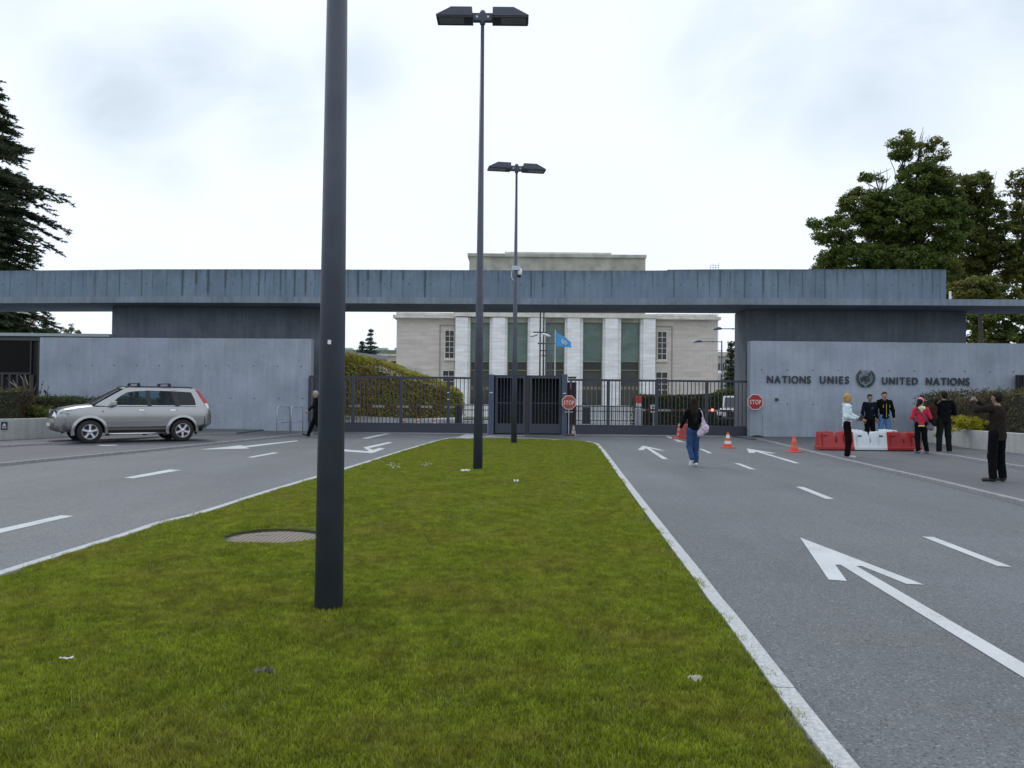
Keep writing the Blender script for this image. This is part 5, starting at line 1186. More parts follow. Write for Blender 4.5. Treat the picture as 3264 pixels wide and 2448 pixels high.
stop_plate(st, .575, p.z, -.03, M_stopf); MB().tube([(0, 0, .05), (0, 0, p.z)], .02, 8).build('post', M_steel, st); MB().box(-.19, .22, -.16, .16, 0, .07).build('foot', mat('foot_rubber', (.06, .06, .065), .8), st, bevel=.015); MB().box(-.17, .17, -.02, .0, p.z-.40, p.z-.37).build('bracket', M_steel, st)
p = P(2407.8, 1281.2, 33.1)
st2 = thing('stop_sign', 'bright red octagonal STOP sign fixed where the right gate meets the lettered wall', 'stop sign', (p.x, 33.1, 0))
stop_plate(st2, .625, p.z, 0, M_stop); MB().box(-.03, .03, .013, .2, p.z-.2, p.z+.2).build('bracket', M_dark, st2)

# cones
M_or = mat('cone_orange', (.62, .06, .03), .5, var=.08); M_org = mat('cone_faded', (.30, .20, .15), .7, var=.15)
def cone(label, loc, H, lean=0, mo=M_or, band=M_offw, sc=1.0, group='traffic cones on the road'):
    t = thing('traffic_cone', label, 'traffic cone', loc, .3, group=group); t.rotation_euler = (0, lean, .3)
    w = H*.36; MB().box(-w, w, -w, w, 0, .03).build('base', mo, t, bevel=.01)
    def seg(a, b): ra, rb_ = H*.27*(1-a)+H*.055*a, H*.27*(1-b)+H*.055*b; return [(ra, .03+(H-.03)*a), (rb_, .03+(H-.03)*b)]
    for i, (a, b) in enumerate(((0, .22), (.22, .42), (.42, .60), (.60, .84), (.84, 1.0))):
        MB().lathe(seg(a, b), 20).build('band' if i % 2 else 'sleeve', band if i % 2 else mo, t, smooth=False)
    return t
q = G(2320, 1428); cone('orange and white striped traffic cone in front of the right gate', q, .50)
q = G(2531, 1441); cone('all orange traffic cone on the road near the red barriers', q, .49, band=mat('cone_band_worn', (.50, .15, .10), .6, var=.2))
q = G(1820, 1384); cone('small dull grey striped cone against the foot of the portable stop sign', (q.x, 33.4, .0), .44, mo=M_org, band=mat('cone_grey', (.35, .35, .33), .6))
for i, (px, Y) in enumerate(((1287, 42), (1332, 43), (1385, 44))):
    cone(('first', 'second', 'third')[i]+' small red cone from the left seen through the left gate', (PX(px, Y), Y, 0), .45, group='cones behind the left gate')
# leaning beacon with red folded barrier
q = G(2163, 1400)
bk_ = thing('folded_barrier', 'red folded plastic barrier leaning with a red and white striped edge beside the walking woman', 'barrier', (q.x, q.y, 0)); bk_.rotation_euler = (0, .12, -.2)
MB().box(.0, .32, -.14, .14, .05, .62).build('panel', mat('barrier_red_dull', (.34, .06, .05), .6, var=.15), bk_, bevel=.03)
for i in range(6): MB().box(-.09, -.0, -.12, -.02, .06+i*.09, .06+(i+1)*.09-.002).build('stripe', M_or if i % 2 == 0 else mat('stripe_pinkish', (.52, .30, .27), .6), bk_)
MB().box(-.26, .36, -.2, .2, 0, .05).build('foot', mat('foot_red', (.45, .12, .09), .6), bk_, bevel=.012)

# water filled barriers
M_bred = mat('barrier_red', (.34, .018, .020), .45, var=.10, scale=5); M_bwh = mat('barrier_white', (.60, .65, .68), .45, var=.06, scale=5)
def jersey(label, loc, rz, m, L=1.03, grp='water filled plastic barriers'):
    t = thing('plastic_barrier', label, 'barrier', loc, rz, group=grp); h = .56; c = L/2
    o = [(-c, .10), (c, .10), (c-.01, h), (.09, h), (.065, h-.03), (.016, .22), (-.016, .22), (-.065, h-.03), (-.09, h), (-c+.01, h)]
    def tap(z): return .20-.10*max(0, (z-.10)/.46)
    n = len(o); v = [(x, -tap(z), z) for x, z in o]+[(x, tap(z), z) for x, z in o]
    MB().add(v, [tuple(range(n)), tuple(range(2*n-1, n-1, -1))]+[((i+1) % n, i, n+i, n+(i+1) % n) for i in range(n)]).build('body', m, t, bevel=.012)
    MB().box(-c-.01, c+.01, -.225, .225, .02, .115).build('base_flange', m, t, bevel=.012)
    for s in (-1, 1):
        MB().box(s*c*.62-.055, s*c*.62+.055, -tap(.45)-.012, -tap(.45)+.01, .41, .455).build('handle_slot', M_dark, t)
        MB().box(s*c*.62-.10, s*c*.62-.092, -.20, -.115, .12, .50).build('seam', m, t); MB().lathe([(.03, h-.005), (.03, h+.02)], 10, (s*c*.45, 0, 0)).build('filler_cap', m, t)
    for k in (-.3, 0, .3): MB().box(k-.03, k+.03, -.228, -.2, 0, .022).build('foot_notch', M_dark, t)
    return t
q1, q2, q3 = G(2671, 1436, Z1), G(2778, 1437, Z1), G(2878, 1438, Z1)
jersey('red plastic barrier behind the blonde woman, left end of the row', (q1.x-.02, q1.y+.22, Z1), -.02, M_bred); jersey('white plastic barrier in the middle of the front row between two red ones', (q2.x, q2.y+.22, Z1), 0, M_bwh); jersey('red plastic barrier beside the woman in the pink cap, right end of the row', (q3.x+.06, q3.y+.22, Z1), .02, M_bred)
for px, lab in ((2722, 'white barrier set end on behind the gap between left red and white barriers'), (2829, 'white barrier set end on behind the gap between white and right red barriers')):
    q = G(px, 1431, Z1); jersey(lab, (PX(px, q.y+.95), q.y+.95, Z1), PI/2, M_bwh, L=.9)

# tubular hoops
def hoop(label, xa, xb, y0, y1):
    a, b = G(xa, y0, Z2), G(xb, y1, Z2); t = thing('hoop_rail', label, 'rail', (a.x, a.y, Z2), group='pair of steel hoops by the pale wall'); d = (b-a); W = d.length; u = d.normalized(); H = 1.02; r = .14
    pts_ = [(0, 0), (0, H-r), (r*.3, H-r*.3), (r, H), (W-r, H), (W-r*.3, H-r*.3), (W, H-r), (W, 0)]
    MB().tube([tuple(Vector((u.x*p, u.y*p, z))) for p, z in pts_], .021, 8).build('hoop', M_steel, t, smooth=True, fix=False); MB().tube([(0, 0, .44), (u.x*W, u.y*W, .44)], .017, 8).build('cross_bar', M_steel, t, smooth=True, fix=False)
hoop('left steel hoop of the pair standing before the pale wall', 882, 923.6, 1385.5, 1382); hoop('right steel hoop of the pair nearest the walking man', 927, 964.5, 1383, 1380)
# blue notice on the left planter
p0, p1 = G(5, 1403, Z2), G(23, 1402, Z2); nt_ = thing('notice_plate', 'small dark blue notice plate on the planter wall at the left edge', 'sign', (p0.x, p0.y-.035, .43))
MB().box(0, .19, -.006, .006, -.02, .22).build('plate', mat('notice_blue', (.018, .022, .07), .5, var=.05), nt_); 
MB().elev([(.04, .10), (.15, .10), (.12, .16), (.10, .18), (.085, .17)], -.010, -.007).build('pictogram', M_offw, nt_); MB().box(.03, .16, -.009, -.0065, .03, .045).build('printed_line', M_offw, nt_); MB().box(.03, .16, -.009, -.0065, .06, .075).build('printed_line', M_offw, nt_)

# litter and daisies
M_paper = mat('paper', (.60, .60, .58), .7, var=.05)
def scrap(name, label, px, py, w, h, m, cat='litter', lift=.05):
    p = G(px, py, .06); z = float(isl_z(np.array([p.x]), np.array([p.y]))[0])+lift; rs = random.Random(px); mb = MB(); n = 5
    v = [(w*(i/n-.5), h*(j/3-.5)+rs.uniform(-.1, .1)*h, rs.uniform(-.3, .5)*h+.02) for j in range(4) for i in range(n+1)]
    f = [(j*(n+1)+i, j*(n+1)+i+1, (j+1)*(n+1)+i+1, (j+1)*(n+1)+i) for j in range(3) for i in range(n)]
    o = mb.add(v, f).add([(x, y, z_-.002) for x, y, z_ in v], [q[::-1] for q in f]).build(name, m); o.location = (p.x, p.y, z); o['label'] = label; o['category'] = cat
    o.rotation_euler = (rs.uniform(-.1, .5), 0, rs.uniform(-.4, .5))
scrap('paper_scrap', 'crumpled white paper scrap on the grass below the farthest lamp post', 1647, 1541, .10, .07, M_paper)
scrap('paper_scrap', 'long white paper strip on the grass left of the middle lamp post', 1483, 1508, .20, .05, M_paper)
scrap('paper_scrap', 'white paper strip in the foreground grass near the left edge', 211, 2131, .065, .022, M_paper)
M_leaf = mat('dry_leaf', (.10, .10, .07), .8, var=.4)
scrap('dead_leaf', 'dark curled dead leaf in the grass below the near pole', 830, 2176, .055, .04, M_leaf, 'leaf', .055); scrap('dead_leaf', 'dark small dead leaf just right of another below the near pole', 860, 2176, .04, .03, M_leaf, 'leaf', .055)
scrap('dead_leaf', 'pale curled leaf on the foreground grass close to the white kerb', 2214, 2176, .06, .045, mat('pale_leaf', (.42, .38, .30), .8, var=.4), 'leaf', .05)
mb = MB()
for (cx, cy, sx2, sy2, n) in ((1255, 1490, 26, 9, 16), (1362, 1486, 14, 8, 8)):
    for k in range(n):
        p = G(cx+random.gauss(0, sx2*.5), cy+random.gauss(0, sy2*.5), .06); z = float(isl_z(np.array([p.x]), np.array([p.y]))[0]); mb.ball((p.x, p.y, z+.075), (.014, .014, .008), 6)
o = mb.build('daisies', M_paper); o['kind'] = 'stuff'; o['label'] = 'sprinkle of small white daisies in the grass right of the near pole'; o['category'] = 'flowers'
# ================================================================== SILVER CAR
def build_car():
    f_, r_ = G(288, 1411, Z1), G(587, 1408.4, Z1)
    th = math.radians(38); mid = G(437, 1410, Z1)
    # wheel contacts are on the near (left) side: shift to the car's centre line
    u = Vector((-math.cos(th), -math.sin(th), 0)); left = Vector((-u.y, u.x, 0)); mid2 = Vector((mid.x, mid.y, Z1))-left*.80
    car = thing('parked_car', 'silver estate off-roader parked side on before the pale wall with roof bars', 'car', mid2, math.atan2(u.y, u.x))
    paint, t, b = newmat('silver_paint'); b.inputs['Base Color'].default_value = (.35, .352, .355, 1); b.inputs['Metallic'].default_value = .85; b.inputs['Roughness'].default_value = .26
    b.inputs['Coat Weight'].default_value = .8; b.inputs['Coat Roughness'].default_value = .05
    lower = mat('silver_grey_lower', (.17, .17, .165), .42, .5, var=.05); gl = glass('car_glass', (.78, .90, .92), .85); glr = glass('car_glass_dark', (.40, .46, .50), .55)
    trim = mat('black_trim', (.014, .015, .017), .55, var=.1); chrome = mat('chrome', (.7, .7, .72), .15, 1.0, var=0); tyre = mat('tyre', (.018, .018, .019), .8, var=.15); alloy = mat('alloy', (.60, .61, .64), .28, .8, var=0)
    # lower body
    def hw(x, z):
        w = np.interp(x, [-2.24, -2.15, -1.9, -1.2, 0, 1.2, 1.75, 2.05, 2.2], [.70, .80, .855, .882, .885, .88, .85, .78, .66])
        k = np.interp(z, [.36, .50, .75, .92, 1.06, 1.12], [.955, .985, 1.0, .995, .975, .955]); return w*k
    def top(x): return np.interp(x, [-2.24, -2.2, -2.1, -1.0, .9, 1.22, 1.6, 1.95, 2.10, 2.2], [.80, .95, 1.10, 1.12, 1.11, 1.11, 1.075, 1.0, .93, .74])
    def bot(x): return np.interp(x, [-2.24, -2.0, -1.75, 1.75, 2.0, 2.2], [.52, .44, .40, .38, .34, .46])
    xs = [-2.24, -2.20, -2.12, -2.0, -1.85]+list(np.linspace(-1.7, 1.7, 25))+[1.82, 1.95, 2.06, 2.14, 2.20]
    V = []; F = []; ring_n = None
    for x in xs:
        zt, zb = top(x), bot(x); half = []
        for fz in (0, .14, .3, .5, .7, .86, .96): z = zb+(zt-zb)*fz; half.append((hw(x, z)*(.93 if fz == 0 else 1), z))
        hood = 1.0 if x > 1.1 else 0.3
        half += [(hw(x, zt)*.93, zt+.012*hood), (hw(x, zt)*.6, zt+.040*hood), (0, zt+.052*hood)]
        half = [(0, zb)]+half; rg = [(x, y, z) for y, z in half]+[(x, -y, z) for y, z in half[-2:0:-1]]; ring_n = len(rg); V += rg
    for i in range(len(xs)-1):
        for k in range(ring_n): a = i*ring_n+k; b_ = i*ring_n+(k+1) % ring_n; F.append((a, b_, b_+ring_n, a+ring_n))
    F.append(tuple(range(ring_n))); F.append(tuple((len(xs)-1)*ring_n+k for k in range(ring_n-1, -1, -1)))
    body = MB().add(V, F).build('body', paint, car)
    cut = MB()
    for x in (1.3125, -1.3125): cut.lathe([(.40, -1.2), (.40, 1.2)], 36, (x, 0, .345), 'y')
    co = cut.build('cutter', None); co.parent = car
    md = body.modifiers.new('b', 'BOOLEAN'); md.operation = 'DIFFERENCE'; md.solver = 'EXACT'; md.object = co
    bpy.context.view_layer.update(); dg = bpy.context.evaluated_depsgraph_get(); me = bpy.data.meshes.new_from_object(body.evaluated_get(dg)); body.modifiers.clear(); body.data = me
    bpy.data.objects.remove(co); me.shade_smooth(); me.set_sharp_from_angle(angle=math.radians(32))
    side = lambda x, z, o=.0: float(hw(x, z))+o
    # wheel well liners
    for s in (-1, 1):
        for x in (1.3125, -1.3125): MB().lathe([(.395, .55*s), (.395, .80*s)], 28, (x, 0, .345), 'y').build('wheel_arch', M_black, car, fix=False) if False else MB().box(x-.36, x+.36, s*.30-.02, s*.30+.02, .30, .72).build('wheel_arch', M_black, car)
    for s in (-1, 1):      # flared arch lips
        for x0 in (1.3125, -1.3125):
            mb = MB(); n = 20; a0, a1 = (-.22, PI+.12); vv = []
            for i in range(n+1):
                a = a0+(a1-a0)*i/n
                for rr, oo in ((.398, .012), (.415, .034), (.475, .030), (.505, .004), (.505, -.03), (.398, -.03)):
                    x, z = x0+rr*math.cos(a), .345+rr*math.sin(a); vv.append((x, s*(side(min(2.15, max(-2.2, x)), max(.37, min(1.1, z)))+oo), z))
            m_ = 6; ff = [(i*m_+k, i*m_+(k+1) % m_, (i+1)*m_+(k+1) % m_, (i+1)*m_+k) for i in range(n) for k in range(m_)]+[tuple(range(m_)), tuple(n*m_+k for k in range(m_-1, -1, -1))]
            o = mb.add(vv, ff).build('arch_flare', paint, car, smooth=True); o.data.set_sharp_from_angle(angle=.9)
    # wheels
    for s in (-1, 1):
        for x0 in (1.3125, -1.3125):
            w = MB().lathe([(.20, -.11), (.31, -.115), (.343, -.085), (.346, 0), (.343, .085), (.31, .115), (.215, .112)], 40, (0, 0, 0), 'y', cap=False).build('wheel', tyre, car, smooth=True)
            w.location = (x0, s*.755, .346)
            MB().lathe([(.215, .112), (.222, .122), (.212, .124), (.200, .06), (.19, .02)], 36, (0, 0, 0), 'y', cap=False).xf(Matrix.Scale(s, 4, (0, 1, 0))).build('rim', alloy, w, smooth=True)
            MB().lathe([(0, .02), (.195, .02), (.195, .0), (0, -.0)], 28, (0, 0, 0), 'y').xf(Matrix.Scale(s, 4, (0, 1, 0))).build('brake_disc', M_dark, w)
            for k in range(5):
                a = k*2*PI/5+.25*x0; ca, sa = math.cos(a), math.sin(a); q = []
                for rr, wd in ((.045, .036), (.12, .026), (.205, .040)):
                    q.append((rr, wd))
                mb = MB(); vv = []
                for rr, wd in q:
                    for sg in (-1, 1):
                        for yy in (.075, .112): px, pz = rr*ca-sg*wd*sa, rr*sa+sg*wd*ca; vv.append((px, s*yy, pz))
                ff = [(i*4+a_, i*4+b_, i*4+4+b_, i*4+4+a_) for i in range(2) for a_, b_ in ((0, 1), (1, 3), (3, 2), (2, 0))]+[(0, 2, 3, 1), (8, 9, 11, 10)]
                mb.add(vv, ff).build('spoke', alloy, w)
            MB().lathe([(0, .120), (.03, .118), (.062, .108), (.062, .07)], 18, (0, 0, 0), 'y').xf(Matrix.Scale(s, 4, (0, 1, 0))).build('hub', alloy, w, smooth=True)
    # greenhouse
    def gy(x, z): 
        base = float(hw(min(max(x, -2.1), 1.2), 1.1)); k = (z-1.11)/.50
        return base*.985-.175*k-.02*max(0, k)**2-max(0, x-.2)*.05*k-(.05*max(0, -1.6-x))
    def panel(name, pts_, m, off=.0, th=.02, parent=None, s=1, sub=1):
        P_ = []; n = len(pts_)
        for i in range(n):
            a, b_ = pts_[i], pts_[(i+1) % n]
            for k in range(sub): P_.append((a[0]+(b_[0]-a[0])*k/sub, a[1]+(b_[1]-a[1])*k/sub))
        n = len(P_); v = [(x, s*(gy(x, z)+off), z) for x, z in P_]+[(x, s*(gy(x, z)+off-th), z) for x, z in P_]
        return MB().add(v, [tuple(range(n)), tuple(range(2*n-1, n-1, -1))]+[((i+1) % n, i, n+i, n+(i+1) % n) for i in range(n)]).build(name, m, parent or car, smooth=False)
    wF = [(.80, 1.125), (.70, 1.20), (.46, 1.40), (.27, 1.515), (.08, 1.555), (-.27, 1.575), (-.30, 1.125)]
    wR = [(-.36, 1.125), (-.345, 1.575), (-1.02, 1.57), (-1.10, 1.125)]
    wQ = [(-1.20, 1.125), (-1.13, 1.565), (-1.62, 1.545), (-1.70, 1.30), (-1.72, 1.14)]
    for s in (-1, 1):
        panel('door_window', wF, gl, .004, .006, s=s); panel('door_window', wR, gl, .004, .006, s=s); panel('quarter_window', wQ, glr, .004, .006, s=s)
        panel('window_pillar', [(-.27, 1.11), (-.25, 1.60), (-.37, 1.60), (-.39, 1.11)], trim, .008, .03, s=s); panel('window_pillar', [(-1.08, 1.11), (-1.0, 1.60), (-1.15, 1.60), (-1.22, 1.11)], trim, .008, .03, s=s)
        panel('front_pillar', [(1.20, 1.115), (1.08, 1.20), (.30, 1.655), (.12, 1.655), (.05, 1.56), (.29, 1.52), (.48, 1.405), (.72, 1.205), (.82, 1.115)], paint, .010, .05, s=s)
        panel('roof_rail_panel', [(.12, 1.55), (.20, 1.66), (-1.72, 1.66), (-1.66, 1.54), (-1.0, 1.572), (-.3, 1.58)], paint, .012, .05, s=s)
        panel('rear_pillar', [(-1.60, 1.55), (-1.74, 1.66), (-1.80, 1.60), (-2.12, 1.12), (-2.13, 1.08), (-1.71, 1.08), (-1.72, 1.14), (-1.70, 1.31)], paint, .014, .06, s=s)
        panel('belt_moulding', [(.95, 1.105), (.85, 1.128), (-1.72, 1.128), (-1.72, 1.105)], mat('belt_chrome', (.5, .5, .52), .3, .8, var=0), .016, .02, s=s)
        # tail lamp runs up the rear pillar
        panel('tail_lamp', [(-1.76, 1.62), (-1.79, 1.635), (-1.86, 1.56), (-2.08, 1.27), (-2.10, 1.20), (-2.0, 1.20)], mat('tail_red', (.45, .012, .015), .15, var=0, coat=.6), .022, .07, s=s)
        panel('indicator', [(-2.0, 1.195), (-2.10, 1.195), (-2.135, 1.08), (-2.12, 1.03), (-2.06, 1.05)], mat('lamp_clear', (.70, .70, .70), .12, var=0, coat=.5), .024, .07, s=s)
    def loft(name, rows, m, th=.0, smooth=True):
        n = len(rows[0]); v = [p for r in rows for p in r]; ff = [(i*n+k, i*n+k+1, (i+1)*n+k+1, (i+1)*n+k) for i in range(len(rows)-1) for k in range(n-1)]
        return MB().add(v, ff).build(name, m, car, smooth=smooth, fix=False)
    yy = np.linspace(-1, 1, 9)
    loft('roof', [[(x, y*gy(x, 1.655), z+.045*(1-y*y)) for y in yy] for x, z in ((.36, 1.600), (.25, 1.645), (-.2, 1.66), (-.9, 1.665), (-1.55, 1.65), (-1.76, 1.62), (-1.80, 1.59))], paint)
    loft('headliner', [[(x, y*gy(x, 1.62)*.97, 1.60) for y in yy] for x in (.30, -1.72)], mat('cabin_lining', (.18, .18, .17), .9), smooth=False)
    loft('windscreen', [[(x+.06*(1-y*y), y*gy(min(x, 1.1), z)*.985, z+.012) for y in yy] for x, z in ((1.17, 1.12), (.90, 1.27), (.62, 1.44), (.34, 1.60))], glr)
    loft('rear_window', [[(x-.03*(1-y*y), y*gy(max(x, -2.05), z)*.94, z) for y in yy] for x, z in ((-2.08, 1.12), (-1.94, 1.36), (-1.79, 1.60))], glr)
    loft('scuttle', [[(x+.05*(1-y*y), y*.80, z) for y in yy] for x, z in ((1.14, 1.14), (1.24, 1.145))], trim)
    # interior
    cloth = mat('seat_cloth', (.05, .055, .065), .9, var=.1); MB().box(-1.7, 1.0, -.70, .70, 1.085, 1.10).build('cabin_floor', trim, car)
    for x in (.05, -.85):
        for y in (-.36, .36):
            st_ = MB().box(x-.16, x-.03, y-.22, y+.22, .98, 1.36).build('seat', cloth, car, bevel=.04); MB().box(x-.17, x-.07, y-.12, y+.12, 1.385, 1.53).build('head_rest', cloth, st_, bevel=.04)
    MB().box(.75, .98, -.66, .66, 1.06, 1.17).build('dashboard', trim, car, bevel=.03)
    # side details
    for s in (-1, 1):
        def sbox(name, x0, x1, z0, z1, off, th, m, bev=.004):
            n = max(2, int(abs(x1-x0)/.12)+1); v = []; 
            for i in range(n+1):
                x = x0+(x1-x0)*i/n
                for z, o_ in ((z0, off), (z1, off), (z1, off-th), (z0, off-th)): v.append((x, s*(side(x, z)+o_), z))
            ff = [(i*4+k, i*4+(k+1) % 4, (i+1)*4+(k+1) % 4, (i+1)*4+k) for i in range(n) for k in range(4)]+[(0, 1, 2, 3), (n*4+3, n*4+2, n*4+1, n*4)]
            return MB().add(v, ff).build(name, m, car)
        sbox('door_moulding', .80, -.28, .61, .655, .024, .05, paint); sbox('door_moulding', -.34, -.80, .61, .655, .024, .05, paint)
        for x in (.84, -.31, -1.13):     # door gaps
            z0 = .42 if x > -1 else .95
            sbox('door_gap', x-.004, x+.004, z0, 1.10, .0025, .01, M_dark)
        sbox('door_gap', .80, -.86, .415, .423, .003, .01, M_dark); sbox('sill', .88, -.86, .385, .44, .012, .05, lower)
        sbox('under_sill', .86, -.85, .30, .388, -.06, .1, M_black)
        MB().tube([(.80, s*.90, .275), (-.76, s*.90, .275)], .026, 10).build('side_step', chrome, car, smooth=True, fix=False)
        for x in (.84, -.20, -.78): MB().box(x-.05, x+.05, min(s*.78, s*.905), max(s*.78, s*.905), .22, .27).build('step_bracket', M_black, car)
        for x in (-.09, -1.0): h = sbox('door_handle', x+.075, x-.075, .965, 1.0, .034, .03, chrome)
        sbox('side_repeater', 1.0, .95, .93, .965, .006, .02, mat('repeater_red', (.35, .06, .04), .3))
        mr = MB().box(.62, .80, min(s*.90, s*1.08), max(s*.90, s*1.08), 1.10, 1.26).build('door_mirror', paint, car, bevel=.035); MB().box(.67, .76, min(s*.82, s*.92), max(s*.82, s*.92), 1.10, 1.16).build('mirror_arm', trim, mr)
        sbox('mud_flap', -1.78, -1.76, .22, .44, -.04, .22, M_black); sbox('mud_flap', .82, .80, .24, .46, -.04, .22, M_black)
        # head lamp wrapping the front corner
        v = []; n = 8
        for i in range(n+1):
            x = 2.155-.36*i/n; 
            for z in (.78+.03*i/n, 1.005-.0*i/n): v.append((x, s*(float(hw(x, .9))+.012-.0*i), z if z < .9 else min(float(top(x))-.012, 1.03)))
        ff = [(i*2, i*2+1, i*2+3, i*2+2) for i in range(n)]; k0 = len(v); v += [(2.235, s*.38, .80), (2.175, s*.38, .955)]; ff += [(0, k0, k0+1, 1)]
        MB().add(v, ff).build('head_lamp', mat('lamp_glass_car', (.50, .54, .56), .08, .3, var=.35, scale=14, coat=.8), car, fix=False)
        MB().lathe([(0, 0), (.05, 0), (.055, -.02)], 14, (2.20, s*.60, .60), 'x').build('fog_lamp', mat('lamp_clear', (.7, .7, .7), .12), car)
    # bumpers, grille, plates
    def wrap(name, x_end, zs, m, sign, grow=.02, nn=12):
        rows = []
        for z, g in zs:
            r = []
            for i in range(nn+1):
                y = -1+2*i/nn; x = sign*(x_end+g-.30*abs(y)**3.0*1.0); r.append((x, y*(.80+grow+g*.3), z))
            rows.append(r)
        loft_(name, rows, m)
    def loft_(name, rows, m):
        n = len(rows[0]); v = [p for r in rows for p in r]; ff = [(i*n+k, i*n+k+1, (i+1)*n+k+1, (i+1)*n+k) for i in range(len(rows)-1) for k in range(n-1)]
        o = MB().add(v, ff).build(name, m, car, smooth=True, fix=False); return o
    wrap('front_bumper', 2.20, [(.74, -.04), (.72, .05), (.60, .07), (.48, .06), (.38, .0), (.34, -.12)], lower, 1); wrap('rear_bumper', 2.22, [(.80, -.06), (.77, .06), (.62, .075), (.50, .06), (.40, -.02), (.36, -.14)], lower, -1, .03)
    MB().box(2.12, 2.225, -.36, .36, .78, .98).build('grille', M_dark, car, bevel=.02)
    for y in (-.13, .13): MB().box(2.20, 2.24, y-.02, y+.02, .78, .99).build('grille_bar', chrome, car)
    MB().lathe([(.045, 0), (.045, .015)], 16, (2.235, 0, .90), 'x').build('badge', alloy, car); MB().box(2.262, 2.275, -.26, .26, .50, .60).build('number_plate', M_offw, car)
    MB().box(1.1, 1.9, -.5, .5, .36, .46).build('underbody', M_black, car); MB().box(-2.0, 1.0, -.6, .6, .30, .42).build('underbody', M_black, car)
    # rails and roof bars
    for s in (-1, 1):
        MB().tube([(.30, s*.60, 1.665), (.20, s*.60, 1.70), (-1.55, s*.60, 1.70), (-1.66, s*.60, 1.67)], .018, 8).build('roof_rail', trim, car, smooth=True, fix=False)
    for x in (-.06, -.96):
        rb_ = MB().box(x-.025, x+.025, -.64, .64, 1.785, 1.815).build('roof_bar', trim, car, bevel=.006)
        for s in (-1, 1): MB().box(x-.045, x+.045, s*.60-.04, s*.60+.04, 1.70, 1.79).build('bar_foot', trim, rb_, bevel=.01)
    MB().box(-1.98, -1.86, -.001+.868, .884, .90, 1.03).build('fuel_flap', paint, car) if False else None
    return car
build_car()

# white off-roader half hidden behind the right wall block
def jeep():
    Y = 43.0; t = thing('white_offroader', 'white boxy off-road vehicle half hidden behind the right wall block beyond the gate', 'car', (PX(2352, Y), Y, 0), math.radians(248))
    w = mat('white_car_paint', (.66, .69, .70), .35, var=.04, coat=.5); g = mat('jeep_glass', (.05, .07, .075), .1, var=.1)
    MB().box(-1.9, 1.0, -.80, .80, .55, 1.10).build('body', w, t, bevel=.04); MB().box(1.0, 2.0, -.58, .58, .65, 1.08).build('bonnet', w, t, bevel=.06)
    for s in (-1, 1): MB().box(1.02, 1.95, min(s*.585, s*.82), max(s*.585, s*.82), .72, .95).build('wing', w, t, bevel=.05)
    q = [(-1.85, 1.10), (.98, 1.10), (.72, 1.74), (-1.82, 1.76)]
    MB().elev(q, -.66, .66).build('cabin', w, t, bevel=.04)
    MB().box(-1.8, -.1, -.668, -.662, 1.18, 1.64).box(-1.8, -.1, .662, .668, 1.18, 1.64).box(.0, .68, -.668, -.662, 1.18, 1.62).box(.0, .68, .662, .668, 1.18, 1.62).build('side_window', g, t)
    MB().add([(.985, -.58, 1.15), (.985, .58, 1.15), (.78, .56, 1.66), (.78, -.56, 1.66)], [(0, 1, 2, 3)]).build('windscreen', g, t, fix=False)
    MB().box(2.0, 2.03, -.30, .30, .68, 1.02).build('grille', M_dark, t); MB().box(2.02, 2.14, -.82, .82, .50, .62).build('bumper', M_dark, t, bevel=.02)
    for s in (-1, 1):
        MB().lathe([(.0, .05), (.09, .04), (.10, 0)], 14, (1.98, s*.68, .84), 'x').build('headlight', M_offw, t)
        for x in (-1.2, 1.45): MB().lathe([(.2, -.11), (.36, -.10), (.38, 0), (.36, .10), (.2, .11)], 24, (x, s*.72, .38), 'y').build('wheel', M_black, t, smooth=True)
jeep()

# ================================================================== PEOPLE
def surf_net(Fg, org, h):
    nx, ny, nz = Fg.shape; s = Fg < 0
    c = np.zeros((nx-1, ny-1, nz-1, 3)); n = np.zeros((nx-1, ny-1, nz-1))
    offs = [(0, 0, 0), (1, 0, 0), (0, 1, 0), (1, 1, 0), (0, 0, 1), (1, 0, 1), (0, 1, 1), (1, 1, 1)]
    sl_ = lambda o: Fg[o[0]:nx-1+o[0], o[1]:ny-1+o[1], o[2]:nz-1+o[2]]
    for a, b in ((0, 1), (2, 3), (4, 5), (6, 7), (0, 2), (1, 3), (4, 6), (5, 7), (0, 4), (1, 5), (2, 6), (3, 7)):
        fa, fb = sl_(offs[a]), sl_(offs[b]); m = (fa < 0) != (fb < 0); t = np.where(m, fa/(fa-fb+1e-12), 0)
        oa, ob = np.array(offs[a]), np.array(offs[b])
        for k in range(3): c[..., k] += np.where(m, oa[k]+(ob[k]-oa[k])*t, 0)
        n += m
    act = n > 0; idx = -np.ones(act.shape, int); idx[act] = np.arange(act.sum()); ii = np.argwhere(act)
    V = (ii+c[act]/n[act][:, None])*h+org; Fs = []
    for ax in range(3):
        sh = [slice(1, -1)]*3; sh[ax] = slice(0, None)
        A = s[tuple(slice(1, -1) if k != ax else slice(0, -1) for k in range(3))]; B = s[tuple(slice(1, -1) if k != ax else slice(1, None) for k in range(3))]
        q = np.argwhere(A != B); 
        if not len(q): continue
        g = q.copy(); 
        for k in range(3):
            if k != ax: g[:, k] += 1
        fl_ = A[tuple(q.T)]; u, v = [(1, 2), (2, 0), (0, 1)][ax]
        def cell(du, dv):
            e = g.copy(); e[:, u] -= du; e[:, v] -= dv; return idx[tuple(e.T)]
        quad = np.stack([cell(1, 1), cell(0, 1), cell(0, 0), cell(1, 0)], 1); quad[~fl_] = quad[~fl_][:, ::-1]; Fs.append(quad)
    return V, np.concatenate(Fs)
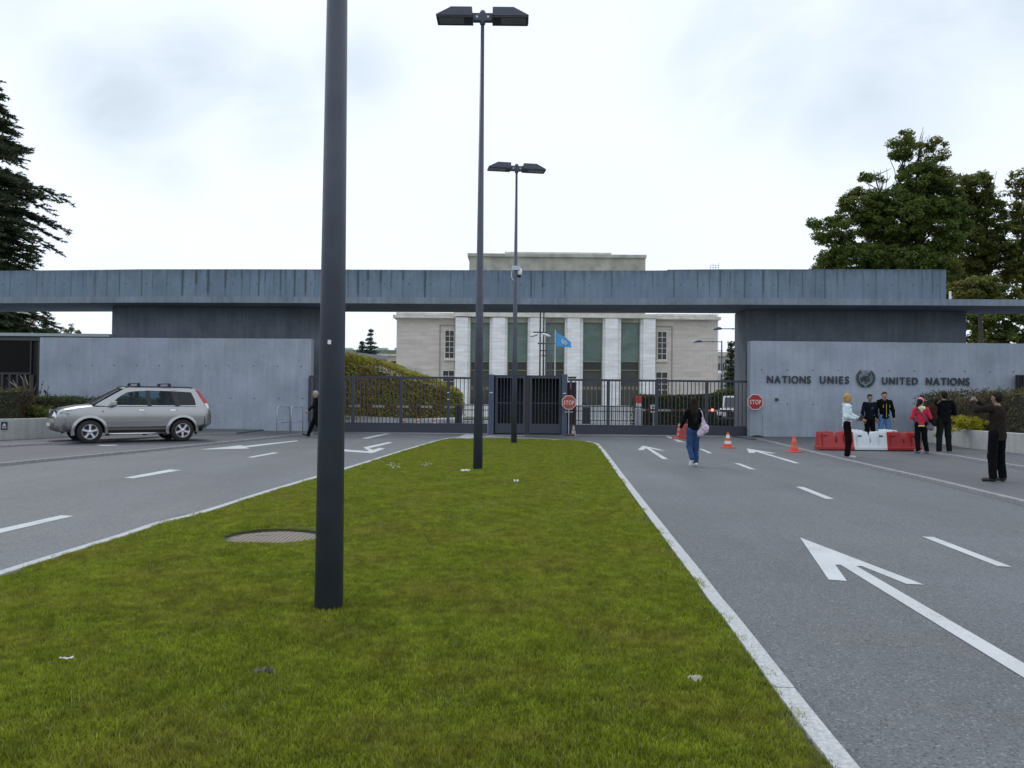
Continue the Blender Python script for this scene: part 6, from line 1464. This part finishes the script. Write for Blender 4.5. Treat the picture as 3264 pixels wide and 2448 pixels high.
def sdf_mesh(name, prims, h=.015, k=.03, clip=None):
    lo = np.min([np.minimum(p[0], p[1])-max(p[2], p[3]) for p in prims], 0)-.05; hi = np.max([np.maximum(p[0], p[1])+max(p[2], p[3]) for p in prims], 0)+.05
    nn = np.ceil((hi-lo)/h).astype(int)+1; Fg = np.full(nn, .08, np.float32)
    ax = [lo[i]+np.arange(nn[i])*h for i in range(3)]
    for p in prims:
        a, b, ra, rb = np.array(p[0], float), np.array(p[1], float), p[2], p[3]; sq = p[4] if len(p) > 4 else 1.0; kk = p[5] if len(p) > 5 else k; m = max(ra, rb)+.09
        i0 = np.clip(np.floor((np.minimum(a, b)-m-lo)/h).astype(int), 0, nn-1); i1 = np.clip(np.ceil((np.maximum(a, b)+m-lo)/h).astype(int)+1, 1, nn)
        X, Y, Z = np.meshgrid(*[ax[i][i0[i]:i1[i]] for i in range(3)], indexing='ij')
        Ys = a[1]+(Y-a[1])/sq; bb = b.copy(); bb[1] = a[1]+(b[1]-a[1])/sq; ab = bb-a; L2 = max(ab@ab, 1e-9)
        t = np.clip(((X-a[0])*ab[0]+(Ys-a[1])*ab[1]+(Z-a[2])*ab[2])/L2, 0, 1)
        d = (np.sqrt((X-a[0]-t*ab[0])**2+(Ys-a[1]-t*ab[1])**2+(Z-a[2]-t*ab[2])**2)-(ra+(rb-ra)*t))*min(1, sq**.5)
        f0 = Fg[i0[0]:i1[0], i0[1]:i1[1], i0[2]:i1[2]]; hh = np.clip(.5+.5*(f0-d)/kk, 0, 1); Fg[i0[0]:i1[0], i0[1]:i1[1], i0[2]:i1[2]] = f0+(d-f0)*hh-kk*hh*(1-hh)
    if clip is not None:
        X, Y, Z = np.meshgrid(*ax, indexing='ij'); Fg = np.maximum(Fg, clip(X, Y, Z))
    V, F = surf_net(Fg, lo, h); return V, F
def wrinkle(V, amp, sc_):
    return V+amp*np.stack([np.sin(V[:, 2]*sc_+V[:, 0]*sc_*.7)*np.sin(V[:, 1]*sc_*1.3+2), np.sin(V[:, 2]*sc_*1.4+V[:, 1]*sc_)*np.cos(V[:, 0]*sc_*1.1), np.zeros(len(V))], 1)
M_skin = mat('skin', (.40, .22, .15), .55, var=.06); M_skin2 = mat('skin_tan', (.28, .155, .10), .55, var=.06)
def hand(mb, w, d, up, s=1.0, curl=.6, side=1):
    """palm and five fingers from wrist w towards d; up = back of the hand"""
    w, d, up = Vector(w), Vector(d).normalized(), Vector(up); up = (up-d*up.dot(d)).normalized(); r = d.cross(up)*side
    pl_ = .085*s; mb.ball(tuple(w+d*pl_*.5), (.030*s, .030*s, .048*s), 8); mb.tube([w-d*.02, w+d*pl_*.5, w+d*pl_*.9], [.026*s, .036*s, .030*s], 8)
    for i, (o, L) in enumerate(((-.030, .062), (-.010, .074), (.010, .079), (.030, .072))):
        b = w+d*pl_*.72+r*-o*s; c1 = d*math.cos(curl*.5)-up*math.sin(curl*.5); c2 = d*math.cos(curl*1.5)-up*math.sin(curl*1.5)
        mb.tube([b, b+d*.02, b+d*.02+c1*L*.5*s, b+d*.02+c1*L*.5*s+c2*L*.45*s], [.0095*s, .009*s, .008*s, .006*s], 6)
    b = w+d*pl_*.25+r*.028*s; t1 = (d*.7+r*.8-up*.2).normalized(); mb.tube([b, b+t1*.035*s, b+t1*.035*s+(d*.9+r*.2-up*.3).normalized()*.032*s], [.012*s, .011*s, .008*s], 6)
def person(label, loc, face, H, J=None, top=None, legs=None, shoe=None, hair=('short', (.02, .015, .012)), skin=M_skin, female=False, extra=None, hem=.86, topname='jacket', bulk=1.0, sleeve=True, shoeh=.0, curl=.6, hands_up=((0, 0, 0), (0, 0, 0))):
    t = thing('person', label, 'person', loc, math.radians(face)); s = H/1.75
    d = dict(pel=(0, 0, .96), waist=(0, 0, 1.10), chest=(0, 0, 1.30), neck=(0, -.01, 1.47), head=(0, .02, 1.63), sR=(.185, 0, 1.42), eR=(.245, -.02, 1.14), wR=(.25, .07, .90), sL=(-.185, 0, 1.42), eL=(-.245, -.02, 1.14), wL=(-.25, .07, .90),
             hR=(.09, 0, .93), kR=(.10, .03, .50), aR=(.105, -.02, .085), tR=(.125, .14, .035), hL=(-.09, 0, .93), kL=(-.10, .03, .50), aL=(-.105, -.02, .085), tL=(-.125, .14, .035), look=(0, 1, 0))
    if female: d.update(sR=(.165, 0, 1.40), sL=(-.165, 0, 1.40), eR=(.215, -.02, 1.13), eL=(-.215, -.02, 1.13), wR=(.22, .06, .90), wL=(-.22, .06, .90))
    d.update(J or {}); look = Vector(d['look']).normalized(); j = {k: np.array(v, float) for k, v in d.items()}
    def mk(name, prims, m, parent=t, h=.015, k=.03, clip=None, wr=0, wsc=30):
        V, F = sdf_mesh(name, prims, h, k, clip); 
        if wr: V = wrinkle(V, wr, wsc)
        me = fast_mesh(name, V*s, F, smooth=True); return link(name, me, m, parent)
    hd = j['head']; lk = np.array(look); sd_ = np.cross(lk, (0, 0, 1)); sd_ /= np.linalg.norm(sd_); upv = np.cross(sd_, lk)
    sw_ = .9 if female else 1.0
    body = [(j['pel'], j['waist'], .135*sw_, .12*sw_, .72), (j['waist'], j['chest'], .12*sw_, .145*sw_, .70), (j['chest'], j['neck']-(0, 0, .05), .14*sw_, .07, .65), (j['neck']-(0, 0, .04), hd-(0, 0, .06), .052, .050),
            (hd+upv*.025-lk*.012, hd+upv*.02-lk*.0, .083, .083), (hd-upv*.05+lk*.028, hd-upv*.075+lk*.040, .058, .040), (hd+lk*.085-upv*.005, hd+lk*.100-upv*.03, .010, .015, 1, .012),
            (hd+sd_*.078, hd+sd_*.080-upv*.03, .014, .010, 1, .01), (hd-sd_*.078, hd-sd_*.080-upv*.03, .014, .010, 1, .01)]
    for q in 'RL': body += [(j['s'+q], j['e'+q], .052, .042), (j['e'+q], j['w'+q], .041, .028), (j['h'+q], j['k'+q], .085, .058), (j['k'+q], j['a'+q], .056, .040), (j['a'+q], j['t'+q]+(0, 0, .01), .036, .028), (j['chest']+(0, 0, .06), j['s'+q], .07, .055)]
    V, F = sdf_mesh('b', body, .014, .025); bm_ = MB()
    mbh = MB()
    for q, sg, hu in (('R', 1, hands_up[0]), ('L', -1, hands_up[1])):
        dr = j['w'+q]-j['e'+q]; up = Vector(hu) if any(hu) else Vector((sg, 0, 0)); hand(mbh, j['w'+q]+dr/np.linalg.norm(dr)*.02, dr, up, 1.0 if not female else .9, curl, sg)
    V2 = np.array(mbh.v); tri = []
    for f in mbh.f:
        if len(f) == 4: tri.append(f)
        else:
            for i in range(1, len(f)-1): tri.append((f[0], f[i], f[i+1], f[i+1]))
    hm = MB(); hm.v = list(map(tuple, V))+list(map(tuple, V2)); hm.f = [tuple(q) for q in F]+[tuple(dict.fromkeys(int(i)+len(V) for i in f)) for f in tri]
    hm.v = [(a*s, b*s, c*s) for a, b, c in hm.v]; bo = hm.build('body', skin, t, smooth=True, fix=False)
    fm = MB()
    for sg in (-1, 1): c = hd+lk*.078+sd_*sg*.032+upv*.012; fm.ball(tuple(c*s), .010*s, 8)
    fm.build('eyes', M_dark, bo, smooth=True); c0 = hd+lk*.080-upv*.060
    MB().tube([tuple((c0-sd_*.022)*s), tuple((c0+lk*.004)*s), tuple((c0+sd_*.022)*s)], .005*s, 6).build('mouth', mat('lips', (.25, .09, .08), .5), bo)
    # trousers
    g = .016*bulk
    tr = [(j['pel']+(0, 0, .02), j['waist']-(0, 0, .04), .145*sw_+g*.4, .128*sw_+g*.3, .74)]
    for q in 'RL':
        kn = j['k'+q]; an = j['a'+q]; tr += [(j['h'+q], kn, .092+g*.5, .062+g, 1.0), (kn, an+(an-kn)*.02, .060+g, .048+g*1.1)]
    mk('trousers', tr, legs, wr=.004, wsc=24, clip=lambda X, Y, Z: np.maximum(Z-1.08, np.minimum(.055-Z, 1)*1.0))
    if top is not None:
        gb = .020*bulk
        tp = [(j['pel']-(0, 0, max(0, .93-hem)), j['waist'], .150*sw_+gb*.8, .130*sw_+gb, .76), (j['waist'], j['chest'], .130*sw_+gb, .152*sw_+gb, .74), (j['chest'], j['neck']-(0, 0, .035), .150*sw_+gb*.6, .072, .72)]
        for q in 'RL':
            tp += [(j['chest']+(0, 0, .06), j['s'+q], .09, .068), (j['s'+q], j['e'+q], .064*bulk**.5, .054*bulk**.5)]
            if sleeve: tp += [(j['e'+q], j['w'+q]+(j['e'+q]-j['w'+q])*.12, .053*bulk**.5, .042)]
        tj = mk(topname, tp, top, wr=.005, wsc=26, clip=lambda X, Y, Z: np.minimum(np.maximum(hem-Z, -1), 9)*(1.0 if True else 0) if not hands_low else np.where((np.abs(X) < .24) & (Y < .3), hem-Z, -1.)) if (hands_low := True) else None
        t['_'] = 0; del t['_']
    # shoes
    if shoe is not None:
        sh = []
        for q in 'RL':
            a, b = j['a'+q], j['t'+q]; dn = b-a; dn = dn/np.linalg.norm(dn)
            mk('shoe', [(a-(0, 0, .035)-dn*.03, b-(0, 0, -.008)+dn*.02, .048, .038), (a, a-(0, 0, .03), .048, .05)], shoe, h=.012, clip=lambda X, Y, Z: -(Z)+.003)
    st_, hc = hair; hm_ = mat('hair_%s' % str(hc), hc, .7, var=.25, scale=20, spec=.12)
    if st_ != 'none':
        hp_ = [(hd+upv*.045-lk*.022, hd+upv*.030-lk*.030, .086, .088), (hd+upv*.055+lk*.02, hd+upv*.05-lk*.03, .072, .080), (hd-upv*.02-lk*.04, hd-upv*.05-lk*.035, .070, .055)]
        if st_ == 'long': hp_ += [(hd-upv*.02-lk*.045, np.array([hd[0], hd[1]-.11, 1.36]), .098, .098, .8), (np.array([hd[0], hd[1]-.11, 1.36]), np.array([hd[0]+.01, hd[1]-.13, 1.16]), .098, .05, .7)]
        if st_ == 'bob': hp_ += [(hd+upv*.04-lk*.03, hd-upv*.02-lk*.035, .094, .084), (hd+sd_*.06-lk*.01, hd+sd_*.065-upv*.05-lk*.01, .04, .035), (hd-sd_*.06-lk*.01, hd-sd_*.065-upv*.05-lk*.01, .04, .035), (hd+upv*.07+lk*.03, hd+upv*.07-lk*.02, .045, .055)]
        if st_ == 'tail': hp_ += [(hd-lk*.10-upv*.0, hd-lk*.14-upv*.10, .035, .045), (hd-lk*.14-upv*.10, hd-lk*.13-upv*.26, .045, .022)]
        fc = lambda X, Y, Z: (((X-hd[0])*lk[0]+(Y-hd[1])*lk[1]+(Z-hd[2])*lk[2])-.048-np.clip((Z-hd[2]-.045)*1.1, -.02, .06))
        V, F = sdf_mesh('h', hp_, .010, .02, fc); V = wrinkle(V, .005 if st_ in ('bob', 'long') else .002, 60); link('hair', fast_mesh('hair', V*s, F, smooth=True), hm_, t)
    if extra: extra(t, j, s, mk, hd, lk, sd_, upv)
    return t
def fab(name, c, **k): return mat(name, c, .9, var=.18, scale=9, bump=.3, bscale=80, spec=.08, **k)
F_blk, F_navy, F_jean, F_jeanl = fab('black_cloth', (.005, .0055, .007)), fab('dark_navy_cloth', (.007, .009, .015)), fab('blue_denim', (.030, .065, .15)), fab('light_denim', (.10, .20, .40))
F_char = fab('charcoal_jacket', (.010, .010, .013)); F_green = fab('dark_green_cloth', (.010, .014, .012)); F_brn = fab('brown_blazer', (.020, .017, .014)); F_maroon = fab('dark_maroon_cloth', (.012, .004, .005))
F_white = fab('pale_blue_jacket', (.58, .68, .72)); F_red = fab('coral_jacket', (.48, .035, .07)); F_lime = fab('lime_lining', (.50, .55, .16)); F_shw = mat('white_shoe', (.68, .70, .74), .5); F_shg = mat('grey_shoe', (.34, .35, .36), .6); F_shb = mat('dark_shoe', (.03, .025, .024), .5); F_pack = fab('lavender_cloth', (.50, .42, .50)); F_shbl = mat('blue_grey_shoe', (.12, .15, .22), .6)

# 1 grey haired man walking left behind the near pole
q = G(1007, 1394)
person('grey haired man in dark clothes striding left, half hidden by the near pole', (q.x+.02, q.y, 0), 90, 1.73,
       dict(pel=(0, .0, .93), waist=(0, .0, 1.07), chest=(0, .02, 1.29), neck=(0, .03, 1.45), head=(0, .07, 1.605), hR=(.09, 0, .90), kR=(.10, .17, .50), aR=(.10, .33, .10), tR=(.11, .50, .10), hL=(-.09, 0, .90), kL=(-.10, -.06, .48), aL=(-.10, -.36, .20), tL=(-.10, -.27, .06),
            eR=(.25, -.10, 1.16), wR=(.24, .02, .94), eL=(-.25, .08, 1.15), wL=(-.23, .26, 1.00)), F_char, F_blk, F_shb, ('short', (.36, .33, .31)), bulk=1.1, hem=.84)
# 2 walking woman with lavender bag
q = G(2208, 1488)
def bag2(t, j, s, mk, hd, lk, sd_, upv):
    b = mk('backpack', [((.20, -.17, 1.20), (.22, -.19, .95), .035, .10, .8), ((.22, -.19, .95), (.12, -.19, .86), .10, .085, .8), ((.22, -.2, .95), (.27, -.2, 1.0), .09, .07, .8), ((.13, -.17, .87), (.06, -.17, .78), .05, .018)], F_pack, wr=.012, wsc=38)
    MB().tube([(.20*s, -.16*s, 1.22*s), (.19*s, -.135*s, 1.36*s), (.165*s, 0, 1.48*s), (.19*s, .11*s, 1.34*s), (.22*s, .10*s, 1.15*s)], .012, 6).build('strap', F_pack, b)
    MB().ball((.17*s, -.18*s, 1.235*s), .022, 8).build('toggle', F_pack, b)
person('long haired woman in black top and jeans walking towards the gate with a lavender bag', (q.x+.03, q.y+.1, 0), 8, 1.55,
       dict(pel=(0, 0, .95), hR=(.08, 0, .92), kR=(.085, .04, .50), aR=(.09, .04, .09), tR=(.11, .20, .035), hL=(-.08, 0, .92), kL=(-.09, .02, .50), aL=(-.10, -.20, .22), tL=(-.12, -.14, .07), eR=(.23, .06, 1.15), wR=(.12, .28, 1.08), eL=(-.26, .04, 1.13), wL=(-.25, .22, .99)),
       F_blk, F_jean, F_shw, ('long', (.016, .010, .008)), female=True, extra=bag2, hem=.93, topname='top')
# 3 blonde woman
q = G(2702, 1463, .02)
def tab3(t, j, s, mk, hd, lk, sd_, upv):
    MB().box(-.004, .004, -.075, .075, -.05, .05).xf(Matrix.Translation(Vector(j['wR']*s)+Vector((.02, .13, .03))) @ Matrix.Rotation(1.0, 4, 'X')).build('tablet', M_dark, t)
    mk('collar', [((.0, .03, 1.46), (.0, -.06, 1.47), .085, .08, .8), ((-.05, .09, 1.42), (.05, .09, 1.42), .035, .035)], F_white, clip=lambda X, Y, Z: Z-1.495); mk('scarf', [((0, .075, 1.47), (0, .10, 1.41), .045, .03)], F_navy)
person('blonde woman in a pale blue jacket standing at the kerb holding a tablet', (q.x, q.y+.05, .03), -112, 1.67,
       dict(look=(-.15, 1, -.08), kR=(.085, .05, .50), kL=(-.09, .03, .50), aR=(.05, .0, .085), aL=(-.10, .02, .085), tR=(.05, .17, .035), tL=(-.10, .18, .035), eR=(.24, -.03, 1.14), wR=(.13, .22, 1.08), eL=(-.22, .10, 1.18), wL=(-.10, .38, 1.06)),
       F_white, F_maroon, F_shg, ('bob', (.42, .26, .10)), female=True, extra=tab3, bulk=1.35, hem=.86, curl=1.0)
# 4, 5 two men behind the barriers
X4 = PX(2772, 28.0)
def prt4(t, j, s, mk, hd, lk, sd_, upv):
    for k in range(3): MB().box(-.055*s, (.02+.02*k)*s, .158*s, .162*s, (1.30-.035*k)*s, (1.31-.035*k)*s).build('chest_print', mat('print_grey', (.12, .12, .16), .8), t)
person('dark haired man in a dark hooded top behind the barriers, left of the pair', (X4, 28.0, Z1), 188, 1.71, dict(look=(.25, 1, 0), eR=(.27, .0, 1.13), wR=(.26, .06, .88), eL=(-.27, 0, 1.13), wL=(-.26, .06, .88), kR=(.11, .03, .5), kL=(-.11, .03, .5)), F_navy, F_blk, F_shb, skin=M_skin2, extra=prt4, bulk=1.2)
X5 = PX(2819, 28.1)
def zip5(t, j, s, mk, hd, lk, sd_, upv):
    y_ = mat('zip_yellow', (.50, .42, .08), .6); MB().box(-.006*s, .006*s, .178*s, .185*s, .90*s, 1.36*s).build('zip', y_, t)
    for x in (-.11, .10): MB().box((x-.006)*s, (x+.006)*s, .165*s, .178*s, 1.22*s, 1.32*s).build('zip', y_, t)
    mk('hood', [((-.07, -.06, 1.47), (.07, -.06, 1.47), .06, .06), ((-.09, -.0, 1.46), (-.06, .07, 1.43), .045, .03), ((.09, 0, 1.46), (.06, .07, 1.43), .045, .03)], F_blk)
person('taller man in a black jacket with yellow zips and light jeans behind the barriers', (X5, 28.1, Z1), 176, 1.80, dict(look=(.1, 1, -.02), eR=(.28, .02, 1.14), wR=(.31, .10, .90), eL=(-.27, .02, 1.13), wL=(-.29, .06, .88), kR=(.13, .03, .5), kL=(-.12, .03, .5), aR=(.16, -.02, .085), tR=(.19, .13, .035), aL=(-.13, 0, .085)), F_blk, F_jeanl, F_shb, ('short', (.035, .025, .018)), extra=zip5, bulk=1.35)
# 6 woman with pink cap
q = G(2939, 1446, Z1)
def cap6(t, j, s, mk, hd, lk, sd_, upv):
    P_ = mat('pink_cap', (.72, .20, .24), .7, var=.05); c = hd+upv*.045-lk*.005
    mk('cap', [(c, c+upv*.028-lk*.01, .097, .085)], P_, clip=lambda X, Y, Z: (hd[2]+.035)-Z, h=.01); v0 = hd+upv*.045+lk*.07
    MB().box(-.075, .075, 0, .09, -.005, .005).xf(Matrix.Translation(Vector(v0*s)) @ Matrix(((sd_[0], lk[0], 0, 0), (sd_[1], lk[1], 0, 0), (0, 0, 1, 0), (0, 0, 0, 1)))).build('cap_peak', P_, t, bevel=.004)
    mk('hood', [((-.06, -.07, 1.44), (.06, -.07, 1.44), .065, .065), ((0, -.09, 1.42), (0, -.11, 1.34), .07, .03)], fab('cream_hood', (.62, .62, .38)))
    mk('hem', [((0, 0, .90), (0, 0, .86), .158, .160, .78)], F_lime, clip=lambda X, Y, Z: np.maximum(Z-.90, .855-Z))
    b = mk('shoulder_bag', [((.24, -.04, .93), (.27, -.05, .83), .05, .085, .6), ((.20, -.06, .84), (.28, -.06, .80), .07, .07, .6)], fab('grey_bag_cloth', (.12, .12, .15)))
    MB().tube([(.23*s, -.08*s, .93*s), (.12*s, -.15*s, 1.12*s), (-.04*s, -.165*s, 1.32*s), (-.13*s, -.08*s, 1.47*s)], .012, 6).build('strap', mat('bag_strap', (.09, .09, .11), .8), b)
person('woman in a pink cap and coral jacket with a grey shoulder bag, seen from behind', (q.x+.02, q.y+.1, Z1), -18, 1.57, dict(look=(.75, .7, 0), kR=(.11, .04, .5), aR=(.17, .02, .085), tR=(.28, .12, .035), aL=(-.08, 0, .085), eR=(.27, .02, 1.14), wR=(.17, .22, 1.10), eL=(-.26, .0, 1.13), wL=(-.20, .20, 1.10)),
       F_red, F_blk, F_shbl, ('tail', (.025, .012, .012)), female=True, extra=cap6, bulk=1.15, hem=.885)
# 7 dark man seen from behind
q = G(3012, 1446, Z1)
def bag7(t, j, s, mk, hd, lk, sd_, upv):
    b = mk('shoulder_bag', [((-.27, .02, 1.32), (-.30, .02, 1.0), .10, .13, .8), ((-.26, .05, 1.05), (-.28, .05, .90), .12, .11, .8)], fab('brown_bag_cloth', (.035, .020, .015)), wr=.008)
    MB().tube([(-.22*s, -.07*s, 1.40*s), (-.15*s, -.08*s, 1.48*s), (-.12*s, .06*s, 1.46*s)], .022, 6).build('strap', mat('khaki_strap', (.10, .09, .04), .8), b)
    mk('collar', [((-.05, -.05, 1.485), (.05, -.05, 1.485), .055, .055)], F_char, clip=lambda X, Y, Z: Z-1.50)
person('broad man in black jacket facing the wall with a bulky brown shoulder bag', (q.x+.02, q.y+.08, Z1), -4, 1.78, dict(kR=(.12, .03, .5), kL=(-.12, .03, .5), aR=(.14, 0, .085), aL=(-.14, 0, .085), tR=(.18, .14, .035), tL=(-.19, .14, .035), eR=(.30, .03, 1.15), wR=(.18, .24, 1.12), eL=(-.30, .06, 1.17), wL=(-.16, .26, 1.15), sR=(.20, 0, 1.43), sL=(-.20, 0, 1.43)),
       F_blk, F_green, F_shbl, extra=bag7, bulk=1.35, skin=M_skin2, hem=.86)
# 8 photographer
q = G(3188, 1536, Z1)
def cam8(t, j, s, mk, hd, lk, sd_, upv):
    c = Vector((j['wR']+j['wL'])/2*s)+Vector((0, .05, .045)); b = MB().box(-.075, .075, -.03, .03, -.045, .045).xf(Matrix.Translation(c)).build('camera', M_dark, t, bevel=.008); MB().lathe([(.035, .03), (.035, .09), (.028, .10)], 14, tuple(c), 'y').build('lens', M_dark, b)
    MB().box(-.06, .06, -.035, -.031, -.03, .03).xf(Matrix.Translation(c)).build('screen', mat('screen_grey', (.25, .28, .30), .2), b)
person('man in a dark brown blazer photographing with both arms raised at the right edge', (q.x, q.y+.08, Z1), 26, 1.66,
       dict(look=(-.1, 1, .03), kR=(.12, .03, .5), kL=(-.12, .03, .5), aR=(.16, 0, .085), aL=(-.14, 0, .085), tR=(.20, .13, .035), tL=(-.22, .12, .035), eR=(.20, .25, 1.40), wR=(-.02, .42, 1.57), eL=(-.30, .22, 1.40), wL=(-.16, .42, 1.57), hR=(.10, 0, .93), hL=(-.10, 0, .93), sR=(.20, 0, 1.43), sL=(-.20, 0, 1.43)),
       F_brn, F_blk, F_shb, ('short', (.02, .015, .012)), extra=cam8, bulk=1.4, skin=M_skin2, hem=.80, curl=1.2)
